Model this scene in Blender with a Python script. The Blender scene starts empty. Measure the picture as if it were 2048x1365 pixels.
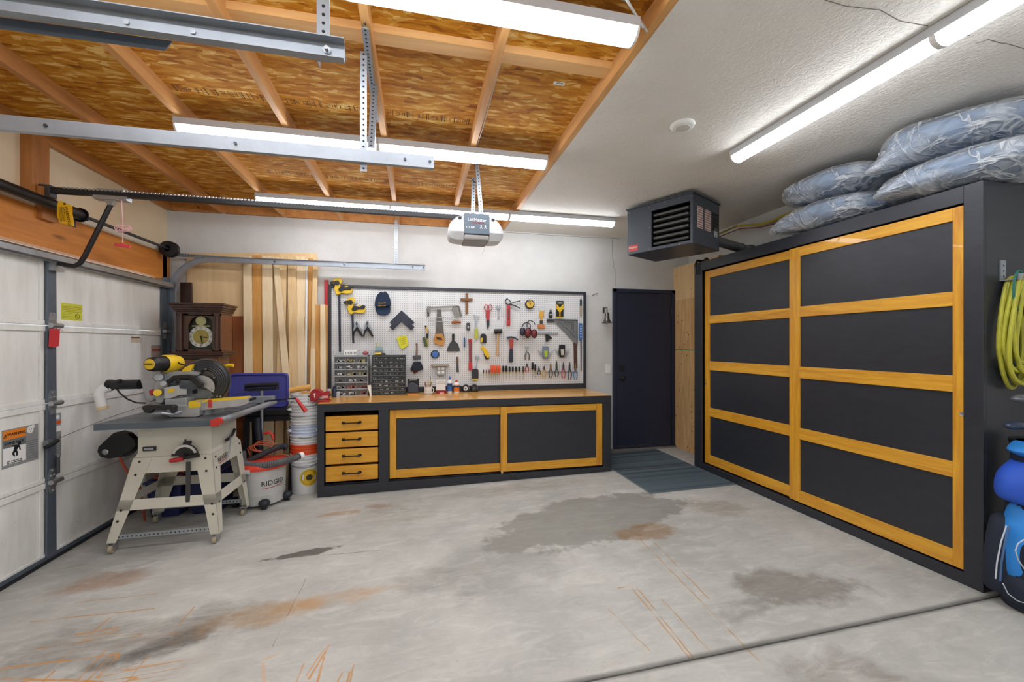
import bpy, bmesh, math, random
from mathutils import Vector, Matrix
random.seed(7)
R = math.radians
PI = math.pi
SC = bpy.context.scene
COL = SC.collection

# ---------------------------------------------------------------- camera, world, exposure
FPX = 840.0                                   # focal length in pixels of a 2048 px wide frame
YAW = math.atan2(189.0, FPX)
EYE = 1.42
cam_d = bpy.data.cameras.new('camera')
cam = bpy.data.objects.new('camera', cam_d)
COL.objects.link(cam)
cam_d.sensor_width = 36.0
cam_d.lens = FPX / 2048 * 36
cam_d.shift_y = 6.5 / 2048
cam_d.clip_start = 0.02
cam.location = (0, 0, EYE)
cam.rotation_euler = (R(90), 0, -YAW)
SC.camera = cam
w = bpy.data.worlds.new('world')
SC.world = w
w.use_nodes = True
w.node_tree.nodes['Background'].inputs[0].default_value = (0.9, 0.95, 1, 1)
w.node_tree.nodes['Background'].inputs[1].default_value = 0.3
SC.view_settings.view_transform = 'Standard'
SC.view_settings.look = 'None'
SC.view_settings.gamma = 1
SC.view_settings.use_curve_mapping = False
SC.view_settings.exposure = 1.6
SC.cycles.max_bounces = 8
LAMP = 7.5                                    # strength of every strip lamp's diffuser

# ---------------------------------------------------------------- measuring: photo pixel -> point on a real plane
cs, cc = math.sin(YAW), math.cos(YAW)
def ray(px, py):
    u = (px - 1024) / FPX
    return Vector((cs + u * cc, cc - u * cs, -(py - 689) / FPX))
def VY(px, py, Y):
    r = ray(px, py); return Vector((0, 0, EYE)) + r * (Y / r.y)
def VX(px, py, X):
    r = ray(px, py); return Vector((0, 0, EYE)) + r * (X / r.x)
def VZ(px, py, Z):
    r = ray(px, py); return Vector((0, 0, EYE)) + r * ((Z - EYE) / r.z)
def fz(x):                                    # the slab falls gently towards the garage door
    return 0.0174 * (x - 2.6)

# ---------------------------------------------------------------- mesh builder (world coordinates)
class MB:
    def __init__(s): s.bm = bmesh.new()
    def poly(s, pts):
        vs = [s.bm.verts.new(p) for p in pts]
        return s.bm.faces.new(vs)
    def box(s, x0, x1, y0, y1, z0, z1):
        return s.prism([(x0, y0, z0), (x1, y0, z0), (x1, y1, z0), (x0, y1, z0)], (0, 0, z1 - z0))
    def prism(s, pts, vec):
        vec = Vector(vec)
        a = [s.bm.verts.new(Vector(p)) for p in pts]
        b = [s.bm.verts.new(Vector(p) + vec) for p in pts]
        n = len(a)
        s.bm.faces.new(a[::-1]); s.bm.faces.new(b)
        for i in range(n):
            s.bm.faces.new((a[i], a[(i + 1) % n], b[(i + 1) % n], b[i]))
        return s
    def frame(s, p, q):
        d = (Vector(q) - Vector(p)).normalized()
        a = Vector((0, 0, 1)) if abs(d.z) < 0.9 else Vector((0, 1, 0))
        u = d.cross(a).normalized(); v = d.cross(u).normalized()
        return d, u, v
    def cyl(s, p, q, r, n=14, r2=None, caps=True):
        p, q = Vector(p), Vector(q)
        r2 = r if r2 is None else r2
        d, u, v = s.frame(p, q)
        A = [s.bm.verts.new(p + (u * math.cos(t) + v * math.sin(t)) * r) for t in [2 * PI * i / n for i in range(n)]]
        B = [s.bm.verts.new(q + (u * math.cos(t) + v * math.sin(t)) * r2) for t in [2 * PI * i / n for i in range(n)]]
        for i in range(n): s.bm.faces.new((A[i], A[(i + 1) % n], B[(i + 1) % n], B[i]))
        if caps: s.bm.faces.new(A[::-1]); s.bm.faces.new(B)
        return s
    def bar(s, p, q, wid, th, up=None):       # rectangular bar from p to q, width across, thickness along `up`
        p, q = Vector(p), Vector(q)
        d = (q - p).normalized()
        up = Vector(up) if up is not None else Vector((0, 1, 0))
        u = d.cross(up).normalized() * (wid / 2); up = up.normalized() * (th / 2)
        return s.prism([p - u - up, p + u - up, p + u + up, p - u + up], q - p)
    def tube(s, pts, r, n=8, closed=False):
        pts = [Vector(p) for p in pts]
        rings = []
        N = len(pts)
        prev = None
        for i, p in enumerate(pts):
            a = pts[(i - 1) % N] if (closed or i > 0) else p
            b = pts[(i + 1) % N] if (closed or i < N - 1) else p
            d = (b - a).normalized()
            if prev is None:
                t = Vector((0, 0, 1)) if abs(d.z) < 0.9 else Vector((1, 0, 0))
                u = d.cross(t).normalized()
            else:
                u = (prev - d * prev.dot(d)).normalized()
            prev = u
            v = d.cross(u)
            rr = r(i / max(1, N - 1)) if callable(r) else r
            rings.append([s.bm.verts.new(p + (u * math.cos(2 * PI * k / n) + v * math.sin(2 * PI * k / n)) * rr) for k in range(n)])
        M = N if closed else N - 1
        for i in range(M):
            A, B = rings[i], rings[(i + 1) % N]
            for k in range(n): s.bm.faces.new((A[k], A[(k + 1) % n], B[(k + 1) % n], B[k]))
        if not closed:
            s.bm.faces.new(rings[0][::-1]); s.bm.faces.new(rings[-1])
        return s
    def lathe(s, prof, o, axis=(0, 0, 1), n=24):
        o = Vector(o); ax = Vector(axis).normalized()
        t = Vector((1, 0, 0)) if abs(ax.x) < 0.9 else Vector((0, 1, 0))
        u = ax.cross(t).normalized(); v = ax.cross(u)
        rings = []
        for r, h in prof:
            if r < 1e-6: rings.append([s.bm.verts.new(o + ax * h)])
            else: rings.append([s.bm.verts.new(o + ax * h + (u * math.cos(2 * PI * k / n) + v * math.sin(2 * PI * k / n)) * r) for k in range(n)])
        for A, B in zip(rings, rings[1:]):
            if len(A) == 1 and len(B) == 1: continue
            for k in range(n):
                k2 = (k + 1) % n
                if len(A) == 1: s.bm.faces.new((A[0], B[k2], B[k]))
                elif len(B) == 1: s.bm.faces.new((A[k], A[k2], B[0]))
                else: s.bm.faces.new((A[k], A[k2], B[k2], B[k]))
        return s
    def ball(s, c, rx, ry=None, rz=None, n=16, m=10):
        ry = ry or rx; rz = rz or rx
        c = Vector(c); rings = []
        for j in range(m + 1):
            t = PI * j / m
            if j in (0, m): rings.append([s.bm.verts.new(c + Vector((0, 0, rz * math.cos(t))))])
            else: rings.append([s.bm.verts.new(c + Vector((rx * math.sin(t) * math.cos(2 * PI * k / n), ry * math.sin(t) * math.sin(2 * PI * k / n), rz * math.cos(t)))) for k in range(n)])
        for A, B in zip(rings, rings[1:]):
            for k in range(n):
                k2 = (k + 1) % n
                if len(A) == 1: s.bm.faces.new((A[0], B[k], B[k2]))
                elif len(B) == 1: s.bm.faces.new((A[k2], A[k], B[0]))
                else: s.bm.faces.new((A[k2], A[k], B[k], B[k2]))
        return s
    def rot(s, M, about=(0, 0, 0)):
        T = Matrix.Translation(Vector(about))
        bmesh.ops.transform(s.bm, matrix=T @ M.to_4x4() @ T.inverted(), verts=s.bm.verts)
        return s
    def bbox(s):
        c = [v.co for v in s.bm.verts]
        return [min(p[i] for p in c) for i in range(3)], [max(p[i] for p in c) for i in range(3)]

def link_mesh(name, mb, mat, parent=None, loc=(0, 0, 0), smooth=False, bevel=0, rot=None, solid=0):
    me = bpy.data.meshes.new(name)
    bm = mb.bm
    bmesh.ops.recalc_face_normals(bm, faces=bm.faces)
    Mx = Matrix.Translation(Vector(loc))
    if rot is not None: Mx = Mx @ rot.to_4x4()
    bm.transform(Mx.inverted())
    bm.to_mesh(me); bm.free()
    mats = mat if isinstance(mat, (list, tuple)) else [mat]
    for m in mats: me.materials.append(m)
    if smooth:
        me.polygons.foreach_set('use_smooth', [True] * len(me.polygons))
        try: me.set_sharp_from_angle(angle=R(38))
        except Exception: pass
    o = bpy.data.objects.new(name, me)
    COL.objects.link(o)
    if parent: o.parent = parent
    if bevel:
        b = o.modifiers.new('bevel', 'BEVEL'); b.width = bevel; b.segments = 2; b.limit_method = 'ANGLE'; b.angle_limit = R(50)
    if solid:
        b = o.modifiers.new('solidify', 'SOLIDIFY'); b.thickness = solid
    return o

def P(name, mb, mat, sub=(), smooth=False, bevel=0, label=None, kind=None):
    return dict(name=name, mb=mb, mat=mat, sub=sub, smooth=smooth, bevel=bevel, label=label, kind=kind)

NOSPLIT = {'small_print', 'lettering', 'chain', 'barcode', 'ink', 'figure_symbol', 'punched_hole', 'groove', 'roman_numerals', 'hands', 'logo', 'warning_triangle', 'vent_slot', 'guard_rib', 'label_print', 'perforated_panel', 'prohibition_symbol', 'coil', 'wire', 'cord', 'bristles'}
def pieces(mb, tol=0.0015):
    """the separate pieces of a mesh, as one builder each"""
    bm = mb.bm; bm.verts.index_update(); seen = {}; comps = []
    for v in bm.verts:
        if v.index in seen: continue
        st = [v]; seen[v.index] = 1; cur = []
        while st:
            a = st.pop(); cur.append(a)
            for e in a.link_edges:
                b = e.other_vert(a)
                if b.index not in seen: seen[b.index] = 1; st.append(b)
        lo = [min(q.co[i] for q in cur) - tol for i in range(3)]; hi = [max(q.co[i] for q in cur) + tol for i in range(3)]
        comps.append([lo, hi, {q.index for q in cur}])
    ch = True
    while ch:
        ch = False
        for i in range(len(comps)):
            for j in range(len(comps) - 1, i, -1):
                A, B = comps[i], comps[j]
                if all(A[0][k] <= B[1][k] and B[0][k] <= A[1][k] for k in range(3)):
                    A[0] = [min(x, y) for x, y in zip(A[0], B[0])]; A[1] = [max(x, y) for x, y in zip(A[1], B[1])]; A[2] |= B[2]
                    del comps[j]; ch = True
    if len(comps) < 2 or len(comps) > 60: return [mb]
    out = []
    for lo, hi, ids in comps:
        m = MB(); mp = {}
        for v in bm.verts:
            if v.index in ids: mp[v.index] = m.bm.verts.new(v.co)
        for f in bm.faces:
            if f.verts[0].index in ids: m.bm.faces.new([mp[v.index] for v in f.verts])
        out.append(m)
    bm.free()
    return out
def explode(parts):
    out = []
    for p in parts:
        p = dict(p); p['sub'] = explode(p['sub'])
        if p['name'] in NOSPLIT or p['kind'] == 'stuff': out.append(p); continue
        ms_ = pieces(p['mb'])
        for i, m in enumerate(ms_):
            q = dict(p); q['mb'] = m; q['sub'] = p['sub'] if i == 0 else []
            out.append(q)
    return out
def thing(name, label, cat, parts, group=None, rot=None):
    parts = explode(parts)
    """a thing from its parts, given in world coordinates; one part = a single mesh object"""
    lo = [1e9] * 3; hi = [-1e9] * 3
    for p in parts:
        a, b = p['mb'].bbox()
        lo = [min(x, y) for x, y in zip(lo, a)]; hi = [max(x, y) for x, y in zip(hi, b)]
    base = Vector(((lo[0] + hi[0]) / 2, (lo[1] + hi[1]) / 2, lo[2]))
    if len(parts) == 1 and not parts[0]['sub']:
        p = parts[0]
        root = link_mesh(name, p['mb'], p['mat'], None, base, p['smooth'], p['bevel'], rot)
        root.matrix_world = Matrix.Translation(base) @ (rot.to_4x4() if rot else Matrix())
    else:
        root = bpy.data.objects.new(name, None); COL.objects.link(root)
        root.empty_display_size = 0.05
        root.matrix_world = Matrix.Translation(base) @ (rot.to_4x4() if rot else Matrix())
        for p in parts:
            o = link_mesh(p['name'], p['mb'], p['mat'], root, base, p['smooth'], p['bevel'], rot)
            if p['label']: o['label'] = p['label']
            if p['kind']: o['kind'] = p['kind']
            for q in p['sub']:
                so = link_mesh(q['name'], q['mb'], q['mat'], o, base, q['smooth'], q['bevel'], rot)
                if q['label']: so['label'] = q['label']
                if q['kind']: so['kind'] = q['kind']
    root['label'] = label; root['category'] = cat
    if group: root['group'] = group
    return root

def struct(name, mb, mat, smooth=False, bevel=0):
    o = link_mesh(name, mb, mat, None, (0, 0, 0), smooth, bevel)
    o['kind'] = 'structure'
    return o

def dup(root, delta=(0, 0, 0), label=None, rotz=0, scale=None):
    r = root.copy(); COL.objects.link(r)
    r.matrix_world = Matrix.Translation(Vector(delta)) @ root.matrix_world @ Matrix.Rotation(rotz, 4, 'Z')
    if scale: r.scale = scale
    if label: r['label'] = label
    for ch in list(root.children):
        c = ch.copy(); COL.objects.link(c); c.parent = r
        for g in list(ch.children):
            d = g.copy(); COL.objects.link(d); d.parent = c
    return r

def text_mb(s, size, loc, rz=0, rx=90, align='CENTER', ext=0.0006, squeeze=1.0, tilt=0):
    cu = bpy.data.curves.new('t', 'FONT'); cu.body = s; cu.size = size; cu.extrude = ext
    cu.align_x = align; cu.align_y = 'CENTER'; cu.resolution_u = 2
    ob = bpy.data.objects.new('t', cu); COL.objects.link(ob)
    dg = bpy.context.evaluated_depsgraph_get()
    me = bpy.data.meshes.new_from_object(ob.evaluated_get(dg))
    mb = MB(); mb.bm.from_mesh(me)
    M = Matrix.Translation(Vector(loc)) @ Matrix.Rotation(R(rz), 4, 'Z') @ Matrix.Rotation(R(rx), 4, 'X') @ Matrix.Rotation(R(tilt), 4, 'Z') @ Matrix.Diagonal((squeeze, 1, 1, 1))
    mb.bm.transform(M)
    bpy.data.objects.remove(ob); bpy.data.curves.remove(cu); bpy.data.meshes.remove(me)
    return mb

# ---------------------------------------------------------------- materials
def lin(c):
    c = c / 255.0
    return c / 12.92 if c <= 0.04045 else ((c + 0.055) / 1.055) ** 2.4
def C(h):
    h = h.lstrip('#')
    return tuple(lin(int(h[i:i + 2], 16)) for i in (0, 2, 4)) + (1,)
class N:
    """tiny node helper"""
    def __init__(s, name, rough=0.5, metal=0.0, spec=0.5):
        s.m = bpy.data.materials.new(name); s.m.use_nodes = True
        s.t = s.m.node_tree; s.b = s.t.nodes['Principled BSDF']
        s.b.inputs['Roughness'].default_value = rough; s.b.inputs['Metallic'].default_value = metal
        s.b.inputs['Specular IOR Level'].default_value = spec
        s.co = s.t.nodes.new('ShaderNodeTexCoord').outputs['Object']
    def set(s, sock, v):
        if isinstance(v, bpy.types.NodeSocket): s.t.links.new(v, sock)
        else: sock.default_value = v
    def map(s, scale=(1, 1, 1), rot=(0, 0, 0), loc=(0, 0, 0), src=None):
        n = s.t.nodes.new('ShaderNodeMapping'); s.t.links.new(src or s.co, n.inputs[0])
        n.inputs['Scale'].default_value = scale; n.inputs['Rotation'].default_value = rot; n.inputs['Location'].default_value = loc
        return n.outputs[0]
    def noise(s, vec, scale=5, detail=4, rough=0.5, dist=0, color=False):
        n = s.t.nodes.new('ShaderNodeTexNoise'); s.t.links.new(vec, n.inputs['Vector'])
        n.inputs['Scale'].default_value = scale; n.inputs['Detail'].default_value = detail
        n.inputs['Roughness'].default_value = rough; n.inputs['Distortion'].default_value = dist
        return n.outputs['Color' if color else 'Fac']
    def voro(s, vec, scale=5, out='Distance', feature='F1', rnd=1):
        n = s.t.nodes.new('ShaderNodeTexVoronoi'); n.feature = feature; s.t.links.new(vec, n.inputs['Vector'])
        n.inputs['Scale'].default_value = scale; n.inputs['Randomness'].default_value = rnd
        return n.outputs[out]
    def ramp(s, fac, stops, interp='LINEAR'):
        n = s.t.nodes.new('ShaderNodeValToRGB'); s.t.links.new(fac, n.inputs[0]); n.color_ramp.interpolation = interp
        e = n.color_ramp.elements
        while len(e) < len(stops): e.new(0.5)
        for i, (p, c) in enumerate(stops):
            e[i].position = p; e[i].color = C(c) if isinstance(c, str) else (c, c, c, 1)
        return n.outputs[0]
    def math(s, op, a, b=0.0, c=None, clamp=False):
        n = s.t.nodes.new('ShaderNodeMath'); n.operation = op; n.use_clamp = clamp
        s.set(n.inputs[0], a); s.set(n.inputs[1], b)
        if c is not None: s.set(n.inputs[2], c)
        return n.outputs[0]
    def mix(s, fac, a, b, mode='MIX'):
        n = s.t.nodes.new('ShaderNodeMix'); n.data_type = 'RGBA'; n.blend_type = mode
        s.set(n.inputs['Factor'], fac)
        s.set(n.inputs[6], C(a) if isinstance(a, str) else a); s.set(n.inputs[7], C(b) if isinstance(b, str) else b)
        return n.outputs[2]
    def xyz(s, src=None):
        n = s.t.nodes.new('ShaderNodeSeparateXYZ'); s.t.links.new(src or s.co, n.inputs[0]); return n.outputs
    def color(s, v): s.set(s.b.inputs['Base Color'], C(v) if isinstance(v, str) else v)
    def rough(s, v): s.set(s.b.inputs['Roughness'], v)
    def bump(s, h, strength=0.3, dist=0.01):
        n = s.t.nodes.new('ShaderNodeBump'); n.inputs['Strength'].default_value = strength; n.inputs['Distance'].default_value = dist
        s.t.links.new(h, n.inputs['Height']); s.t.links.new(n.outputs[0], s.b.inputs['Normal'])
CACHE = {}
def flat(hexc, rough=0.5, metal=0.0, var=0.12, spec=0.5):
    k = ('flat', hexc, rough, metal, var)
    if k in CACHE: return CACHE[k]
    n = N('paint_' + hexc, rough, metal, spec)
    f = n.noise(n.co, 14, 3, 0.6)
    c = C(hexc)
    d = tuple(x * (1 - var * 1.6) for x in c[:3]) + (1,); l = tuple(min(1, x * (1 + var)) for x in c[:3]) + (1,)
    n.color(n.mix(f, d, l))
    CACHE[k] = n.m
    return n.m
def metal(hexc='b9bcc0', rough=0.35, var=0.15):
    return flat(hexc, rough, 0.85, var)
def wood(light, dark, axis='Z', rough=0.5, scale=1.0, knots=True, coat=0.0, contrast=1.0):
    k = ('wood', light, dark, axis, rough, scale, knots)
    if k in CACHE: return CACHE[k]
    n = N('wood_' + light + axis, rough)
    sc = {'X': (1.2, 14, 14), 'Y': (14, 1.2, 14), 'Z': (14, 14, 1.2)}[axis]
    v = n.map(tuple(q * scale for q in sc))
    g1 = n.noise(v, 1.2, 5, 0.6, 1.2)
    v2 = n.map(tuple(q * scale * 5 for q in sc))
    g2 = n.noise(v2, 1.5, 3, 0.6)
    f = n.math('ADD', n.math('MULTIPLY', g1, 0.75), n.math('MULTIPLY', g2, 0.25))
    col = n.ramp(f, [(0.5 - 0.2 / contrast, dark), (0.5 + 0.12 / contrast, light)])
    if knots:
        ks = {'X': (1.6, 7, 7), 'Y': (7, 1.6, 7), 'Z': (7, 7, 1.6)}[axis]
        kv = n.voro(n.map(ks), 0.9, 'Distance')
        km = n.ramp(kv, [(0.05, 1.0), (0.13, 0.0)])
        col = n.mix(n.math('MULTIPLY', km, 0.75), col, '5a2f12')
    n.color(col)
    n.bump(g2, 0.08, 0.002)
    if coat: n.b.inputs['Coat Weight'].default_value = coat
    CACHE[k] = n.m
    return n.m
def emit(hexc, strength):
    n = N('lamp', 0.5)
    n.color(hexc); n.set(n.b.inputs['Emission Color'], C(hexc)); n.b.inputs['Emission Strength'].default_value = strength
    return n.m

M_AMBER_H = wood('e3a82e', 'c07c18', 'X', 0.42, 1.0, False, 0.25)
M_AMBER_V = wood('e3a82e', 'c07c18', 'Z', 0.42, 1.0, False, 0.25)
M_AMBER_Y = wood('e6ac34', 'c5831d', 'Y', 0.42, 1.0, False, 0.25)
def charcoal():
    n = N('charcoal_paint', 0.36)
    f = n.noise(n.map((3, 3, 9)), 3, 4, 0.6)
    n.color(n.mix(f, '22242a', '32363f'))
    n.bump(n.noise(n.map((4, 4, 60)), 6, 3), 0.05, 0.002)
    return n.m
M_CHAR = charcoal()
M_BLACK = flat('17181b', 0.45)
M_STEEL = metal('aeb2b6', 0.38)
M_GALV = flat('a4abb3', 0.42, 0.6, 0.12)
M_DKSTEEL = metal('585d63', 0.4)
M_BLUESTEEL = flat('66717e', 0.45, 0.5)
M_WHITE = flat('e9e9e6', 0.5, 0, 0.03)
M_YEL = flat('e3bd1c', 0.4, 0, 0.06)
M_RED = flat('b3242a', 0.4)
M_ORANGE = flat('e5581d', 0.45)
M_CREAM = flat('c9c6b8', 0.5, 0.0, 0.05)
M_PINE = wood('ecd0a0', 'd8b07a', 'Z', 0.6)
M_PALE = wood('f3e0bc', 'e3c698', 'Z', 0.6)
M_HONEY = wood('dca45a', 'c0843c', 'Z', 0.6)

# ---------------------------------------------------------------- the setting
def m_concrete():
    n = N('concrete', 0.62)
    x, y, z = n.xyz()
    big = n.noise(n.co, 1.3, 6, 0.62)
    fine = n.noise(n.co, 24, 5, 0.7)
    col = n.ramp(big, [(0.3, 'a8a8a2'), (0.5, 'bab9b3'), (0.7, 'cccbc4')])
    col = n.mix(n.math('MULTIPLY', fine, 0.35), col, '8c8c86', 'MIX')
    tr1 = n.noise(n.map((2.6, 7, 1), rot=(0, 0, -0.12)), 1.6, 7, 0.72, 0.8)
    tr2 = n.noise(n.map((5, 40, 1), rot=(0, 0, -0.25)), 1.3, 4, 0.7)
    col = n.mix(n.ramp(tr1, [(0.5, 0.0), (0.75, 0.5)]), col, 'dcdbd4')
    col = n.mix(n.ramp(tr1, [(0.28, 0.35), (0.45, 0.0)]), col, '8d8c85')
    col = n.mix(n.ramp(tr2, [(0.62, 0.0), (0.8, 0.3)]), col, '75756f')
    warp = n.noise(n.co, 3.2, 5, 0.65)
    warp2 = n.noise(n.map((1, 1, 1), loc=(7, 3, 0)), 3.2, 5, 0.65)
    def ell(cx, cy, rx, ry, a=0.0, amt=1.0, c='7e7b72', wob=0.9, soft=0.35, tex=0.35):
        nonlocal col
        dx = n.math('SUBTRACT', x, cx); dy = n.math('SUBTRACT', y, cy)
        ca, sa = math.cos(a), math.sin(a)
        u = n.math('DIVIDE', n.math('ADD', n.math('MULTIPLY', dx, ca), n.math('MULTIPLY', dy, sa)), rx)
        v = n.math('DIVIDE', n.math('SUBTRACT', n.math('MULTIPLY', dy, ca), n.math('MULTIPLY', dx, sa)), ry)
        d = n.math('SQRT', n.math('ADD', n.math('MULTIPLY', u, u), n.math('MULTIPLY', v, v)))
        d = n.math('ADD', d, n.math('MULTIPLY', n.math('SUBTRACT', warp, 0.5), wob * 2))
        mk = n.math('MULTIPLY', n.ramp(d, [(1 - soft, 1.0), (1.0, 0.0)]), n.ramp(tr1, [(0.35, 1.0), (0.68, tex)]))
        col = n.mix(n.math('MULTIPLY', mk, amt), col, c)
    # the big dull patch, brown stains, tyre marks and grime, where the slab has them
    ell(1.42, 3.25, 0.95, 0.42, 0.25, 0.78, '838179', 0.7, 0.12, 0.85)
    ell(1.72, 2.92, 0.28, 0.16, 0.1, 0.75, '8a6a44', 0.9, 0.3, 0.7)
    ell(2.55, 3.15, 0.28, 0.22, -0.5, 0.6, '84765f', 1.1, 0.4)
    ell(2.16, 2.05, 0.42, 0.2, -0.25, 0.75, '756d65', 0.9, 0.3, 0.7)
    ell(1.75, 1.95, 0.25, 0.1, 0.2, 0.5, '6f6a63', 1.2, 0.4)
    ell(1.82, 1.45, 0.3, 0.22, -0.6, 0.6, '7a7168', 1.1, 0.4)
    ell(0.5, 2.75, 0.6, 0.35, 0.2, 0.5, '8d8b84', 1.2, 0.5)
    ell(0.2, 2.6, 0.25, 0.2, 0, 0.4, '84827b', 1.2, 0.5)
    ell(-0.25, 3.75, 0.5, 0.28, 0.1, 0.4, '8d887c', 1.5, 0.5)
    ell(-0.78, 3.22, 0.24, 0.05, 0.16, 0.92, '57534d', 1.2, 0.15, 0.9)
    ell(-0.35, 4.0, 0.14, 0.07, 0, 0.7, '8a6c50', 1.0, 0.4)
    ell(-0.62, 3.9, 0.2, 0.06, 0, 0.6, 'a3773f', 1.4, 0.4)
    ell(-1.38, 2.52, 0.75, 0.22, 0.05, 0.65, '76726b', 1.1, 0.5)
    ell(-1.2, 2.42, 0.3, 0.1, 0.5, 0.8, '4f4b47', 1.2, 0.5)
    ell(-0.75, 2.55, 0.5, 0.12, 0.1, 0.6, 'b08a58', 1.5, 0.6)
    ell(-0.45, 2.6, 0.3, 0.08, 0.1, 0.45, 'bd8a48', 1.5, 0.6)
    ell(-1.9, 3.15, 0.28, 0.14, 0.1, 0.5, 'b07a4a', 1.7, 0.6)
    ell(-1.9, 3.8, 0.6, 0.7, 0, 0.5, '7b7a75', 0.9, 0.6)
    ell(0.9, 4.1, 0.8, 0.16, 0.05, 0.45, '91897b', 1.4, 0.5)
    def streak(cx, cy, rx, ry, a, freq, thr, amt, c, seed=0):
        nonlocal col
        dx = n.math('SUBTRACT', x, cx); dy = n.math('SUBTRACT', y, cy)
        ca, sa = math.cos(a), math.sin(a)
        U = n.math('ADD', n.math('MULTIPLY', dx, ca), n.math('MULTIPLY', dy, sa))
        V = n.math('SUBTRACT', n.math('MULTIPLY', dy, ca), n.math('MULTIPLY', dx, sa))
        u = n.math('DIVIDE', U, rx); v = n.math('DIVIDE', V, ry)
        d = n.math('SQRT', n.math('ADD', n.math('MULTIPLY', u, u), n.math('MULTIPLY', v, v)))
        mk = n.ramp(n.math('ADD', d, n.math('MULTIPLY', n.math('SUBTRACT', warp2, 0.5), 1.0)), [(0.75, 1.0), (1.0, 0.0)])
        st = n.noise(n.map((0.9, freq, 1), rot=(0, 0, -a), loc=(seed, seed, 0)), 1.0, 2, 0.5)
        ln = n.ramp(n.math('ABSOLUTE', n.math('SUBTRACT', st, 0.5)), [(thr * 0.4, 1.0), (thr, 0.0)])
        col = n.mix(n.math('MULTIPLY', n.math('MULTIPLY', mk, ln), amt), col, c)
    streak(-1.22, 2.1, 0.34, 0.16, 1.05, 16, 0.016, 0.8, 'c08434', 1)
    streak(-1.35, 2.18, 0.45, 0.12, 0.1, 18, 0.012, 0.8, 'c48836', 4)
    streak(-1.3, 2.55, 0.6, 0.12, 0.05, 14, 0.012, 0.6, 'b07c3c', 8)
    def seg(p, q, wd, amt, c):
        nonlocal col
        (x0, y0), (x1, y1) = p, q
        L = math.hypot(x1 - x0, y1 - y0); ca, sa = (x1 - x0) / L, (y1 - y0) / L
        dx = n.math('SUBTRACT', x, x0); dy = n.math('SUBTRACT', y, y0)
        U = n.math('ADD', n.math('MULTIPLY', dx, ca), n.math('MULTIPLY', dy, sa))
        V = n.math('SUBTRACT', n.math('MULTIPLY', dy, ca), n.math('MULTIPLY', dx, sa))
        V = n.math('ADD', V, n.math('MULTIPLY', n.math('SUBTRACT', warp, 0.5), 0.03))
        inl = n.math('MULTIPLY', n.math('GREATER_THAN', U, 0.0), n.math('LESS_THAN', U, L))
        on = n.math('LESS_THAN', n.math('ABSOLUTE', V), wd)
        br = n.ramp(n.noise(n.co, 9, 3), [(0.35, 0.15), (0.55, 1.0)])
        col = n.mix(n.math('MULTIPLY', n.math('MULTIPLY', inl, on), n.math('MULTIPLY', br, amt)), col, c)
    def sp(a, b, wd=0.004, amt=0.75, c='b58444'):
        A, B = VZ(a[0], a[1], -0.02), VZ(b[0], b[1], -0.02); seg((A.x, A.y), (B.x, B.y), wd, amt, c)
    sp((1280, 1080), (1530, 1335)); sp((1310, 1088), (1418, 1200)); sp((1272, 1173), (1390, 1318))
    sp((1263, 1175), (1380, 1316)); sp((1322, 1198), (1420, 1302)); sp((1215, 1215), (1300, 1300), amt=0.5)
    sp((1235, 1175), (1268, 1170), 0.006); sp((150, 1186), (320, 1170), amt=0.6); sp((235, 1365), (300, 1290), 0.005)
    sp((60, 1222), (310, 1200), 0.006, 0.7); sp((340, 1250), (388, 1198), 0.005)
    sp((525, 1305), (560, 1292), 0.007, 0.5, 'cf9a5a'); sp((527, 1310), (530, 1365), 0.008, 0.5, 'cf9a5a')
    sp((700, 1330), (690, 1365), 0.006); sp((708, 1315), (697, 1365), 0.004)
    for a_, b_, w_ in (((132, 1365), (212, 1280), .006), ((150, 1365), (236, 1278), .005), ((0, 1314), (240, 1288), .006), ((0, 1334), (205, 1342), .006), ((195, 1335), (238, 1290), .010), ((178, 1345), (200, 1345), .008),
                       ((120, 1300), (222, 1215), .004), ((0, 1352), (70, 1335), .007), ((60, 1365), (110, 1318), .004), ((618, 1345), (660, 1277), .006), ((612, 1338), (650, 1284), .004), ((586, 1365), (608, 1312), .004),
                       ((632, 1365), (650, 1300), .005), ((668, 1365), (685, 1332), .003), ((150, 1250), (240, 1236), .006), ((165, 1262), (235, 1240), .004)):
        sp(a_, b_, w_, 0.85, 'c4873a')
    sp((545, 1280), (612, 1145), 0.002, 0.6, '7b5a3a'); sp((645, 1101), (760, 1093), 0.004, 0.8, '6b6964')
    jd = n.math('ABSOLUTE', n.math('SUBTRACT', y, n.math('ADD', 1.698, n.math('MULTIPLY', n.math('SUBTRACT', warp, 0.5), 0.012))))
    col = n.mix(n.ramp(jd, [(0.004, 0.85), (0.03, 0.0)]), col, '4c4a45')
    # speckle
    spk = n.ramp(n.voro(n.co, 22, 'Distance'), [(0.03, 1.0), (0.07, 0.0)])
    col = n.mix(n.math('MULTIPLY', spk, n.math('GREATER_THAN', big, 0.55)), col, '77746c')
    n.color(col)
    n.rough(n.ramp(warp, [(0.3, 0.5), (0.7, 0.72)]))
    n.bump(n.noise(n.co, 60, 4, 0.7), 0.12, 0.004)
    return n.m
XL, XR, YB, YF = -2.60, 3.69, 5.17, -3.6
CEIL = 2.844
m = MB()                                      # floor slab with the tooled control joint across it
prof = [(YF, 0), (1.688, 0), (1.692, -0.006), (1.698, -0.025), (1.704, -0.006), (1.712, 0), (YB + 0.1, 0)]
xs = [XL - 0.3, XR + 0.1]
rows = [[m.bm.verts.new((x, y, fz(x) + d)) for y, d in prof] for x in xs]
for i in range(len(prof) - 1): m.bm.faces.new((rows[0][i], rows[1][i], rows[1][i + 1], rows[0][i + 1]))
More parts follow.
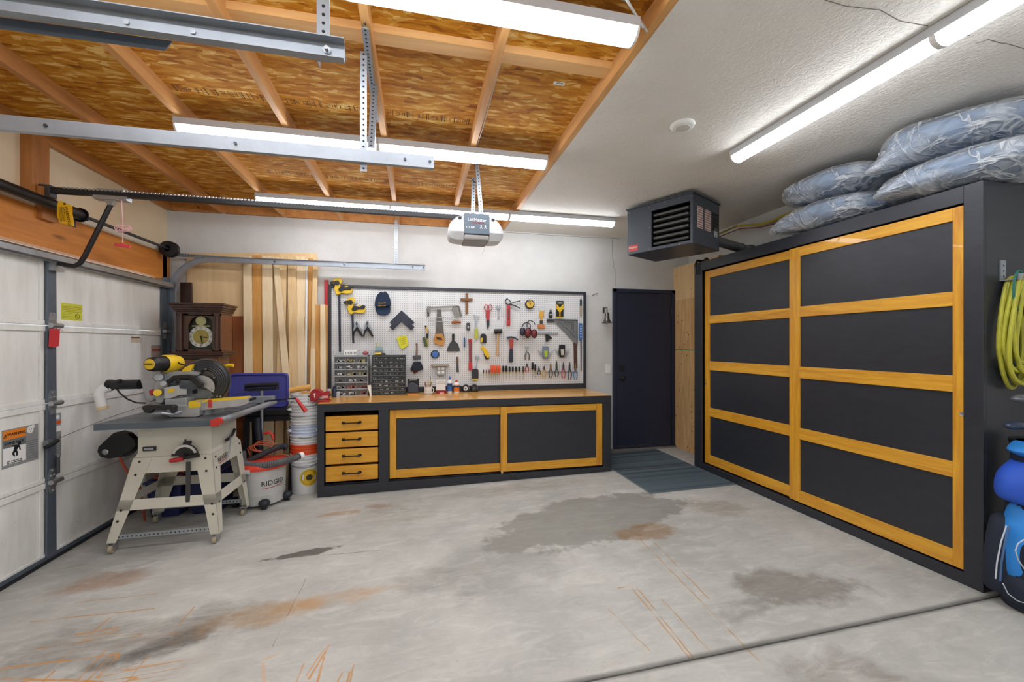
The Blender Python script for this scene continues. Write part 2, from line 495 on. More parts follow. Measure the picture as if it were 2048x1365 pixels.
bot = [[m.bm.verts.new((x, y, -0.35)) for y in (YF, YB + 0.1)] for x in xs]
m.bm.faces.new((bot[0][0], bot[0][1], bot[1][1], bot[1][0]))
struct('floor', m, m_concrete())

def m_plaster(c1, c2, bump=0.35, sc=55):
    n = N('plaster', 0.7)
    f = n.noise(n.co, 1.5, 4, 0.6)
    col = n.ramp(f, [(0.3, c1), (0.65, c2)])
    n.color(col)
    t = n.noise(n.co, sc, 4, 0.6, 0.5)
    n.bump(n.ramp(t, [(0.4, 0.0), (0.6, 1.0)]), bump, 0.006)
    return n.m
M_WALL = m_plaster('c9c9c6', 'd9d9d6', 0.25)
M_CEIL = m_plaster('e2ded6', 'ece9e2', 0.5, 42)
m = MB(); m.box(XL - 0.1, XR + 0.1, YB, YB + 0.12, -0.3, CEIL + 0.3); struct('wall_back', m, M_WALL)
m = MB(); m.box(XR, XR + 0.12, YF, YB, -0.05, CEIL + 0.3); struct('wall_right', m, M_WALL)
m = MB(); m.box(XL - 0.3, XR + 0.1, YF - 0.12, YF, -0.3, CEIL + 0.3); struct('wall_front', m, M_WALL)
m = MB(); m.box(1.055, XR, YF, YB, CEIL, CEIL + 0.015); struct('ceiling', m, M_CEIL)
def m_osb():
    n = N('oriented_strand_board', 0.75, 0, 0.2)
    warp = n.noise(n.co, 6, 2, 0.5, 0, True)
    wv = n.mix(0.06, n.co, warp)
    a = n.voro(n.map((11, 42, 1), rot=(0, 0, 0.3), src=wv), 1.0, 'Color')
    b = n.voro(n.map((13, 46, 1), rot=(0, 0, -0.5), loc=(3, 1, 0), src=wv), 1.0, 'Color')
    c = n.voro(n.map((9, 26, 1), rot=(0, 0, 0.9), loc=(1, 7, 0), src=wv), 1.0, 'Color')
    fa = n.xyz(a)[0]; fb = n.xyz(b)[1]; fcc = n.xyz(c)[2]
    f = n.math('ADD', n.math('MULTIPLY', fa, 0.45), n.math('ADD', n.math('MULTIPLY', fb, 0.35), n.math('MULTIPLY', fcc, 0.2)))
    col = n.ramp(f, [(0.12, '8f5514'), (0.38, 'ba781c'), (0.62, 'cc9030'), (0.9, 'efcb80')])
    sm = n.noise(n.map((3, 40, 1), rot=(0, 0, 0.1)), 1.2, 4, 0.7)
    col = n.mix(n.ramp(sm, [(0.52, 0.0), (0.78, 0.55)]), col, '6b3a12')
    n.color(col); n.bump(f, 0.15, 0.004)
    return n.m
M_OSB = m_osb()
M_LUM_Y = wood('dda868', 'c08548', 'Y', 0.55, 0.6)
M_LUM_X = wood('e4b67a', 'cf9a5c', 'X', 0.55, 0.6)
M_LUM_D = wood('cd9150', 'ab6f38', 'Y', 0.55, 0.6)
M_LUM_DZ = wood('b97a3e', '8d5528', 'Z', 0.55, 0.6)
OSBZ = CEIL + 0.09
m = MB(); m.box(XL - 0.1, 1.4, YF, YB + 0.1, OSBZ, OSBZ + 0.012)
struct('ceiling', m, M_OSB)
jx = [-2.57, -2.06, -1.45, -0.84, -0.225, 0.39, 1.035]
for i, x in enumerate(jx):
    m = MB(); m.box(x - 0.019, x + 0.019, YF, YB - 0.04, CEIL, OSBZ); struct('trim_%d' % (i + 1), m, M_LUM_D if i < 2 else M_LUM_Y)
k = 8
for a, b in zip(jx, jx[1:]):                  # rim boards over the back wall, flat blocking overhead
    m = MB(); m.box(a + 0.019, b - 0.019, YB - 0.045, YB - 0.005, CEIL, OSBZ); struct('trim_%d' % k, m, M_LUM_D); k += 1
    m = MB(); m.box(a + 0.019, b - 0.019, 2.075, 2.163, OSBZ - 0.038, OSBZ); struct('trim_%d' % k, m, M_LUM_X); k += 1
m = MB(); m.box(XR - 2.7, XR, YF, YB, CEIL + 0.28, CEIL + 0.3); struct('ceiling', m, M_CEIL)
# left wall over the garage door
m = MB()
m.box(XL - 0.05, XL, 4.96, YB, -0.2, CEIL + 0.2)
m.box(XL - 0.05, XL, 1.9, 4.96, 2.1, CEIL + 0.2)
m.box(XL - 0.05, XL, YF, 1.9, -0.2, CEIL + 0.2)
struct('wall_left', m, m_plaster('ddc9a6', 'ead9ba', 0.05, 20))
m = MB(); m.box(-2.60, -2.53, 1.9, 5.02, 2.094, 2.354); struct('trim_30', m, wood('d98d3c', 'b86d28', 'Y', 0.5, 0.5))
m = MB(); m.box(-2.60, -2.535, 1.9, 4.99, 2.354, 2.41); struct('trim_31', m, flat('d9d2c2', 0.6, 0, 0.05))
m = MB(); m.box(-2.60, -2.535, 3.47, 3.61, 2.41, CEIL); m.box(-2.53, -2.50, 3.50, 3.62, 2.28, 2.50); struct('trim_32', m, M_LUM_DZ)
m = MB(); m.box(-2.60, -2.53, 4.955, 5.08, -0.1, 2.36); struct('trim_33', m, M_LUM_DZ)
m = MB(); m.box(3.45, XR, 4.279, 5.169, 0, 2.47)
n = N('knotty_plywood', 0.6)
g = n.noise(n.map((8, 8, 1.0)), 1.4, 5, 0.6, 1.5)
col = n.ramp(g, [(0.3, 'b98f5e'), (0.55, 'd2ab77'), (0.7, 'dfbd8c')])
kn = n.ramp(n.voro(n.map((5, 5, 4)), 2.6), [(0.09, 1.0), (0.16, 0.0)])
col = n.mix(kn, col, '6d3d1a'); zz = n.xyz()[2]
col = n.mix(n.math('LESS_THAN', n.math('ABSOLUTE', n.math('SUBTRACT', zz, 1.345)), 0.006), col, '4c7a4c')
col = n.mix(n.math('MULTIPLY', n.math('GREATER_THAN', zz, 2.02), 0.45), col, 'ecd2a2')
n.color(col)
struct('trim_34', m, n.m)

# side door in the back wall
dx0, dx1 = VY(1227, 700, 5.13).x, VY(1351, 700, 5.13).x
ztop = VY(1227, 577, 5.13).z
M_NAVY = flat('22283c', 0.45, 0, 0.1)
m = MB()
t = 0.05
m.box(dx0, dx0 + t, 5.13, YB, 0.03, ztop); m.box(dx1 - t, dx1, 5.13, YB, 0.03, ztop); m.box(dx0, dx1, 5.13, YB, ztop - t, ztop)
m.box(dx0, dx1, 5.12, YB, 0.0, 0.05)
dr = struct('door_1', m, M_NAVY, bevel=0.004)
def child(name, mb, mat, par, smooth=False, bevel=0, label=None):
    o = link_mesh(name, mb, mat, par, (0, 0, 0), smooth, bevel)
    if label: o['label'] = label
    return o
m = MB(); m.box(dx0 + t + 0.004, dx1 - t - 0.004, 5.145, 5.165, 0.06, ztop - t - 0.004)
leaf = child('door_leaf', m, M_NAVY, dr)
k0 = VY(1245, 757, 5.12)
m = MB(); m.lathe([(0.033, 0), (0.033, 0.008), (0.012, 0.012), (0.012, 0.035), (0.028, 0.045), (0.031, 0.058), (0.022, 0.07), (0, 0.073)], (k0.x, 5.145, k0.z), (0, -1, 0))
child('door_knob', m, M_BLACK, leaf, True)
k0 = VY(1245, 736, 5.12)
m = MB(); m.box(k0.x - 0.034, k0.x + 0.034, 5.133, 5.146, k0.z - 0.034, k0.z + 0.034)
m.cyl((k0.x, 5.133, k0.z), (k0.x, 5.125, k0.z), 0.018)
child('deadbolt', m, M_BLACK, leaf, bevel=0.003)
for py in (624, 738, 845):
    z = VY(1346, py, 5.13).z
    m = MB(); m.cyl((dx1 - t - 0.004, 5.138, z - 0.05), (dx1 - t - 0.004, 5.138, z + 0.05), 0.008); child('hinge', m, M_BLACK, leaf, True)
m = MB(); m.box(dx0 - 0.06, dx1 + 0.1, 5.09, 5.17, -0.02, 0.03); struct('trim_35', m, flat('7e7468', 0.8, 0, 0.3))
# ---------------------------------------------------------------- strip lamps
M_HOUSE = flat('c4c6c9', 0.45, 0, 0.04)
M_LAMP = emit('f6f9ff', LAMP)
def strip(x0, x1, y0, y1, ztop, label, group):
    h = MB(); d = MB(); e = MB()
    if x1 - x0 > y1 - y0:                     # runs along X
        c = (y0 + y1) / 2
        h.prism([(x0, c - 0.058, ztop), (x0, c + 0.058, ztop), (x0, c + 0.058, ztop - 0.042), (x0, c - 0.058, ztop - 0.042)], (x1 - x0, 0, 0))
        pr = [(x0 + 0.012, c + 0.054 * math.cos(a), ztop - 0.042 - 0.045 * math.sin(a)) for a in [PI * i / 8 for i in range(9)]]
        d.prism(pr, (x1 - x0 - 0.024, 0, 0))
        for xx in (x0, x1 - 0.012): e.prism([(xx, p[1], p[2]) for p in pr], (0.012, 0, 0))
    else:
        c = (x0 + x1) / 2
        h.prism([(c - 0.058, y0, ztop), (c + 0.058, y0, ztop), (c + 0.058, y0, ztop - 0.042), (c - 0.058, y0, ztop - 0.042)], (0, y1 - y0, 0))
        pr = [(c + 0.054 * math.cos(a), y0 + 0.012, ztop - 0.042 - 0.045 * math.sin(a)) for a in [PI * i / 8 for i in range(9)]]
        d.prism(pr, (0, y1 - y0 - 0.024, 0))
        for yy in (y0, y1 - 0.012): e.prism([(p[0], yy, p[2]) for p in pr], (0, 0.012, 0))
    return thing('strip_light', label, 'ceiling light', [P('housing', h, M_HOUSE), P('diffuser', d, M_LAMP, smooth=True), P('end_cap', e, M_WHITE)], group)
zt = CEIL - 0.003
for x, nm in ((-1.485, 'leftmost lamp of the far row, above the opener rail'), (-0.265, 'middle lamp of the far row, behind the opener'), (0.957, 'rightmost lamp of the far row, on the white ceiling')):
    strip(x, x + 1.22, 4.35, 4.47, zt, 'long white strip light, ' + nm, 'strip lights in the far row')
for x, nm in ((-1.487, 'left half of the middle row under the rafters'), (-0.265, 'right half of the middle row, ending at the white ceiling')):
    strip(x, x + 1.22, 3.01, 3.13, zt, 'long white strip light, ' + nm, 'strip lights in the middle row')
for x, nm in ((-1.5, 'nearest row, left of the perforated hangers'), (-0.277, 'nearest row, at top centre against the white ceiling edge')):
    strip(x, x + 1.22, 1.65, 1.77, zt, 'long white strip light, ' + nm, 'strip lights in the nearest row')
for y, nm in ((1.42, 'on the ceiling near the wardrobe, farther of two in line'), (0.18, 'at top right corner, nearer of two in line')):
    strip(2.235, 2.355, y, y + 1.24, zt, 'long white strip light ' + nm, 'strip lights along the right ceiling')
for x, y in ((-1.5, 0.3), (-0.277, 0.3), (0.9, -1.0), (-1.5, -1.0), (-1.5, -2.4), (0.9, -2.4)):  # extra lamps out of view, added for ambient light
    strip(x, x + 1.22, y, y + 0.12, zt, 'unseen white strip light added behind the viewpoint for ambience', 'unseen strip lights added behind the viewpoint')
for y in (-1.2, -2.5):  # two more unseen lamps added to the ambience, continuing the right-hand line
    strip(2.235, 2.355, y, y + 1.24, zt, 'unseen white strip light added behind the viewpoint for ambience', 'unseen strip lights added behind the viewpoint')

# ---------------------------------------------------------------- garage door
DX = -2.49
def m_doorpanel():
    n = N('white_door_skin', 0.5)
    f = n.noise(n.map((1, 6, 1.2)), 1.6, 4, 0.6)
    col = n.ramp(f, [(0.3, 'dcdcd6'), (0.6, 'ebebe7')])
    z = n.xyz()[2]
    dirt = n.ramp(n.voro(n.co, 26), [(0.05, 1.0), (0.11, 0.0)])
    low = n.ramp(z, [(0.1, 1.0), (0.62, 0.15)])
    col = n.mix(n.math('MULTIPLY', n.math('MULTIPLY', dirt, low), n.ramp(n.noise(n.co, 5, 3), [(0.45, 0.0), (0.6, 0.9)])), col, '57534c')
    col = n.mix(n.math('MULTIPLY', low, n.ramp(n.noise(n.co, 3, 3), [(0.5, 0.0), (0.75, 0.35)])), col, '8f8a80')
    n.color(col)
    return n.m
M_DOORP = m_doorpanel()
zs = [fz(DX) + 0.035, 0.468, 1.01, 1.55, 2.06]
y0, y1 = 2.17, 4.92
parts = []
for i in range(4):
    a, b = zs[i] + 0.003, zs[i + 1] - 0.003
    m = MB(); m.box(DX - 0.035, DX - 0.012, y0, y1, a, b)
    m.box(DX - 0.012, DX, y0, y1, a, a + 0.03); m.box(DX - 0.012, DX, y0, y1, b - 0.038, b)
    m.box(DX - 0.012, DX - 0.002, 3.475, 3.505, a + 0.03, b - 0.038)
    parts.append(P('door_section', m, M_DOORP, bevel=0.003))
m = MB()
for a, b in zip(zs, zs[1:]): m.prism([(DX, 3.508, a + 0.006), (DX, 3.59, a + 0.006), (DX, 3.585, b - 0.006), (DX, 3.512, b - 0.006)], (0.012, 0, 0))
parts.append(P('center_stile', m, M_BLUESTEEL, bevel=0.002))
m = MB(); m.box(DX, DX + 0.012, 4.84, 4.92, zs[0], zs[4] - 0.01); parts.append(P('end_stile', m, flat('55606b', 0.5, 0.4)))
m = MB(); m.prism([(DX, y0, 1.99), (DX + 0.045, y0, 1.985), (DX + 0.06, y0, 2.0), (DX + 0.06, y0, 2.035), (DX + 0.045, y0, 2.05), (DX, y0, 2.055)], (0, y1 - y0 + 0.03, 0))
parts.append(P('reinforcing_strut', m, M_STEEL, bevel=0.004))
m = MB(); m.box(DX - 0.03, DX + 0.004, y0, y1, fz(DX) + 0.022, fz(DX) + 0.05); parts.append(P('bottom_retainer', m, M_BLUESTEEL))
m = MB(); m.box(DX - 0.035, DX + 0.01, y0, y1, fz(DX), fz(DX) + 0.022); parts.append(P('bottom_seal', m, M_BLACK))
def hinge(y, z):
    m = MB()
    X = DX + 0.012
    m.prism([(X, y - 0.02, z + 0.09), (X, y + 0.02, z + 0.09), (X, y + 0.035, z + 0.02), (X, y + 0.035, z - 0.02), (X, y + 0.02, z - 0.08), (X, y - 0.02, z - 0.08), (X, y - 0.035, z - 0.02), (X, y - 0.035, z + 0.02)], (0.004, 0, 0))
    m.cyl((X + 0.02, y - 0.04, z), (X + 0.02, y + 0.05, z), 0.017)
    for dy, dz in ((0, 0.075), (0, -0.065), (0.015, 0.04), (-0.015, 0.04)): m.cyl((X, y + dy, z + dz), (X + 0.01, y + dy, z + dz), 0.007, 6)
    return P('hinge', m, M_STEEL, smooth=True)
for z in zs[1:4]:
    parts.append(hinge(3.55, z)); parts.append(hinge(4.88, z))
thing('garage_door', 'white sectional garage door with grey steel stiles and hinges', 'garage door', parts)
def onX(y, z, X=DX, d=0.0): return (X + d, y, z)
def dsign(px0, px1, py0, py1):                # rectangle on the door's inner face
    a = VX(px0, py0, DX); b = VX(px1, py1, DX)
    return a.y, b.y
# warning sign
ya, yb = VX(8, 900, DX).y, VX(80, 900, DX).y
za, zb = 0.645, 0.885
def rectX(y0_, y1_, z0_, z1_, d, th=0.0006, X=DX):
    m = MB(); m.box(X + d, X + d + th, y0_, y1_, z0_, z1_); return m
S0 = DX - 0.012
W_ = yb - ya; H_ = zb - za
q = ya + W_ * 0.64
parts = [P('placard', rectX(ya, yb, za, zb, 0, 0.002, S0), flat('8f9192', 0.5)),
         P('orange_banner', rectX(ya + 0.006, q, zb - H_ * 0.27, zb - 0.006, 0.002, 0.0006, S0), flat('e8872a', 0.5)),
         P('white_field', rectX(ya + 0.006, q, za + 0.02, zb - H_ * 0.48, 0.002, 0.0006, S0), M_WHITE),
         P('grey_field', rectX(ya + 0.006, q, zb - H_ * 0.48, zb - H_ * 0.27, 0.002, 0.0006, S0), flat('6d7072', 0.5)),
         P('lettering', text_mb('WARNING', 0.026, (S0 + 0.0035, (ya + q) / 2 + 0.014, zb - H_ * 0.145), 90), M_BLACK),
         P('lettering', text_mb('STAND BACK', 0.0215, (S0 + 0.0035, (ya + q) / 2, zb - H_ * 0.37), 90), M_BLACK),
         P('lettering', text_mb('Door Could Crush You\nStay Away while Closing', 0.0105, (S0 + 0.0035, (ya + q) / 2, za + 0.032), 90), M_BLACK)]
m = MB()
c = ya + 0.02; zc = zb - H_ * 0.16
for a, b in (((c - 0.011, zc - 0.009), (c + 0.011, zc - 0.009)), ((c + 0.011, zc - 0.009), (c, zc + 0.011)), ((c, zc + 0.011), (c - 0.011, zc - 0.009)), ((c, zc + 0.004), (c, zc - 0.004))):
    m.bar((S0 + 0.0035, a[0], a[1]), (S0 + 0.0035, b[0], b[1]), 0.0022, 0.001, (1, 0, 0))
parts.append(P('warning_triangle', m, M_BLACK))
m = MB()                                       # crouching figure pictogram
def sg(pts):
    Y0 = ya + W_ * 0.1; s_ = W_ * 0.5
    m.prism([(S0 + 0.003, Y0 + s_ * a, za + 0.045 + H_ * 0.42 * b) for a, b in pts], (0.0006, 0, 0))
sg([(0.62, 0.98), (0.78, 1.0), (0.8, 0.86), (0.66, 0.82)])
sg([(0.45, 0.86), (0.68, 0.84), (0.66, 0.72), (0.55, 0.5), (0.42, 0.44), (0.38, 0.52)])
sg([(0.38, 0.54), (0.5, 0.46), (0.42, 0.36), (0.48, 0.18), (0.42, 0.16), (0.3, 0.36)])
sg([(0.46, 0.5), (0.58, 0.5), (0.62, 0.36), (0.6, 0.16), (0.53, 0.18), (0.52, 0.36)])
sg([(0.64, 0.84), (0.74, 0.74), (0.78, 0.5), (0.72, 0.46), (0.68, 0.66), (0.6, 0.74)])
sg([(0.3, 0.9), (0.5, 0.86), (0.46, 0.78), (0.34, 0.8)])
parts.append(P('figure_symbol', m, M_BLACK))
m = MB()
for i in range(9): m.box(S0 + 0.002, S0 + 0.0027, q + 0.006, yb - 0.006, za + 0.02 + i * 0.014, za + 0.025 + i * 0.014)
parts.append(P('small_print', m, flat('6f7274', 0.5)))
m = MB(); m.lathe([(0.0, 0.0032), (0.024, 0.003), (0.024, 0)], (S0 + 0.001, q + 0.03, zb - 0.03), (1, 0, 0)); m.lathe([(0.0, 0.0032), (0.012, 0.003), (0.012, 0)], (S0 + 0.001, q + 0.052, zb - 0.012), (1, 0, 0))
m2 = MB()
for dy, dz in ((-0.008, 0.004), (0.008, 0.004), (0.0, -0.009)): m2.ball((S0 + 0.0045, q + 0.03 + dy, zb - 0.03 + dz), 0.002, 0.003, 0.003, 8, 6)
parts.append(P('white_sticker', m, M_WHITE, [P('dot', m2, M_BLACK)]))
thing('warning_sign', 'grey and orange warning sign reading STAND BACK on the garage door', 'sign', parts)
# narrow warning label beside the stile
ya, yb = VX(111, 900, DX).y, VX(126, 900, DX).y
za, zb = VX(118, 917, DX).z, VX(118, 827, DX).z
parts = [P('placard', rectX(ya, yb, za, zb, 0, 0.002, S0), flat('96989a', 0.5)),
         P('orange_banner', rectX(ya, yb, zb - 0.075, zb - 0.055, 0.002, 0.0006, S0), M_ORANGE),
         P('white_field', rectX(ya + 0.004, yb - 0.004, zb - 0.13, zb - 0.09, 0.002, 0.0006, S0), M_WHITE)]
m = MB()
for i in range(11): m.box(S0 + 0.002, S0 + 0.0026, ya + 0.005, yb - 0.005, za + 0.02 + i * 0.013, za + 0.024 + i * 0.013)
parts.append(P('small_print', m, flat('6f7274', 0.5)))
m = MB(); m.lathe([(0, 0.003), (0.015, 0.003), (0.015, 0)], (S0 + 0.001, (ya + yb) / 2, zb - 0.028), (1, 0, 0))
parts.append(P('white_dot', m, M_WHITE))
thing('warning_label', 'narrow grey warning label with orange band beside the door stile', 'label', parts)
ya, yb = VX(126, 620, DX).y, VX(168, 620, DX).y
za, zb = VX(147, 641, DX).z, VX(147, 608, DX).z
m2 = MB()
for i in range(8): m2.box(S0 + 0.001, S0 + 0.0016, ya + 0.008, (ya + yb) / 2 - 0.004, za + 0.012 + i * 0.012, za + 0.016 + i * 0.012)
for i in range(4, 8): m2.box(S0 + 0.001, S0 + 0.0016, (ya + yb) / 2 + 0.004, yb - 0.008, za + 0.012 + i * 0.012, za + 0.016 + i * 0.012)
m3 = MB(); m3.tube([(S0 + 0.002, (yb * 3 + ya) / 4 + 0.02 * math.cos(t), za + 0.03 + 0.02 * math.sin(t)) for t in [2 * PI * i / 16 for i in range(16)]], 0.0015, 4, True)
m3.bar((S0 + 0.002, (yb * 3 + ya) / 4 - 0.013, za + 0.043), (S0 + 0.002, (yb * 3 + ya) / 4 + 0.013, za + 0.017), 0.003, 0.001, (1, 0, 0))
thing('notice', 'yellow printed safety notice stuck high on the garage door', 'notice', [P('paper', rectX(ya, yb, za, zb, 0, 0.001, S0), flat('d2d143', 0.5)), P('small_print', m2, flat('9a9a38', 0.6)), P('prohibition_symbol', m3, M_BLACK)])
# small tag stubs on the door near the far jamb
ya, yb = VX(305, 700, DX).y, VX(325, 700, DX).y
m2 = rectX(ya + 0.01, yb - 0.01, VX(315, 703, DX).z, VX(315, 698, DX).z, 0.0012, 0.0006, S0)
thing('paper_tag', 'faded grey and red paper tag hanging by the far door jamb', 'tag', [P('card', rectX(ya, yb, VX(315, 713, DX).z, VX(315, 691, DX).z, 0, 0.001, S0), flat('b5a79b', 0.6)), P('printed_band', m2, flat('a5524a', 0.6))])
ya, yb = VX(265, 680, DX).y, VX(285, 680, DX).y
thing('torn_sticker', 'torn scrap of white sticker with brown edge under the top door seam', 'sticker', [P('paper', rectX(ya, yb, VX(275, 686, DX).z, VX(275, 676, DX).z, 0, 0.001, S0), flat('cdbfa8', 0.6)), P('torn_edge', rectX(ya, yb - 0.02, VX(275, 677, DX).z, VX(275, 674, DX).z, 0.001, 0.001, S0), flat('7a5534', 0.7))])
# red tag under the top hinge
a = VX(97, 658, DX + 0.03); b = VX(117, 695, DX + 0.03)
m = MB(); m.prism([(DX + 0.035, a.y, a.z), (DX + 0.035, b.y, a.z), (DX + 0.03, b.y, b.z + 0.01), (DX + 0.03, b.y - 0.03, b.z), (DX + 0.03, a.y, b.z + 0.004)], (0.004, 0, 0))
m2 = MB(); m2.tube([(DX + 0.035, a.y + 0.03, a.z - 0.01), (DX + 0.04, a.y + 0.05, a.z + 0.02), (DX + 0.035, a.y + 0.09, a.z + 0.0), (DX + 0.03, a.y + 0.12, a.z - 0.015)], 0.0015, 5)
thing('red_tag', 'torn red plastic tag hanging below the upper stile hinge', 'tag', [P('flag', m, flat('c8323a', 0.4)), P('wire', m2, M_STEEL)])
# lock handle and lock spring on the stile
p = VX(98, 889, DX + 0.03)
m = MB(); m.tube([(DX + 0.045, p.y - 0.05, p.z - 0.012), (DX + 0.05, p.y, p.z), (DX + 0.045, p.y + 0.05, p.z + 0.012)], 0.013, 10)
m2 = MB(); m2.box(DX + 0.012, DX + 0.04, p.y - 0.02, p.y + 0.02, p.z - 0.015, p.z + 0.03)
m3 = MB(); m3.tube([(DX + 0.015, p.y + 0.03, p.z + 0.01), (DX + 0.012, 4.1, p.z + 0.08), (DX + 0.012, 4.85, p.z + 0.13)], 0.0018, 5)
thing('door_lock', 'black lock lever with pull cord across the door stile', 'lock', [P('grip', m, M_BLACK, smooth=True), P('bracket', m2, M_STEEL), P('cord', m3, M_DKSTEEL)])
p = VX(114, 930, DX + 0.03)
m = MB(); m.cyl((DX + 0.035, p.y, p.z + 0.05), (DX + 0.035, p.y, p.z - 0.06), 0.011)
m2 = MB(); m2.tube([(DX + 0.02, 3.56, p.z + 0.075), (DX + 0.035, p.y, p.z + 0.07), (DX + 0.035, p.y, p.z + 0.05)], 0.003, 5)
m2.tube([(DX + 0.035, p.y, p.z - 0.06), (DX + 0.03, p.y - 0.01, p.z - 0.085), (DX + 0.02, 3.56, p.z - 0.11)], 0.003, 5)
thing('lock_spring', 'small coiled steel spring hanging on the stile above bottom hinge', 'spring', [P('coil', m, M_DKSTEEL, smooth=True), P('hook', m2, M_STEEL)])

# ---------------------------------------------------------------- torsion shaft, tracks, opener
SX, SZ = -2.43, 2.375
m = MB(); m.cyl((SX, 1.8, SZ), (SX, 4.95, SZ), 0.0127)
m2 = MB(); m2.cyl((SX, 1.9, SZ), (SX, 3.62, SZ), 0.034, 20)
m2b = MB(); m2b.cyl((SX, 3.60, SZ), (SX, 3.72, SZ), 0.04, 20); m2b.lathe([(0.052, 0), (0.052, 0.012), (0.03, 0.02)], (SX, 3.72, SZ), (0, 1, 0))
m3 = MB(); m3.lathe([(0.03, 0), (0.078, 0.01), (0.07, 0.022), (0.07, 0.05), (0.08, 0.062), (0.08, 0.07), (0.03, 0.075)], (SX, 4.83, SZ), (0, 1, 0), 28)
m4 = MB(); m4.box(-2.53, SX + 0.02, 3.77, 3.776, SZ - 0.03, SZ + 0.03); m4.box(-2.53, -2.524, 3.73, 3.83, SZ - 0.07, SZ + 0.07)
m4.box(-2.53, SX + 0.02, 4.94, 4.946, SZ - 0.04, SZ + 0.04)
thing('torsion_shaft', 'black torsion spring and steel shaft across the top of the garage door', 'spring shaft',
      [P('shaft', m, M_DKSTEEL, smooth=True), P('spring', m2, M_BLACK, smooth=True), P('winding_cone', m2b, M_BLACK, smooth=True), P('cable_drum', m3, M_BLACK, smooth=True), P('bracket', m4, M_DKSTEEL)])
# hanging yellow tag on the shaft
yt_ = VX(130, 404, SX + 0.06).y - 0.05
m = MB(); m.prism([VY(x_, z_, yt_) for x_, z_ in ((116, 404), (121, 402), (144, 412), (144, 428), (148, 453), (120, 446), (114, 432), (114, 412))], (0.002, 0.0015, 0))
pc_ = VY(134, 432, yt_)
t1 = text_mb('WARNING', 0.026, (pc_.x + 0.004, yt_ - 0.001, pc_.z), 0, tilt=-80)
t2 = MB()
for i in range(5): t2.bar(VY(118 + i * 2.4, 414, yt_ - 0.001), VY(121 + i * 2.4, 443, yt_ - 0.001), 0.003, 0.0006)
hl_ = MB(); hl_.lathe([(0.008, 0), (0.008, 0.001), (0.004, 0.001)], VY(129, 408, yt_), (0, -1, 0), 12)
thing('warning_tag', 'yellow WARNING tag tied to the torsion spring end', 'tag', [P('card', m, flat('f0b81c', 0.4)), P('lettering', t1, M_BLACK), P('small_print', t2, flat('8a6a14', 0.5)), P('eyelet', hl_, M_BLACK)])

def track(m, y, z, xa, xb, hgt=0.05, dep=0.028, th=0.003, s=1):
    m.box(xa, xb, y, y + th * s if s > 0 else y, z - hgt / 2, z + hgt / 2) if s > 0 else m.box(xa, xb, y - th, y, z - hgt / 2, z + hgt / 2)
def perf(p, q, wid=0.03, th=0.003, n=None, side=(0, 1, 0), leg=True):
    """perforated angle iron from p to q; returns (angle, holes)"""
    p, q = Vector(p), Vector(q); side = Vector(side).normalized()
    a = MB(); h = MB()
    d = (q - p).normalized(); u = d.cross(side).normalized()
    a.bar(p, q, wid, th, side)
    if leg:
        off = u * (wid / 2) + side * (wid / 2)
        a.bar(p + off, q + off, wid, th, u)
    Ln = (q - p).length; n = n or int(Ln / 0.026)
    for i in range(n):
        c = p + d * (Ln * (i + 0.5) / n)
        h.cyl(c - side * (th / 2 + 0.0006), c + side * (th / 2 + 0.0006), 0.0052, 8)
        if leg:
            c2 = c + u * (wid / 2) + side * (wid / 2)
            h.cyl(c2 - u * (th / 2 + 0.0006), c2 + u * (th / 2 + 0.0006), 0.0052, 8)
    return a, h
M_HOLE = flat('2b2723', 0.8)
def horiz(y, xe, ztrk, s, label, hangers, curve=True):
    m = MB()
    R_ = 0.36
    xc = DX + 0.035 + R_
    zc = ztrk - R_
    pts = []
    def sect(cx, cz, nx, nz):                  # cross-section: web + two lips, web normal along Y
        return cx, cz, nx, nz
    path = [(xe, ztrk, 0, 1)] + [(xc - R_ * math.sin(t), zc + R_ * math.cos(t), -math.sin(t), math.cos(t)) for t in [PI / 2 * i / 14 for i in range(15)]] + [(xc - R_, fz(DX) + 0.03, -1, 0)]
    if not curve: path = [(xe, ztrk, 0, 1), (DX + 0.2, ztrk, 0, 1)]
    prf = [(-0.027, -0.026), (-0.030, -0.026), (-0.030, 0.0), (0.030, 0.0), (0.030, -0.026), (0.027, -0.026), (0.027, -0.003), (-0.027, -0.003)]
    rings = []
    for cx, cz, nx, nz in path:
        rings.append([m.bm.verts.new((cx + nx * a, y + s * (b + 0.0), cz + nz * a)) for a, b in prf])
    for A, B in zip(rings, rings[1:]):
        for k_ in range(8): m.bm.faces.new((A[k_], A[(k_ + 1) % 8], B[(k_ + 1) % 8], B[k_]))
    m.bm.faces.new(rings[0]); m.bm.faces.new(rings[-1][::-1])
    bolts = MB()
    for bx in (xe - 0.02, xe - 0.14, -0.8, -1.5):
        bolts.cyl((bx, y - s * 0.028 if s < 0 else y - 0.03, ztrk), (bx, y + s * 0.006, ztrk), 0.007, 8)
    parts = [P('rail', m, M_GALV, smooth=True), P('bolt', bolts, M_DKSTEEL)]
    for p, q in hangers:
        a, h = perf(p, q)
        parts.append(P('hanger', a, M_GALV, [P('punched_hole', h, M_HOLE, kind='stuff')]))
    return thing('door_track', label, 'door track', parts)
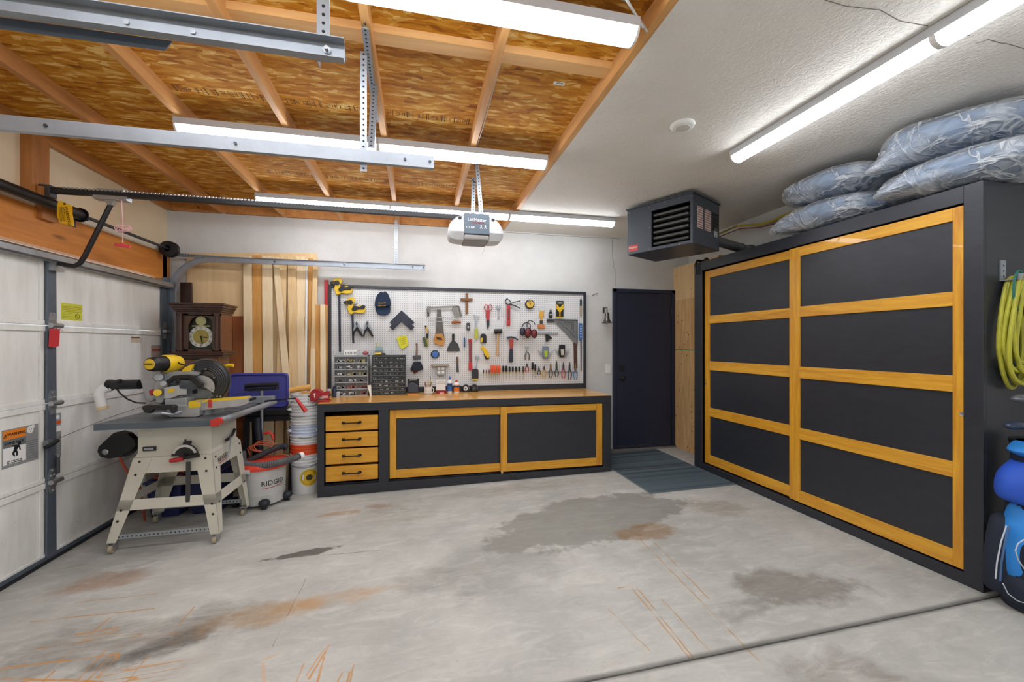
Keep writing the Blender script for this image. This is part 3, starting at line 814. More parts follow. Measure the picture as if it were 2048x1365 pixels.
# far track with curve, beside the back wall; web faces the room
hx = VY(792, 500, 4.97).x
horiz(4.985, 0.087, 2.31, 1, 'galvanised curved door track along the back wall above the lumber',
      [((hx, 4.99, 2.28), (hx, 4.99, CEIL - 0.002)), ((-1.75, 5.03, 2.33), (-2.56, 5.03, 2.36))])
a0 = VY(727, 322, 2.14); a1 = VY(722, 85, 2.14)
horiz(2.12, 0.08, 2.325, -1, 'galvanised horizontal door track crossing in front of middle strip lights',
      [((a0.x, 2.145, 2.26), (a0.x - 0.0, 2.145, 2.84)), (VZ(729, 44, 2.838), VZ(752, 236, 2.838)), (VZ(748, 168, 2.83), VY(742, 296, 2.2))], curve=False)
# neighbouring bay's track, close overhead
m = MB(); yy = 1.36; zc_ = VY(690, 108, yy).z; xe = VY(690, 100, yy).x
m.box(-2.4, xe, yy, yy + 0.003, zc_ - 0.028, zc_ + 0.03); m.box(-2.4, xe, yy - 0.03, yy, zc_ + 0.027, zc_ + 0.03); m.box(-2.4, xe, yy - 0.028, yy, zc_ - 0.031, zc_ - 0.028)
m.box(-2.4, xe, yy + 0.003, yy + 0.034, zc_ + 0.0, zc_ + 0.003)
b_ = MB(); b_.cyl((xe - 0.05, yy - 0.02, zc_), (xe - 0.05, yy + 0.01, zc_), 0.006, 8); b_.cyl((xe - 0.05, yy - 0.008, zc_), (xe - 0.05, yy, zc_), 0.012, 6)
for bx in (-0.62, -0.78): b_.cyl((bx, yy - 0.004, zc_), (bx, yy, zc_), 0.007, 8)
e_ = MB(); e_.prism([(-2.4, yy + 0.02, zc_ - 0.05), (VY(345, 98, yy + 0.02).x - 0.02, yy + 0.02, zc_ - 0.05), (VY(345, 98, yy + 0.02).x, yy + 0.02, zc_ - 0.02), (-2.4, yy + 0.02, zc_ - 0.02)], (0, 0.003, 0))
ha, hh = perf((xe - 0.065, yy + 0.02, zc_ - 0.02), (xe - 0.065, yy + 0.02, OSBZ - 0.05), 0.036)
thing('door_track', 'open steel door track nearest the camera at top left', 'door track', [P('rail', m, M_GALV), P('bolt', b_, M_STEEL), P('stiffener', e_, M_BLUESTEEL), P('hanger', ha, M_GALV, [P('punched_hole', hh, M_HOLE, kind='stuff')])])

# opener: rail, trolley, arm, head
OY = 3.55; OZ = 2.49
m = MB(); m.box(-2.50, 0.36, OY - 0.022, OY + 0.022, OZ - 0.018, OZ + 0.018)
ch = MB()
for i in range(110):
    x = -2.4 + i * 0.0245
    ch.box(x, x + 0.014, OY - 0.026, OY - 0.018, OZ + 0.012, OZ + 0.024)
tr = MB(); tx = VY(222, 395, OY).x
tr.box(tx - 0.09, tx + 0.11, OY - 0.03, OY + 0.03, OZ - 0.045, OZ - 0.018); tr.box(tx - 0.07, tx + 0.09, OY - 0.028, OY + 0.028, OZ + 0.018, OZ + 0.03)
tr.prism([(tx - 0.03, OY - 0.02, OZ - 0.045), (tx + 0.03, OY - 0.02, OZ - 0.045), (tx + 0.012, OY - 0.02, OZ - 0.08), (tx - 0.012, OY - 0.02, OZ - 0.08)], (0, 0.04, 0))
ar = MB()
pe = Vector((DX + 0.055, OY, 1.985)); pk = VY(170, 531, OY); pt = Vector((tx, OY, OZ - 0.07))
pk = Vector((VY(158, 530, OY).x, OY, VY(158, 530, OY).z))
pa_ = VY(128, 530, OY); pb_ = VY(148, 533, OY); pc_ = VY(160, 527, OY); pd_ = VY(170, 512, OY)
ar.tube([pe, pa_, pb_, pc_, pd_, pd_.lerp(pt, 0.5), pt], 0.016, 8)
bk = MB(); bk.box(DX, DX + 0.05, OY - 0.03, OY + 0.05, 1.93, 2.04)
wb = MB(); wb.box(-2.535, -2.47, OY - 0.03, OY + 0.03, OZ - 0.05, OZ + 0.03)
hd = MB(); lens = MB()
hx0, hx1 = VY(895, 460, OY).x, VY(1003, 460, OY).x
cx = (hx0 + hx1) / 2; zt_, zb_ = VY(948, 436, OY).z, VY(948, 489, OY).z
hw = (hx1 - hx0) / 2
def shell(m, xa, xb, outer):
    """side lens: bulging from the inner face xa to the tip xb"""
    rings = []
    K = 8
    for i in range(K + 1):
        t = i / K
        x = xa + (xb - xa) * math.sin(t * PI / 2) ** 0.95
        s_ = math.sqrt(max(0.0, 1 - t * t))
        top = zt_ - 0.145 * t ** 1.5; bot_ = zb_ + 0.012 + 0.055 * t ** 3
        hy_ = 0.13 * (0.45 + 0.55 * s_)
        
        rings.append([m.bm.verts.new(p) for p in ((x, OY - hy_, bot_ + 0.06 * s_), (x, OY - hy_ * 0.8, top - 0.02 * s_), (x, OY - hy_ * 0.5, top), (x, OY + hy_ * 0.5, top), (x, OY + hy_ * 0.8, top - 0.02 * s_), (x, OY + hy_, bot_ + 0.06 * s_), (x, OY + hy_ * 0.7, bot_), (x, OY - hy_ * 0.7, bot_))])
    for A, B in zip(rings, rings[1:]):
        for k_ in range(8): m.bm.faces.new((A[k_], A[(k_ + 1) % 8], B[(k_ + 1) % 8], B[k_]))
    m.bm.faces.new(rings[0]); m.bm.faces.new(rings[-1][::-1])
l1 = MB(); shell(l1, cx - 0.105, hx0, 1); l2 = MB(); shell(l2, cx + 0.105, hx1, 1)
hd.box(cx - 0.106, cx + 0.106, OY - 0.125, OY + 0.125, zb_ + 0.055, zt_)
bt = MB(); bt.prism([(cx - 0.106, OY - 0.12, zb_ + 0.055), (cx + 0.106, OY - 0.12, zb_ + 0.055), (cx + 0.106, OY + 0.12, zb_ + 0.055), (cx - 0.106, OY + 0.12, zb_ + 0.055)], (0, 0, -0.05))
f0 = OY - 0.1265
logo = text_mb('LiftMaster', 0.038, (cx + 0.002, f0, zt_ - 0.055), ext=0.001)
logo2 = text_mb('PROFESSIONAL', 0.015, (cx + 0.01, f0, zt_ - 0.078), ext=0.0008)
logo3 = text_mb('1/2 HP', 0.026, (cx - 0.055, f0, zt_ - 0.118), ext=0.001)
fig = MB()
for fx in (cx + 0.035, cx + 0.07):
    fig.lathe([(0, 0.001), (0.006, 0.001), (0.006, 0)], (fx, f0, zt_ - 0.1), (0, -1, 0), 10)
    fig.bar((fx - 0.01, f0, zt_ - 0.122), (fx, f0, zt_ - 0.106), 0.003, 0.001); fig.bar((fx + 0.01, f0, zt_ - 0.122), (fx, f0, zt_ - 0.106), 0.003, 0.001)
vents = MB()
for s_ in (-1, 1): vents.prism([(cx + s_ * 0.125, OY - 0.126, zt_ - 0.03), (cx + s_ * 0.15, OY - 0.126, zt_ - 0.035), (cx + s_ * 0.15, OY - 0.126, zt_ - 0.045), (cx + s_ * 0.125, OY - 0.126, zt_ - 0.045)], (0, 0.02, 0))
h1, o1 = perf((cx - 0.015, OY + 0.0, zt_), (cx - 0.005, OY + 0.02, CEIL + 0.0))
h2, o2 = perf((cx + 0.05, OY - 0.06, zt_), (cx + 0.01, OY - 0.06, OSBZ))
an = MB(); an.tube([(cx + 0.08, OY - 0.08, zb_ + 0.06), (cx + 0.085, OY - 0.09, zb_), (cx + 0.05, OY - 0.1, zb_ - 0.1), (cx + 0.045, OY - 0.1, zb_ - 0.105)], 0.0018, 5)
wr = MB(); wr.tube([(cx + 0.1, OY, zt_ + 0.03), (cx + 0.0, OY - 0.05, zt_ + 0.12), (cx + 0.07, OY - 0.05, zt_ + 0.18), (cx + 0.03, OY, zt_ + 0.28), (cx - 0.04, OY, CEIL - 0.01)], 0.003, 6)
thing('garage_door_opener', 'grey garage door opener reading LiftMaster with black chain rail', 'garage door opener',
      [P('motor_housing', hd, flat('5c6a76', 0.45), [P('logo', logo, M_WHITE), P('lettering', logo2, M_RED), P('lettering', logo3, M_WHITE), P('figure_symbol', fig, M_WHITE)], bevel=0.006),
       P('belly_pan', bt, flat('8a8580', 0.4), bevel=0.015), P('light_lens', l1, flat('d4d6d8', 0.35), smooth=True), P('light_lens', l2, flat('d4d6d8', 0.35), smooth=True), P('vent', vents, M_BLACK),
       P('rail', m, M_BLACK), P('chain', ch, M_STEEL), P('trolley', tr, M_STEEL), P('door_arm', ar, M_BLACK, smooth=True), P('door_bracket', bk, M_STEEL), P('wall_bracket', wb, M_DKSTEEL),
       P('hanger', h1, M_GALV, [P('punched_hole', o1, M_HOLE, kind='stuff')]), P('hanger', h2, M_GALV, [P('punched_hole', o2, M_HOLE, kind='stuff')]), P('antenna', an, M_STEEL), P('cable', wr, M_BLACK)])
# emergency release rope with red handle
m_ = 0
p0 = VY(243, 402, OY - 0.03); p1 = VY(246, 455, OY - 0.03); p2 = VY(245, 487, OY - 0.03); hz = VY(245, 492, OY - 0.03)
m = MB(); m.tube([(p0.x - 0.03, OY - 0.03, OZ - 0.045), p0, p1, p2], 0.003, 6)
for k_ in range(3):
    m.tube([(p1.x + 0.05 * math.cos(t) * (1 - 0.15 * k_), OY - 0.03 + 0.01 * math.sin(2 * t + k_), p1.z - 0.01 + 0.025 * math.sin(t + k_ * 0.5)) for t in [2 * PI * i / 18 for i in range(18)]], 0.003, 6, True)
h_ = MB(); h_.tube([(hz.x - 0.045, OY - 0.03, hz.z + 0.006), (hz.x + 0.045, OY - 0.03, hz.z - 0.006)], 0.011, 8); h_.box(hz.x - 0.008, hz.x + 0.008, OY - 0.035, OY - 0.025, hz.z, hz.z + 0.02)
thing('release_cord', 'pink rope with a red pull handle hanging from opener trolley', 'pull cord', [P('rope', m, flat('e7b3b9', 0.7)), P('pull_handle', h_, flat('e2474f', 0.5))])
# sensor / jamb hardware at far side of the door
m = MB(); m.box(-2.53, -2.46, 4.93, 4.945, fz(DX), 2.1)
thing('track_angle', 'vertical steel mounting angle at far edge of garage door', 'angle iron', [P('angle', m, flat('5a6672', 0.5, 0.4))])
# ---------------------------------------------------------------- workbench
BF, BB = 4.36, 5.165
bx0, bx1 = -0.942, 2.128
BT = 0.842
m = MB()
def slab(m, x0, x1, y0, y1, z0, z1): m.box(x0, x1, y0, y1, z0, z1)
da, db = VY(648, 900, BF).x, VY(757.5, 900, BF).x
ea, eb = VY(777, 900, BF).x, VY(1207, 900, BF).x
T_ = 0.03
def foot(m, x0, x1, y0, y1, z1): m.prism([(x0, y0, fz(x0) + 0.001), (x1, y0, fz(x1) + 0.001), (x1, y0, z1), (x0, y0, z1)], (0, y1 - y0, 0))
foot(m, bx0, bx1, BF, BF + 0.05, 0.045)
m.box(bx0, bx1, BF, BF + 0.05, 0.765, BT)
m.box(bx0, da, BF, BF + 0.05, 0.045, 0.765); m.box(db, ea, BF, BF + 0.05, 0.045, 0.765); m.box(eb, bx1, BF, BF + 0.05, 0.045, 0.765)
foot(m, bx0, bx0 + 0.02, BF + 0.05, BB, BT - 0.001); foot(m, bx1 - 0.02, bx1, BF + 0.05, BB, BT - 0.001)
m.box(bx0 + 0.02, bx1 - 0.02, BB - 0.02, BB, 0.0, BT - 0.03); m.box(bx0 + 0.02, bx1 - 0.02, BF + 0.05, BB - 0.02, 0.03, 0.05)
m.box(db + 0.03, db + 0.05, BF + 0.05, BB - 0.02, 0.05, BT - 0.03); m.box(bx0 + 0.02, bx1 - 0.02, BF + 0.05, BF + 0.3, BT - 0.05, BT - 0.035)
parts = [P('frame', m, M_CHAR, bevel=0.002)]
for i, (a, b) in enumerate(((834.5, 864), (868, 897.6), (901.5, 931), (936, 966))):
    zt_, zb_ = VY(650, a, BF).z, VY(650, b, BF).z
    f = MB(); f.box(da + 0.012, db - 0.008, BF + 0.012, BF + 0.034, zb_, zt_); f.box(da + 0.03, db - 0.03, BF + 0.034, BF + 0.5, zb_ + 0.01, zt_ - 0.02)
    hx = VY(703, 900, BF).x; hz_ = (zt_ + zb_) / 2 + 0.006
    h = MB(); h.bar((hx - 0.075, BF - 0.02, hz_), (hx + 0.075, BF - 0.02, hz_), 0.012, 0.008)
    for s_ in (-1, 1):
        h.box(hx + s_ * 0.07 - 0.01, hx + s_ * 0.07 + 0.01, BF - 0.024, BF + 0.012, hz_ - 0.009, hz_ + 0.009)
        h.box(hx + s_ * 0.078 - 0.014, hx + s_ * 0.078 + 0.014, BF + 0.008, BF + 0.012, hz_ - 0.012, hz_ + 0.012)
    parts.append(P('drawer', f, M_AMBER_H, [P('handle', h, M_BLACK, bevel=0.002)], bevel=0.003))
def slide(x0, x1, z0, z1, yf, sw, rwt, rwb):
    st = MB(); st.box(x0, x0 + sw, yf, yf + 0.02, z0, z1); st.box(x1 - sw, x1, yf, yf + 0.02, z0, z1)
    rl = MB(); rl.box(x0 + sw, x1 - sw, yf, yf + 0.0205, z0, z0 + rwb); rl.box(x0 + sw, x1 - sw, yf, yf + 0.0205, z1 - rwt, z1)
    pn = MB(); pn.box(x0 + sw, x1 - sw, yf + 0.014, yf + 0.019, z0 + rwb, z1 - rwt)
    return P('sliding_door', pn, M_CHAR, [P('stile', st, M_AMBER_V, bevel=0.002), P('rail', rl, M_AMBER_H, bevel=0.002)])
xm = VY(1001, 900, BF).x
parts.append(slide(ea + 0.008, xm + 0.08, 0.066, 0.757, BF + 0.034, 0.064, 0.085, 0.085))
parts.append(slide(xm + 0.003, eb - 0.01, 0.066, 0.755, BF + 0.008, 0.072, 0.07, 0.085))
g = MB(); g.box(xm + 0.01, xm + 0.028, BF + 0.004, BF + 0.02, 0.05, 0.068)
parts.append(P('floor_guide', g, flat('e3c9a0', 0.5)))
thing('workbench', 'long charcoal workbench with four amber drawers and two sliding doors', 'workbench', parts)
n = N('amber_worktop', 0.28)
g = n.noise(n.map((1.1, 11, 11)), 1.3, 5, 0.6, 1.0)
col = n.ramp(g, [(0.32, 'c88732'), (0.6, 'e2ad55')])
wear = n.ramp(n.noise(n.co, 5, 5, 0.7), [(0.55, 0.0), (0.7, 0.5)])
col = n.mix(wear, col, 'ad6e28'); n.color(col); n.b.inputs['Coat Weight'].default_value = 0.4
m = MB(); m.box(bx0 + 0.001, bx1 - 0.002, BF + 0.003, 5.12, BT, BT + 0.004)
thing('worktop', 'glossy amber-stained wooden worktop lying on the charcoal workbench', 'worktop', [P('worktop', m, n.m)])

# ---------------------------------------------------------------- pegboard
PY = 5.145                                    # its face
def m_peg():
    n = N('white_pegboard', 0.45)
    x, y, z = n.xyz()
    s = 0.0254
    fx = n.math('SUBTRACT', n.math('FRACT', n.math('DIVIDE', x, s)), 0.5)
    fz_ = n.math('SUBTRACT', n.math('FRACT', n.math('DIVIDE', z, s)), 0.5)
    d = n.math('SQRT', n.math('ADD', n.math('MULTIPLY', fx, fx), n.math('MULTIPLY', fz_, fz_)))
    mk = n.ramp(d, [(0.13, 1.0), (0.17, 0.0)])
    n.color(n.mix(mk, n.mix(n.noise(n.co, 4, 3), 'd6d7d8', 'e3e4e4'), '3b3f48'))
    n.bump(n.ramp(d, [(0.12, 0.0), (0.18, 1.0)]), 0.6, 0.004)
    return n.m
px0, px1 = VY(657, 700, PY).x, VY(1171, 700, PY).x
z0, z1 = BT + 0.004, VY(1171, 585, PY).z
b = MB(); b.box(px0, px1, PY, PY + 0.012, z0, z1)
f = MB(); t = 0.032
f.box(px0, px1, PY - 0.022, PY + 0.02, z1 - t, z1 + 0.002); f.box(px0, px0 + t, PY - 0.022, PY + 0.02, z0, z1 - t); f.box(px1 - t, px1, PY - 0.022, PY + 0.02, z0, z1 - t)
f.box(px0 + t, px1 - t, PY - 0.02, PY + 0.02, z0, VY(1160, 767, PY).z)
thing('pegboard', 'large white pegboard with dark frame behind the workbench', 'pegboard', [P('perforated_panel', b, m_peg()), P('frame', f, M_CHAR, bevel=0.002)])

# ---------------------------------------------------------------- wardrobe
CX = 3.125
cy0, cy1, CT = 1.734, 4.277, 2.351
oy0, oy1, oz0, oz1 = 1.822, 4.15, 0.08, 2.25
m = MB()
m.prism([(CX, cy0, 0.009), (CX + 0.02, cy0, 0.009), (CX + 0.02, cy0, CT), (CX, cy0, CT)], (0, oy0 - cy0, 0))
m.box(CX, CX + 0.02, oy1, cy1, 0.009, CT); m.box(CX, CX + 0.02, oy0, oy1, 0.009, oz0); m.box(CX, CX + 0.02, oy0, oy1, oz1, CT)
m.box(CX + 0.02, XR - 0.01, cy0, cy0 + 0.02, 0.012, CT); m.box(CX + 0.02, XR - 0.01, cy1 - 0.02, cy1, 0.012, CT)
m.box(CX + 0.02, XR - 0.01, cy0 + 0.02, cy1 - 0.02, CT - 0.02, CT); m.box(XR - 0.03, XR - 0.01, cy0 + 0.02, cy1 - 0.02, 0.02, CT - 0.02)
m.box(CX + 0.02, XR - 0.03, cy0 + 0.02, cy1 - 0.02, oz0 - 0.02, oz0 - 0.004)
parts = [P('carcass', m, M_CHAR, bevel=0.002)]
def wdoor(ya, yb, xf, sa, sb):
    st = MB(); st.box(xf, xf + 0.022, ya, ya + sa, oz0 + 0.012, oz1 - 0.012); st.box(xf, xf + 0.022, yb - sb, yb, oz0 + 0.012, oz1 - 0.012)
    rl = MB()
    for a, b in ((0.092, 0.189), (0.621, 0.716), (1.134, 1.232), (1.65, 1.736), (2.16, 2.238)): rl.box(xf, xf + 0.0215, ya + sa, yb - sb, a, b)
    pn = MB(); pn.box(xf + 0.012, xf + 0.018, ya + sa, yb - sb, 0.1, 2.2)
    return P('sliding_door', pn, M_CHAR, [P('stile', st, M_AMBER_V, bevel=0.002), P('rail', rl, M_AMBER_Y, bevel=0.002)])
nd = wdoor(1.826, 3.012, CX + 0.006, 0.052, 0.1)
fd = wdoor(2.93, 4.142, CX + 0.034, 0.08, 0.075)
pu = MB(); p = VX(1923, 829, CX); pu.lathe([(0.0, 0.001), (0.008, 0.001), (0.012, 0.003), (0.013, 0.0)], (CX + 0.006, p.y, p.z), (-1, 0, 0), 16)
nd['sub'].append(P('finger_pull', pu, M_STEEL))
pu = MB(); p = VX(1411, 768, CX + 0.03); pu.lathe([(0.0, 0.001), (0.008, 0.001), (0.012, 0.003), (0.013, 0.0)], (CX + 0.034, p.y, p.z), (-1, 0, 0), 16)
fd['sub'].append(P('finger_pull', pu, M_STEEL))
parts += [nd, fd]
thing('wardrobe', 'tall charcoal wardrobe cabinet with amber-framed four-panel sliding doors', 'cabinet', parts)
# black hook on the wardrobe's far top corner
p = VY(1385, 535, 4.27)
m = MB(); m.tube([(3.10, 4.22, 2.22), (3.095, 4.22, 2.33), (3.12, 4.22, 2.375), (3.2, 4.22, 2.372)], 0.014, 8)
m2 = MB(); m2.tube([(3.2, 4.2, 2.37), (3.24, 4.22, 2.40), (3.3, 4.25, 2.375)], 0.02, 8)
thing('hanging_strap', 'black strap hooked over the far top corner of wardrobe', 'strap', [P('strap', m, M_BLACK, smooth=True), P('bundle', m2, flat('4a2f26', 0.7), smooth=True)])

# ---------------------------------------------------------------- wrapped cushions on the wardrobe
def m_plaid():
    n = N('blue_plaid_cloth', 0.85)
    x, y, z = n.xyz()
    w1 = n.noise(n.co, 3, 2)
    def stripe(c, f, th):
        v = n.math('ADD', n.math('MULTIPLY', c, f), n.math('MULTIPLY', w1, 0.6))
        return n.math('GREATER_THAN', n.math('SINE', v), th)
    a = stripe(n.math('ADD', y, z), 34, 0.75); b = stripe(n.math('SUBTRACT', y, n.math('MULTIPLY', z, 1.3)), 30, 0.8)
    col = n.mix(n.noise(n.co, 5, 4), '46658a', '7593b5')
    col = n.mix(n.math('MULTIPLY', a, 0.55), col, '33506f'); col = n.mix(n.math('MULTIPLY', b, 0.5), col, '2b4463')
    n.color(col); return n.m
M_PLAID = m_plaid()
def m_film():
    n = N('clear_plastic_film', 0.22)
    t = n.t
    mixs = t.nodes.new('ShaderNodeMixShader'); tr = t.nodes.new('ShaderNodeBsdfTransparent'); out = t.nodes['Material Output']
    def ridge(sc, ro, sz, wd):
        v = n.noise(n.map(sc, rot=ro), sz, 3, 0.5, 0.8)
        return n.ramp(n.math('ABSOLUTE', n.math('SUBTRACT', v, 0.5)), [(0.0, 1.0), (wd, 0.0)])
    a = ridge((1, 1, 5), (0.5, 0, 0), 2.2, 0.035); b = ridge((1, 4, 1), (-0.7, 0.3, 0), 2.0, 0.03); c = ridge((1, 2, 3), (1.0, 0, 0.3), 4.0, 0.03)
    rd = n.math('MAXIMUM', n.math('MAXIMUM', a, b), n.math('MULTIPLY', c, 0.7))
    big = n.ramp(n.noise(n.co, 3.5, 3, 0.5, 0.5), [(0.42, 0.2), (0.56, 0.36), (0.68, 0.75)])
    fac = n.math('MAXIMUM', big, n.math('MULTIPLY', rd, 0.7))
    n.color('eef2f6'); n.bump(rd, 0.6, 0.02)
    t.links.new(fac, mixs.inputs[0]); t.links.new(tr.outputs[0], mixs.inputs[1]); t.links.new(n.b.outputs[0], mixs.inputs[2])
    t.links.new(mixs.outputs[0], out.inputs['Surface'])
    return n.m
M_FILM = m_film()
from mathutils import noise as MN
def blob(c, rx, ry, rz, amp, seed, p=2.6, nn=56, mm=26, fold=0.0, knots=()):
    m = MB()
    rings = []
    c = Vector(c)
    def se(v, e): return math.copysign(abs(v) ** (2 / e), v)
    for j in range(mm + 1):
        t = -PI / 2 + PI * j / mm
        ring = []
        for k_ in range(nn):
            a = 2 * PI * k_ / nn
            d = Vector((se(math.cos(t), p) * se(math.cos(a), 2.4), se(math.cos(t), p) * se(math.sin(a), 2.4), se(math.sin(t), 2.2)))
            q = Vector((d.x * rx, d.y * ry, d.z * rz))
            nz = MN.fractal(q * 5 + Vector((seed, 0, 0)), 0.9, 2.1, 4)
            rg = abs(MN.noise(Vector((q.x * 3 + seed, q.y * 4 + q.z * 5, q.z * 9))))
            f = 1 + amp * nz - fold * (0.12 - min(rg, 0.12)) * 6
            q = q * f
            for kd, ks in knots:
                g_ = max(0, d.normalized().dot(Vector(kd).normalized()) - 0.86) / 0.14
                q = q + Vector(kd).normalized() * ks * g_ * g_
            ring.append(c + q)
        rings.append(ring)
    V = []
    for j, ring in enumerate(rings):
        if j in (0, mm): V.append([m.bm.verts.new(sum(ring, Vector()) / nn)])
        else: V.append([m.bm.verts.new(q) for q in ring])
    for A, B in zip(V, V[1:]):
        for k_ in range(nn):
            k2 = (k_ + 1) % nn
            if len(A) == 1: m.bm.faces.new((A[0], B[k2], B[k_]))
            elif len(B) == 1: m.bm.faces.new((A[k_], A[k2], B[0]))
            else: m.bm.faces.new((A[k_], A[k2], B[k2], B[k_]))
    return m
def cushion(c, rx, ry, rz, seed, label, knots=(), extra=()):
    inner = blob(c, rx * 0.93, ry * 0.93, rz * 0.88, 0.05, seed, 3.2, 72, 32, 0.0, knots)
    film = blob(c, rx, ry, rz, 0.05, seed, 3.2, 110, 50, 0.05, knots)
    for v in film.bm.verts:                    # creases of the thin wrap
        q = v.co - Vector(c)
        r1 = abs(MN.noise(Vector((q.x * 2 + seed, q.y * 3.5 - q.z * 6, q.y * 3 + q.z * 14)))); r2 = abs(MN.noise(Vector((q.x * 6, q.y * 9 + seed, q.z * 16))))
        v.co += q.normalized() * (0.008 * (0.25 - min(r1, 0.25)) * 4 + 0.005 * (0.2 - min(r2, 0.2)) * 5)
    pr = [P('cushion', inner, M_PLAID, smooth=True), P('plastic_wrap', film, M_FILM, smooth=True)] + list(extra)
    return thing('wrapped_cushion', label, 'cushion', pr, 'plastic wrapped blue plaid cushions on the wardrobe')
cushion((3.35, 2.75, 2.470), 0.32, 0.40, 0.112, 1, 'lower plastic-wrapped blue plaid cushion of the farther, smaller stack', [((-0.6, 0.8, -0.25), 0.10), ((-0.8, 0.6, 0.2), 0.03)])
cushion((3.33, 2.74, 2.693), 0.32, 0.385, 0.110, 5, 'upper plastic-wrapped blue plaid cushion of the farther, smaller stack', [((-1, 0.5, 0.2), 0.02)])
cushion((3.33, 1.92, 2.470), 0.325, 0.41, 0.112, 9, 'lower plastic-wrapped blue cushion of the nearer stack on wardrobe corner', [((-0.8, 0.6, -0.3), 0.07)])
tg = MB(); p = VX(1995, 243, 3.02); tg.prism([(3.015, p.y, p.z), (3.015, p.y - 0.03, p.z + 0.02), (3.015, p.y - 0.02, p.z + 0.035), (3.015, p.y + 0.012, p.z + 0.012)], (0.004, 0, 0))
cushion((3.32, 1.955, 2.703), 0.325, 0.395, 0.115, 14, 'upper plastic-wrapped blue cushion of the nearer stack, touching the ceiling', [((-0.8, 0.7, -0.6), 0.12), ((-0.6, 0.3, 0.5), 0.03)])

# ---------------------------------------------------------------- heater
A_ = Vector((2.114, 3.974, 0)); B_ = Vector((2.437, 3.359, 0)); C_ = Vector((2.929, 3.591, 0))
ex = (B_ - A_).normalized(); ey = Vector((-ex.y, ex.x, 0))
if ey.dot(C_ - B_) < 0: ey = -ey
HW, HD = (B_ - A_).length, 0.545
HT, HB = 2.80, 2.342
def hp(u, v, z): return A_ + ex * u + ey * v + Vector((0, 0, z))
def hbox(m, u0, u1, v0, v1, z0, z1): m.prism([hp(u0, v0, z0), hp(u1, v0, z0), hp(u1, v1, z0), hp(u0, v1, z0)], (0, 0, z1 - z0))
M_HEAT = flat('4c535d', 0.4, 0.25, 0.06)
ou = HW * 0.40
m = MB()
hbox(m, 0, HW, 0.02, HD, HB, HB + 0.006); hbox(m, 0, HW, 0.02, HD, HT - 0.006, HT); hbox(m, 0, 0.006, 0.02, HD, HB, HT); hbox(m, HW - 0.006, HW, 0.02, HD, HB, HT); hbox(m, 0, HW, HD - 0.006, HD, HB, HT)
hbox(m, 0, ou, 0, 0.02, HB, HT); hbox(m, HW - 0.022, HW, 0, 0.02, HB, HT); hbox(m, ou, HW - 0.022, 0, 0.02, HT - 0.07, HT); hbox(m, ou, HW - 0.022, 0, 0.02, HB, HB + 0.03)
hbox(m, -0.01, HW + 0.01, -0.01, HD + 0.01, HT, HT + 0.012)
bk = MB(); hbox(bk, ou, HW - 0.022, 0.16, 0.165, HB + 0.03, HT - 0.07); hbox(bk, ou - 0.005, ou, 0.02, 0.16, HB + 0.03, HT - 0.07)
parts = [P('casing', m, M_HEAT, bevel=0.002), P('heat_chamber', bk, M_BLACK)]
for i in range(6):
    z = HB + 0.062 + i * 0.056
    l = MB()
    pts = [(0.0, -0.012), (0.05, -0.022), (0.10, -0.012), (0.115, 0.0), (0.10, 0.016), (0.05, 0.022), (0.0, 0.014), (-0.01, 0.0)]
    l.prism([hp(ou + 0.02, 0.012 + a * 0.9, z + b * 0.8 + a * 0.12) for a, b in pts], ex * (HW - 0.022 - ou - 0.045))
    parts.append(P('heat_exchanger_tube', l, flat('8b8f92', 0.35, 0.7, 0.3), smooth=True))
s = MB()
for u, z in ((0.02, HB + 0.02), (0.02, HT - 0.03), (ou - 0.02, HT - 0.03), (ou - 0.02, (HT + HB) / 2), (ou - 0.02, HB + 0.015), (HW * 0.6, HT - 0.02), (HW * 0.82, HT - 0.02), (HW * 0.6, HB + 0.012), (HW * 0.82, HB + 0.012), (HW - 0.01, HT - 0.03)):
    s.lathe([(0, 0.003), (0.004, 0.002), (0.005, 0)], hp(u, 0, z), -ey, 8)
parts.append(P('screw', s, M_STEEL))
lb = MB(); lb.prism([hp(0.018, 0, HB + 0.03), hp(0.125, 0, HB + 0.03), hp(0.125, 0, HB + 0.09), hp(0.018, 0, HB + 0.09)], -ey * 0.001)
ang = math.degrees(math.atan2(ex.y, ex.x))
lt = text_mb('Dayton', 0.034, hp(0.071, -0.0016, HB + 0.066), ang)
parts.append(P('brand_plate', lb, flat('d6453c', 0.4), [P('lettering', lt, M_WHITE)]))
def side_label(v0, v1, z0, z1, hexc, rows, hc2):
    a = MB(); a.prism([hp(HW, v0, z0), hp(HW, v1, z0), hp(HW, v1, z1), hp(HW, v0, z1)], ex * 0.001)
    b = MB()
    for i in range(rows):
        zz = z0 + (z1 - z0) * (i + 0.3) / rows
        b.prism([hp(HW + 0.001, v0 + 0.006, zz), hp(HW + 0.001, v1 - 0.006, zz), hp(HW + 0.001, v1 - 0.006, zz + (z1 - z0) / rows * 0.5), hp(HW + 0.001, v0 + 0.006, zz + (z1 - z0) / rows * 0.5)], ex * 0.0006)
    return P('label', a, flat(hexc, 0.5), [P('small_print', b, flat(hc2, 0.5))])
parts += [side_label(0.09, 0.2, HT - 0.3, HT - 0.1, 'cfc6bf', 9, 'a07268'), side_label(0.235, 0.36, HT - 0.3, HT - 0.1, 'cfc6bf', 9, 'a07268'), side_label(0.44, 0.5, HT - 0.33, HT - 0.24, 'c4c6c6', 4, '8a8c8e')]
lv = MB()
for i in range(8): lv.prism([hp(HW, 0.38, HT - 0.1 - i * 0.022), hp(HW, 0.52, HT - 0.1 - i * 0.022), hp(HW + 0.006, 0.52, HT - 0.112 - i * 0.022), hp(HW + 0.006, 0.38, HT - 0.112 - i * 0.022)], (0, 0, -0.004))
parts.append(P('vent_slot', lv, flat('30201c', 0.6)))
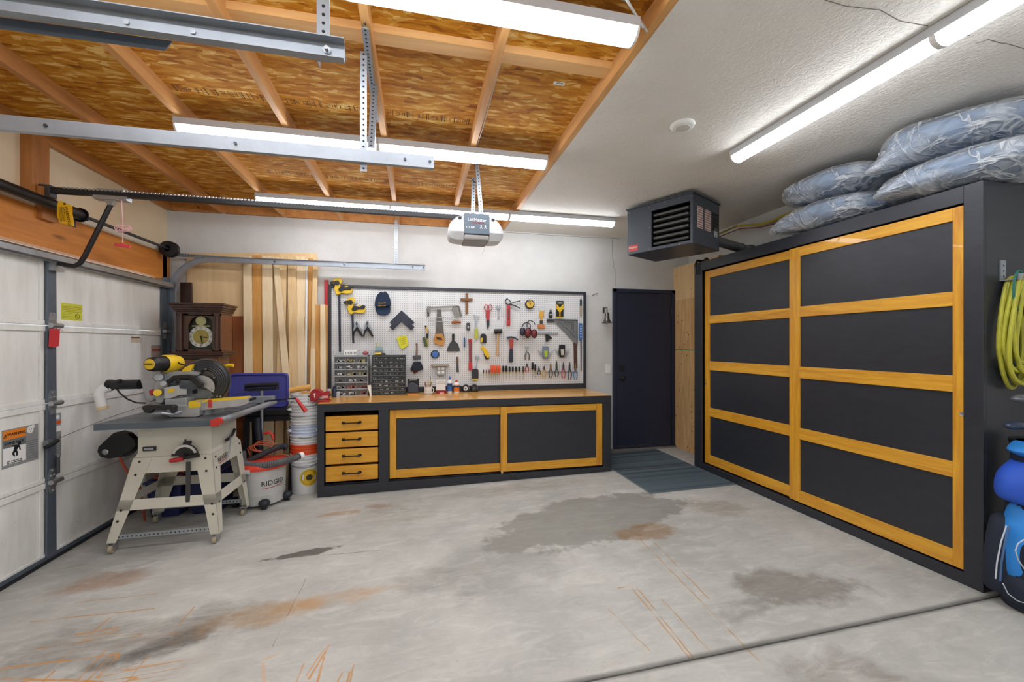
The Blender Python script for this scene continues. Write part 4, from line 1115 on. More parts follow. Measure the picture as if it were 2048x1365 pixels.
st = MB()
for u, v in ((0.08, 0.08), (HW - 0.08, 0.08), (0.08, HD - 0.08), (HW - 0.08, HD - 0.08)): st.cyl(hp(u, v, HT), hp(u, v, CEIL), 0.01, 8)
parts.append(P('hanger_rod', st, M_DKSTEEL))
thing('unit_heater', 'dark grey ceiling-hung heater with finned louvre opening above the door', 'heater', parts)
# vent pipe
q0 = hp(HW - 0.06, HD, 2.47); q1 = Vector((XR - 0.0, 4.05, 2.47))
m = MB(); m.tube([q0 - ey * 0.0, q0 + ey * 0.12, q1 + Vector((-0.3, -0.15, 0)), q1], 0.05, 20)
m2 = MB(); m2.lathe([(0.052, -0.30), (0.056, -0.29), (0.056, -0.27), (0.052, -0.26)], q1, (q1 - q0).normalized(), 20)
m3 = MB(); m3.lathe([(0.05, -0.07), (0.07, -0.06), (0.078, -0.02), (0.078, 0.0), (0.05, 0.0)], q1, (1, 0, 0), 24)
thing('vent_pipe', 'dark grey vent pipe running from the heater into right wall', 'pipe', [P('duct', m, flat('6b6e70', 0.4, 0.5), smooth=True), P('joint_band', m2, flat('55585a', 0.4, 0.5), smooth=True), P('wall_collar', m3, flat('5d6062', 0.4, 0.5), smooth=True)])
def ypts(l): return [VX(a, b, X) for a, b, X in l]
m = MB(); m.tube([hp(HW - 0.05, HD - 0.002, 2.50), VX(1450, 463, 3.5), VX(1475, 452, 3.55), VX(1520, 449, 3.6), VX(1545, 442, 3.64), VX(1570, 430, 3.66), VX(1640, 405, 3.67)], 0.012, 8)
thing('gas_line', 'yellow flexible gas line from heater along the right wall', 'gas pipe', [P('tube', m, flat('c9b428', 0.45), smooth=True)])
m = MB(); m.tube([hp(HW - 0.1, HD - 0.002, 2.47), VX(1448, 470, 3.5), VX(1480, 458, 3.55), VX(1520, 455, 3.6), VX(1560, 445, 3.66)], 0.006, 6)
thing('cable', 'thin red cable sagging under the yellow gas line', 'cable', [P('wire', m, flat('8c3a26', 0.5), smooth=True)])

# smoke alarm disc on the ceiling
m = MB(); m.lathe([(0.074, 0), (0.076, -0.008), (0.07, -0.018), (0.055, -0.024), (0, -0.026)], (1.674, 2.41, CEIL), (0, 0, 1), 36)
m2 = MB(); m2.lathe([(0.05, -0.0225), (0.045, -0.027), (0, -0.028)], (1.674, 2.41, CEIL), (0, 0, 1), 30)
thing('smoke_alarm', 'round white disc mounted on the plaster ceiling', 'smoke alarm', [P('base', m, M_WHITE, smooth=True), P('cover', m2, flat('dcdad4', 0.5), smooth=True)])
# ceiling cracks are wear of the plaster, the cable on the rafter is real
m = MB()
x5 = 0.39 + 0.024
m.tube([(x5, 1.9, CEIL + 0.05), (x5 + 0.003, 2.5, CEIL + 0.06), (x5, 3.1, CEIL + 0.03), (x5, 3.25, CEIL + 0.0), (0.6, 3.3, CEIL + 0.07), (0.95, 3.3, CEIL + 0.075)], 0.005, 6)
m.tube([(x5 + 0.01, 1.9, CEIL + 0.07), (x5 + 0.01, 2.8, CEIL + 0.02), (x5, 4.2, CEIL + 0.07)], 0.004, 6)
thing('cable', 'grey cable stapled along the rafter near the ceiling edge', 'cable', [P('wire', m, flat('bfbdb8', 0.6), smooth=True)])
m = MB()
m.tube([(0.62, 1.62, OSBZ - 0.03), (0.75, 1.6, OSBZ - 0.06), (0.88, 1.66, OSBZ - 0.03), (1.0, 1.72, OSBZ - 0.08), (1.02, 1.73, CEIL)], 0.006, 6)
m.tube([(0.55, 1.5, OSBZ - 0.02), (0.7, 1.52, OSBZ - 0.05), (0.85, 1.6, OSBZ - 0.08), (0.98, 1.7, OSBZ - 0.1)], 0.006, 6)
thing('cable', 'bundle of grey cables above the nearest strip light', 'cable', [P('wire', m, flat('c9c7c2', 0.6), smooth=True)])
s_ = MB(); p = VZ(1119, 167, OSBZ - 0.001); s_.box(p.x - 0.035, p.x + 0.03, p.y - 0.012, p.y + 0.016, OSBZ - 0.001, OSBZ)
s2 = MB()
for i in range(9): s2.box(p.x - 0.018 + i * 0.0045, p.x - 0.0155 + i * 0.0045, p.y - 0.008, p.y + 0.006, OSBZ - 0.0016, OSBZ - 0.001)
thing('sticker', 'small white barcode sticker on the strand board ceiling', 'sticker', [P('paper', s_, M_WHITE), P('barcode', s2, M_BLACK)])
# ink stamps on the strand board
def stamp(pxa, pya, pxb, pyb, hw, lbl, seed):
    rnd = random.Random(seed)
    a = VZ(pxa, pya, OSBZ); b = VZ(pxb, pyb, OSBZ)
    ms_ = {}; x = a.x
    while x < b.x:
        bay = sum(1 for j in jx if j < x); m = ms_.setdefault(bay, MB())
        w_ = rnd.choice((0.003, 0.004, 0.006)); y = (a.y + b.y) / 2
        kd = rnd.random()
        if not any(abs(x - j) < 0.03 for j in jx):
            h_ = hw * rnd.choice((1, 1, 0.6, 0.4))
            if kd < 0.7: m.box(x, x + w_, y - h_, y + h_, OSBZ - 0.0012, OSBZ - 0.0004)
            else:
                for q_ in (-0.5, 0.0, 0.5): m.box(x, x + 0.02, y + q_ * hw, y + q_ * hw + 0.004, OSBZ - 0.0012, OSBZ - 0.0004)
        x += rnd.uniform(0.008, 0.03)
    host = bpy.data.objects['ceiling.001']
    for m in ms_.values():
        if len(m.bm.verts): link_mesh('mill_stamp', m, flat('4a3a22', 0.8), host)
stamp(300, 172, 950, 243, 0.035, 'row of black mill stamps across the strand board, nearer row', 3)
stamp(530, 338, 920, 378, 0.035, 'row of black mill stamps across the strand board, farther row', 8)

# ---------------------------------------------------------------- door mat
n = N('striped_carpet', 0.95)
x, y, z = n.xyz()
b_ = n.noise(n.map((0.02, 9, 1)), 1.0, 2); b2 = n.noise(n.map((0.1, 60, 1)), 1.0, 2)
col = n.ramp(b_, [(0.38, '3a4249'), (0.48, '4d5d66'), (0.56, '5e6f78'), (0.66, '434a50')])
col = n.mix(n.math('MULTIPLY', b2, 0.35), col, '2c3238'); n.color(col)
n.bump(n.noise(n.co, 300, 2), 0.4, 0.003)
m = MB(); m.prism([(2.165, 3.615, fz(2.165) + 0.001), (3.115, 3.615, fz(3.115) + 0.001), (3.115, 5.08, fz(3.115) + 0.001), (2.165, 5.08, fz(2.165) + 0.001)], (0, 0, 0.008))
e_ = MB(); e_.tube([(2.165, 3.615, fz(2.165) + 0.006), (3.115, 3.615, fz(3.115) + 0.006), (3.115, 5.08, fz(3.115) + 0.006), (2.165, 5.08, fz(2.165) + 0.006)], 0.004, 6, True)
thing('door_mat', 'grey-blue striped carpet mat between workbench and wardrobe', 'mat', [P('carpet', m, n.m), P('bound_edge', e_, flat('7d8a8c', 0.9))])

# ---------------------------------------------------------------- bell and switch by the door
p = VY(1207, 622, YB); q = VY(1214, 632, 5.07)
m = MB(); m.box(p.x - 0.012, p.x + 0.012, YB - 0.006, YB, p.z - 0.03, p.z + 0.045)
ar_ = MB(); ar_.tube([(p.x, YB - 0.006, p.z + 0.02), (p.x + 0.01, 5.12, p.z + 0.04), (q.x, 5.07, p.z + 0.03), (q.x, 5.07, q.z + 0.04)], 0.007, 8)
bl = MB(); bl.lathe([(0, 0.045), (0.018, 0.042), (0.026, 0.03), (0.028, 0.0), (0.034, -0.045), (0.05, -0.075), (0.066, -0.09), (0.066, -0.096), (0.06, -0.096), (0.045, -0.075), (0.028, -0.04)], (q.x, 5.07, q.z), n=28)
cl_ = MB(); cl_.cyl((q.x, 5.07, q.z - 0.02), (q.x, 5.07, q.z - 0.105), 0.005); cl_.ball((q.x, 5.07, q.z - 0.1), 0.012)
cl_.tube([(q.x, 5.07, q.z - 0.105), (q.x + 0.004, 5.065, q.z - 0.15), (q.x, 5.07, q.z - 0.2)], 0.004, 6)
M_BELL = flat('6f6c66', 0.3, 0.9)
thing('bell', 'small antique metal wall bell beside the dark door', 'bell', [P('wall_bracket', m, M_BELL), P('arm', ar_, M_BELL, smooth=True), P('bell_cup', bl, M_BELL, smooth=True), P('clapper', cl_, flat('c9c5bb', 0.6), smooth=True)])
p = VY(1215.5, 738, YB)
m = MB(); m.box(p.x - 0.036, p.x + 0.036, YB - 0.006, YB, p.z - 0.06, p.z + 0.06)
sw = MB(); sw.box(p.x - 0.006, p.x + 0.006, YB - 0.016, YB - 0.006, p.z - 0.006, p.z + 0.012)
sc_ = MB()
for dz in (-0.03, 0.03): sc_.lathe([(0, 0.002), (0.004, 0)], (p.x, YB - 0.006, p.z + dz), (0, -1, 0), 8)
thing('light_switch', 'white light switch plate between pegboard and dark door', 'light switch', [P('plate', m, M_WHITE, bevel=0.003), P('toggle', sw, M_WHITE), P('screw', sc_, M_STEEL)])
p = VY(1189, 589, YB)
m = MB(); m.tube([(p.x - 0.03, YB - 0.002, p.z - 0.02), (p.x - 0.02, YB - 0.02, p.z - 0.005), (p.x + 0.01, YB - 0.02, p.z + 0.004), (p.x + 0.035, YB - 0.012, p.z + 0.012)], 0.004, 6)
thing('wall_hook', 'small dark metal hook in the wall right of pegboard', 'hook', [P('hook', m, M_DKSTEEL, smooth=True)])

# ---------------------------------------------------------------- hose and golf bag at the wardrobe side
p = Vector((3.27, 1.70, 1.86))
m = MB(); m.box(p.x - 0.02, p.x + 0.02, 1.726, 1.733, 1.78, 1.9); m.box(p.x - 0.02, p.x + 0.02, 1.66, 1.726, 1.78, 1.786); m.box(p.x - 0.02, p.x + 0.02, 1.655, 1.661, 1.78, 1.815)
hl = MB()
for dz in (0.02, 0.05, 0.08): hl.cyl((p.x, 1.7255, 1.79 + dz), (p.x, 1.7245, 1.79 + dz), 0.005, 8)
thing('hose_hook', 'galvanised metal hanger hook on the wardrobe side', 'hook', [P('bracket', m, M_GALV), P('screw_hole', hl, M_BLACK)])
M_HOSE = flat('b5b33a', 0.5, 0, 0.3)
hs = MB()
for i in range(9):
    r1 = 0.10 + 0.012 * (i % 4); yo = 1.715 - 0.022 * (i % 3) - 0.01; dz = 0.012 * (i // 3)
    bot_ = 1.17 + 0.035 * ((i * 5) % 9) / 2
    pts = []
    for j in range(28):
        t = 2 * PI * j / 28
        zz = (1.80 + bot_) / 2 + (1.80 - bot_) / 2 * math.cos(t)
        ww = r1 * (0.55 + 0.45 * math.sin((t) / 2) ** 2 * 1.3) * math.sin(t)
        pts.append((3.29 + ww + 0.006 * i, yo + 0.004 * math.sin(3 * t + i), zz + 0.01 * math.sin(2 * t + i)))
    hs.tube(pts, 0.0105, 8, True)
gr = MB()
gr.tube([(3.27 + 0.045 * math.sin(t), 1.662, 1.72 + 0.11 * math.cos(t)) for t in [2 * PI * i / 20 for i in range(20)]], 0.006, 6, True)
thing('air_hose', 'coiled yellow-green hose hanging on the wardrobe side', 'hose', [P('coil', hs, M_HOSE, smooth=True), P('green_cord', gr, flat('1f6f63', 0.5), smooth=True)])

M_BLUE = flat('2a8ae0', 0.6, 0, 0.08); M_NAVYC = flat('1b2435', 0.8); M_ROYAL = flat('2455c4', 0.6)
gx, gy = 3.225, 1.57
def ring_mb(secs, n_=32, K=6):
    S = [secs[0]] + list(secs) + [secs[-1]]; out = []
    for i in range(1, len(S) - 2):
        for k_ in range(K):
            t = k_ / K; out.append([0.5 * (2 * b + (c - a) * t + (2 * a - 5 * b + 4 * c - d) * t * t + (3 * b - a - 3 * c + d) * t ** 3) for a, b, c, d in zip(*S[i - 1:i + 3])])
    out.append(list(secs[-1]))
    m = MB(); rs = []
    for (x, y, z, rx, ry) in out: rs.append([m.bm.verts.new((x + rx * math.cos(2 * PI * k_ / n_), y + ry * math.sin(2 * PI * k_ / n_), z)) for k_ in range(n_)])
    for A, B in zip(rs, rs[1:]):
        for k_ in range(n_): m.bm.faces.new((A[k_], A[(k_ + 1) % n_], B[(k_ + 1) % n_], B[k_]))
    m.bm.faces.new(rs[0][::-1]); m.bm.faces.new(rs[-1])
    return m
f0_ = fz(gx)
body = ring_mb([(gx, gy, f0_ + 0.004, 0.10, 0.10), (gx - 0.01, gy, f0_ + 0.03, 0.14, 0.125), (gx - 0.01, gy, 0.3, 0.145, 0.13), (gx + 0.03, gy, 0.6, 0.13, 0.12), (gx + 0.06, gy, 0.86, 0.12, 0.12)])
sx_, sy_ = gx - 0.115, gy + 0.085
side = ring_mb([(sx_, sy_, 0.07, 0.02, 0.03), (sx_ - 0.005, sy_, 0.10, 0.06, 0.06), (sx_, sy_, 0.28, 0.062, 0.06), (sx_ + 0.03, sy_, 0.45, 0.05, 0.055), (sx_ + 0.04, sy_, 0.49, 0.02, 0.03)])
base = ring_mb([(gx - 0.03, gy + 0.0, f0_ + 0.03, 0.09, 0.08), (gx - 0.05, gy + 0.0, 0.07, 0.125, 0.11), (gx - 0.055, gy + 0.0, 0.16, 0.125, 0.105), (gx - 0.05, gy + 0.0, 0.22, 0.09, 0.09)])
fr = ring_mb([(gx - 0.03, gy, 0.15, 0.05, 0.05), (gx - 0.05, gy + 0.01, 0.19, 0.108, 0.10), (gx - 0.045, gy + 0.01, 0.40, 0.108, 0.10), (gx - 0.02, gy + 0.01, 0.52, 0.10, 0.09), (gx + 0.02, gy + 0.01, 0.66, 0.09, 0.085)])
inset = ring_mb([(gx - 0.07, gy - 0.03, 0.21, 0.04, 0.04), (gx - 0.075, gy - 0.04, 0.24, 0.085, 0.075), (gx - 0.07, gy - 0.04, 0.37, 0.085, 0.075), (gx - 0.05, gy - 0.03, 0.43, 0.04, 0.04)])
up = ring_mb([(gx - 0.05, gy, 0.56, 0.03, 0.05), (gx - 0.075, gy + 0.02, 0.60, 0.10, 0.09), (gx - 0.065, gy + 0.02, 0.71, 0.105, 0.095), (gx - 0.01, gy + 0.01, 0.79, 0.08, 0.08)])
lb_ = ring_mb([(gx - 0.0, gy, 0.81, 0.05, 0.06), (gx - 0.03, gy, 0.85, 0.10, 0.09), (gx + 0.01, gy, 0.90, 0.09, 0.08)])
def vt(l, Y, r): 
    m = MB(); m.tube([VY(a, b, Y) for a, b in l], r, 6); return m
pip = vt([(1991, 1158), (1994, 1125), (2002, 1085), (2013, 1052)], 1.60, 0.0035)
pip2 = vt([(2000, 1163), (2003, 1125), (2010, 1085), (2019, 1052)], 1.59, 0.0045)
pip3 = vt([(2048, 1080), (2036, 1088), (2031, 1102), (2036, 1120), (2050, 1140)], 1.505, 0.003)
pip4 = vt([(2006, 1168), (2016, 1188), (2034, 1202), (2052, 1208)], 1.52, 0.0025)
panel_ = ring_mb([(gx + 0.03, gy - 0.05, 0.12, 0.03, 0.05), (gx + 0.03, gy - 0.06, 0.16, 0.10, 0.10), (gx + 0.04, gy - 0.05, 0.45, 0.10, 0.10), (gx + 0.055, gy - 0.04, 0.72, 0.085, 0.095), (gx + 0.06, gy - 0.03, 0.78, 0.05, 0.06)])
strap = MB(); strap.tube([(gx + 0.02, gy - 0.11, 0.90), (gx - 0.10, gy - 0.12, 0.84), (gx - 0.19, gy - 0.09, 0.80), (gx - 0.17, gy - 0.1, 0.79)], 0.009, 6)
top_ = ring_mb([(gx + 0.06, gy, 0.86, 0.125, 0.125), (gx + 0.06, gy, 0.90, 0.13, 0.13)])
M_PIP = flat('c9d2dc', 0.5)
thing('golf_bag', 'blue and navy golf bag standing against the wardrobe side', 'golf bag',
      [P('bag_body', body, M_NAVYC, smooth=True), P('side_pocket', side, M_NAVYC, [P('piping', pip, M_PIP, smooth=True), P('piping', pip2, flat('4a6d9c', 0.5), smooth=True)], smooth=True),
       P('base', base, M_NAVYC, [P('piping', pip4, M_PIP, smooth=True)], smooth=True), P('front_pocket', fr, M_BLUE, [P('mesh_panel', inset, M_NAVYC, smooth=True), P('piping', pip3, M_PIP, smooth=True)], smooth=True),
       P('upper_pocket', up, M_ROYAL, smooth=True), P('top_pocket', lb_, M_BLUE, smooth=True), P('collar', top_, M_BLACK, smooth=True), P('front_panel', panel_, M_BLUE, smooth=True), P('strap', strap, M_BLACK, smooth=True)])
for i, (px_, py_, Y_, lb) in enumerate(((2030, 853, 1.60, 'golf club with rounded navy head sticking out of the blue bag'), (2046, 800, 1.52, 'golf club standing taller behind the navy-headed one'))):
    q = VY(px_, py_, Y_)
    sh = MB(); sh.cyl((gx + 0.05 + 0.03 * i, gy + 0.04 - 0.06 * i, 0.905), (q.x + 0.05, Y_, q.z), 0.006, 8)
    hd_ = MB(); hd_.ball((q.x, Y_, q.z + 0.004), 0.062, 0.035, 0.022, 16, 8)
    thing('golf_club', lb, 'golf club', [P('shaft', sh, M_STEEL, smooth=True), P('club_head', hd_, flat('2f3a52' if i == 0 else '55585e', 0.3), smooth=True)], 'golf clubs in the blue bag')
# ceiling and wall wear
def crack(host, pts, nm='crack'):
    m = MB(); m.tube(pts, 0.0022, 4); link_mesh(nm, m, flat('6f6a62', 0.9), host)
hc = [o for o in COL.objects if o.name.startswith('ceiling')]
for l in (((1650, 0), (1690, 12), (1760, 20), (1800, 42), (1856, 52)), ((1911, 66), (1940, 71)), ((1952, 87), (1976, 79), (2000, 86), (2012, 87), (2040, 95), (2075, 104))):
    crack(hc[0], [VZ(a, b, CEIL) for a, b in l], 'crack')
hw = bpy.data.objects['wall_back']
crack(hw, [VY(a, b, YB) for a, b in ((1224, 478), (1225, 515), (1228, 535), (1232, 545), (1231, 560), (1231, 572))])
crack(bpy.data.objects['wall_back'], [VY(a, b, YB) for a, b in ((1010, 465), (1060, 468), (1120, 472), (1180, 475), (1240, 478))])
# ---------------------------------------------------------------- sheet goods and boards leaning on the back wall
def board(pl, pr_, ql, qr, ytop, mat, label, th=0.019, yt=5.125, yb=4.99, group='boards leaning on the back wall', ztop=None, name='wooden_board', cat='board'):
    a = VY(pl, ytop, yt); b = VY(pr_, ytop, yt)
    c = VY(qr, 750, yb); d = VY(ql, 750, yb)
    zb_ = fz((c.x + d.x) / 2) + 0.001
    # the board is straight: carry the edges on down to the slab
    def down(t, q):
        s_ = (t.z - zb_) / (t.z - q.z) if t.z - q.z > 0.05 else 1
        return Vector((t.x + (q.x - t.x) * s_, yb, zb_))
    c2, d2 = down(b, c), down(a, d)
    m = MB(); m.prism([a, b, c2, d2], (0, -th, 0))
    return thing(name, label, cat, [P(name, m, mat, bevel=0.001)], group)
M_PLY = wood('ecd0a0', 'dbb582', 'Z', 0.6, 0.35, False)
M_REDPLY = wood('ad6a38', '8f4e28', 'Z', 0.55, 0.5)
board(375, 634, 375, 634, 507, M_PLY, 'large pale plywood sheet standing behind all the boards', 0.012, 5.165, 5.15, None, name='plywood_sheet', cat='plywood')
board(384, 500, 384, 500, 633, M_REDPLY, 'scratched reddish-brown plywood sheet to the right of the clock', 0.012, 5.14, 5.10, None, name='plywood_sheet', cat='plywood')
board(363, 385, 363, 387, 566, wood('3c2419', '281712', 'Z', 0.4, 1.0, False), 'dark brown moulding standing above and behind the clock', 0.03, 5.10, 5.06, None)
BL = [(488, 505, 487, 505, 513, M_PALE, 'pale knotty board, leftmost of the leaning boards', .025, 5.12, 5.05),
      (506, 524, 505, 523, 512, M_HONEY, 'honey-brown board, second from left of the leaning boards', .022, 5.12, 5.05),
      (525, 546, 525, 545, 513, M_PALE, 'wide pale board just right of the honey-brown one', .025, 5.12, 5.05),
      (546, 558, 564, 578, 515, M_PALE, 'tilted pale board crossing rightward toward its foot', .018, 5.10, 5.03),
      (560, 575, 553, 569, 514, M_PINE, 'pale pine board partly hidden behind the tilted one', .018, 5.13, 5.08),
      (576, 592, 578, 596, 513, M_PINE, 'warm pine board right of the two crossing boards', .022, 5.11, 5.04),
      (594, 612, 595, 612, 514, M_PALE, 'tall pale board behind a shorter overlapping one', .018, 5.13, 5.08),
      (594, 609, 596, 610, 634, M_PALE, 'shorter pale board overlapping the tall one by the white strip', .018, 5.08, 5.04),
      (617, 626, 617, 626, 518, M_HONEY, 'narrow brown board just right of the white strip', .018, 5.14, 5.10),
      (627, 636, 620, 631, 517, M_PINE, 'narrow leaning board, tallest at the right end', .02, 5.11, 5.05),
      (622, 631, 620, 630, 697, M_PALE, 'shortest pale board near the buckets', .018, 5.04, 5.0),
      (632, 641, 631, 641, 610, M_HONEY, 'short orange-brown board by the pegboard edge', .025, 5.10, 5.05),
      (642, 651, 641, 652, 610, M_PALE, 'short pale board next to the pegboard edge', .04, 5.08, 5.03)]
for b in BL: board(*b[:6], b[6], b[7], b[8], b[9])
a = VY(653, 611, 5.13)
m = MB(); p0 = VY(650, 561, 5.16); p1 = VY(657, 561, 5.16); m.box(p0.x, p1.x, 5.125, 5.165, fz(-1) + 0.001, p0.z)
thing('red_level', 'red level standing upright left of the pegboard frame', 'level', [P('level', m, M_RED, bevel=0.002)])
m = MB(); p0 = VY(651, 611, 5.12); m.box(p0.x, VY(656, 611, 5.12).x, 5.09, 5.12, fz(-1) + 0.001, p0.z)
thing('wooden_board', 'thin dark brown board in front of red level', 'board', [P('wooden_board', m, M_HONEY)], 'boards leaning on the back wall')
m = MB(); p0 = VY(614, 519, 5.12); m.tube([(p0.x, 5.115, p0.z), (p0.x, 5.02, fz(-1.2) + 0.002)], 0.012, 10)
thing('white_strip', 'thin white plastic pipe standing among the boards', 'pipe', [P('pipe', m, M_WHITE, smooth=True)])

# ---------------------------------------------------------------- longcase clock
def m_clockwood(l, d): return wood(l, d, 'Z', 0.35, 1.0, False, 0.3)
M_CLK = m_clockwood('4a2a1c', '2d1710'); M_CLKS = m_clockwood('7b4526', '56301b')
CY = 4.56; cxa, cxb = VY(352, 650, CY).x, VY(441, 650, CY).x
def zc(py): return VY(400, py, CY).z
dep = 0.27
m = MB()
m.box(cxa, cxa + 0.1, CY, CY + 0.02, zc(703), zc(626)); m.box(cxb - 0.07, cxb, CY, CY + 0.02, zc(703), zc(626))
m.box(cxa, cxb, CY, CY + 0.02, zc(703), zc(699)); m.box(cxa, cxb, CY, CY + 0.02, zc(632), zc(626))
# arch spandrel over the dial
ac = VY(402, 645, CY); R_ = 0.095
pl_, pr2 = cxa + 0.1, cxb - 0.07
N_ = 12
top = zc(630)
arc = [(ac.x + R_ * math.cos(t), ac.z - 0.01 + R_ * 0.75 * math.sin(t)) for t in [PI * i / N_ for i in range(N_ + 1)]]
m.prism([(pr2, CY, top), (pr2, CY, ac.z - 0.03)] + [(x, CY, z) for x, z in arc[:N_ // 2 + 1]] + [(ac.x, CY, top)], (0, 0.02, 0))
m.prism([(ac.x, CY, top)] + [(x, CY, z) for x, z in arc[N_ // 2:]] + [(pl_, CY, ac.z - 0.03), (pl_, CY, top)], (0, 0.02, 0))
sd = MB(); sd.box(cxb - 0.015, cxb, CY + 0.02, CY + dep, zc(703), zc(626)); sd.box(cxa, cxa + 0.015, CY + 0.02, CY + dep, zc(703), zc(626)); sd.box(cxa, cxb, CY + dep - 0.01, CY + dep, zc(703), zc(626))
co = MB()
for i, (e_, za_, zb_) in enumerate(((0.004, 628, 624), (0.014, 624, 620), (0.024, 620, 616), (0.036, 616, 611), (0.048, 611, 607))):
    co.box(cxa - e_, cxb + e_, CY - e_, CY + dep, zc(za_), zc(zb_))
for i in range(30):
    x = cxa + (cxb - cxa) * (i + 0.25) / 30
    co.box(x, x + 0.006, CY - 0.02, CY - 0.01, zc(623), zc(621))
bs = MB()
for e_, za_, zb_ in ((0.03, 707, 703), (0.04, 711, 707), (0.025, 714, 711)): bs.box(cxa - e_, cxb + e_, CY - e_, CY + dep, zc(za_), zc(zb_))
colm = MB()
for px_ in (361, 434):
    p = VY(px_, 660, CY - 0.012)
    colm.cyl((p.x, CY - 0.012, zc(697)), (p.x, CY - 0.012, zc(632)), 0.014, 14)
    colm.box(p.x - 0.02, p.x + 0.02, CY - 0.03, CY, zc(702), zc(697)); colm.box(p.x - 0.02, p.x + 0.02, CY - 0.03, CY, zc(632), zc(628))
dl = MB(); dl.box(pl_ - 0.02, pr2 + 0.02, CY + 0.03, CY + 0.034, zc(700), zc(628))
dc = VY(402, 674, CY + 0.028); rr = 0.101
ring = MB()
ring.lathe([(rr, 0.0), (rr, 0.003), (rr * 0.68, 0.003), (rr * 0.68, 0)], (dc.x, CY + 0.03, dc.z), (0, -1, 0), 40)
brass = MB(); brass.lathe([(rr * 0.67, 0.0), (rr * 0.67, 0.0015), (0, 0.0015)], (dc.x, CY + 0.03, dc.z), (0, -1, 0), 32)
moon = MB(); mc = VY(402, 642, CY + 0.028)
moon.lathe([(0.045, 0), (0.045, 0.004), (0.036, 0.003), (0, 0.002)], (mc.x, CY + 0.03, mc.z), (0, -1, 0), 28)
moon.box(mc.x - 0.075, mc.x + 0.075, CY + 0.026, CY + 0.03, mc.z - 0.056, mc.z - 0.045)
num = MB()
for i, s_ in enumerate(('XII', 'I', 'II', 'III', 'IIII', 'V', 'VI', 'VII', 'VIII', 'IX', 'X', 'XI')):
    a_ = R(90 - 30 * i)
    t_ = text_mb(s_, 0.026, (dc.x + rr * 0.84 * math.cos(a_), CY + 0.0265, dc.z + rr * 0.84 * math.sin(a_)), 0, tilt=-30 * i, squeeze=0.8)
    me = bpy.data.meshes.new('x'); t_.bm.to_mesh(me); t_.bm.free(); num.bm.from_mesh(me); bpy.data.meshes.remove(me)
hn = MB()
hn.bar((dc.x, CY + 0.024, dc.z), (dc.x + 0.055, CY + 0.024, dc.z - 0.008), 0.009, 0.002); hn.bar((dc.x, CY + 0.022, dc.z), (dc.x + 0.014, CY + 0.022, dc.z - 0.075), 0.006, 0.002)
hn.cyl((dc.x, CY + 0.03, dc.z), (dc.x, CY + 0.02, dc.z), 0.007, 10)
gl = MB(); gl.box(pl_ - 0.01, pr2 + 0.01, CY + 0.014, CY + 0.017, zc(699), zc(630))
M_GLASS = N('clear_glass', 0.05); M_GLASS.b.inputs['Transmission Weight'].default_value = 1.0; M_GLASS.b.inputs['IOR'].default_value = 1.05; M_GLASS.color('f4f6f6'); M_GLASS = M_GLASS.m
tk = MB(); tk.box(cxa + 0.03, cxb - 0.03, CY + 0.03, CY + dep, 0.38, zc(714)); tk.box(cxa, cxb, CY, CY + dep, fz(-2) + 0.002, 0.38)
thing('longcase_clock', 'dark wooden longcase clock with round Roman dial beside the boards', 'clock',
      [P('hood', m, M_CLK, [P('column', colm, M_CLK, smooth=True), P('side_panel', sd, M_CLKS)]), P('cornice', co, M_CLK, bevel=0.003), P('base_moulding', bs, M_CLK, bevel=0.004),
       P('dial_plate', dl, flat('3a3c34', 0.4, 0.4, 0.5), [P('chapter_ring', ring, flat('e2dfd2', 0.35)), P('brass_centre', brass, flat('b9a45a', 0.35, 0.6, 0.3)), P('moon_dial', moon, flat('c9c08a', 0.35, 0.3)), P('roman_numerals', num, M_BLACK), P('hands', hn, M_BLACK)]),
       P('glass', gl, M_GLASS), P('trunk', tk, M_CLKS)])

# ---------------------------------------------------------------- table saw
fl = fz(-1.8)
TZ = 0.862
M_SAWTOP = flat('777d83', 0.35, 0.5, 0.18)
tx0, tx1, ty0, ty1 = -2.2, -1.478, 3.50, 4.50
tb = MB(); tb.box(tx0, tx1, ty0, ty0 + 0.30, TZ - 0.04, TZ); tb.box(tx0, tx1, ty0 + 0.302, ty1 - 0.302, TZ - 0.04, TZ); tb.box(tx0, tx1, ty1 - 0.3, ty1, TZ - 0.04, TZ)
tm = MB(); tm.box(tx0 - 0.003, tx1 + 0.003, ty0 - 0.004, ty0, TZ - 0.045, TZ - 0.001)
gv = MB()
for i in range(7): gv.box(tx0 + 0.02, tx1 - 0.02, ty0 + 0.03 + i * 0.035, ty0 + 0.036 + i * 0.035, TZ, TZ + 0.0006)
for gy_ in (3.9, 4.08): gv.box(tx0 + 0.005, tx1 - 0.005, gy_, gy_ + 0.019, TZ, TZ + 0.0006)
def lerp(a, b, t): return a + (b - a) * t
bz0, bz1 = 0.585, TZ - 0.041
b0x, b1x = VY(272, 900, 3.62).x, VY(420, 900, 3.62).x
bd = MB()
lo = [(b0x - 0.01, 3.62), (b1x + 0.015, 3.62), (b1x + 0.015, 4.12), (b0x - 0.01, 4.12)]; hi = [(b0x, 3.64), (b1x, 3.64), (b1x, 4.1), (b0x, 4.1)]
vl = [bd.bm.verts.new((x, y, bz0)) for x, y in lo]; vm = [bd.bm.verts.new((x, y, bz0 + 0.03)) for x, y in hi]; vh = [bd.bm.verts.new((x, y, bz1)) for x, y in hi]
for A, B in ((vl, vm), (vm, vh)):
    for k_ in range(4): bd.bm.faces.new((A[k_], A[(k_ + 1) % 4], B[(k_ + 1) % 4], B[k_]))
bd.bm.faces.new(vl[::-1]); bd.bm.faces.new(vh)
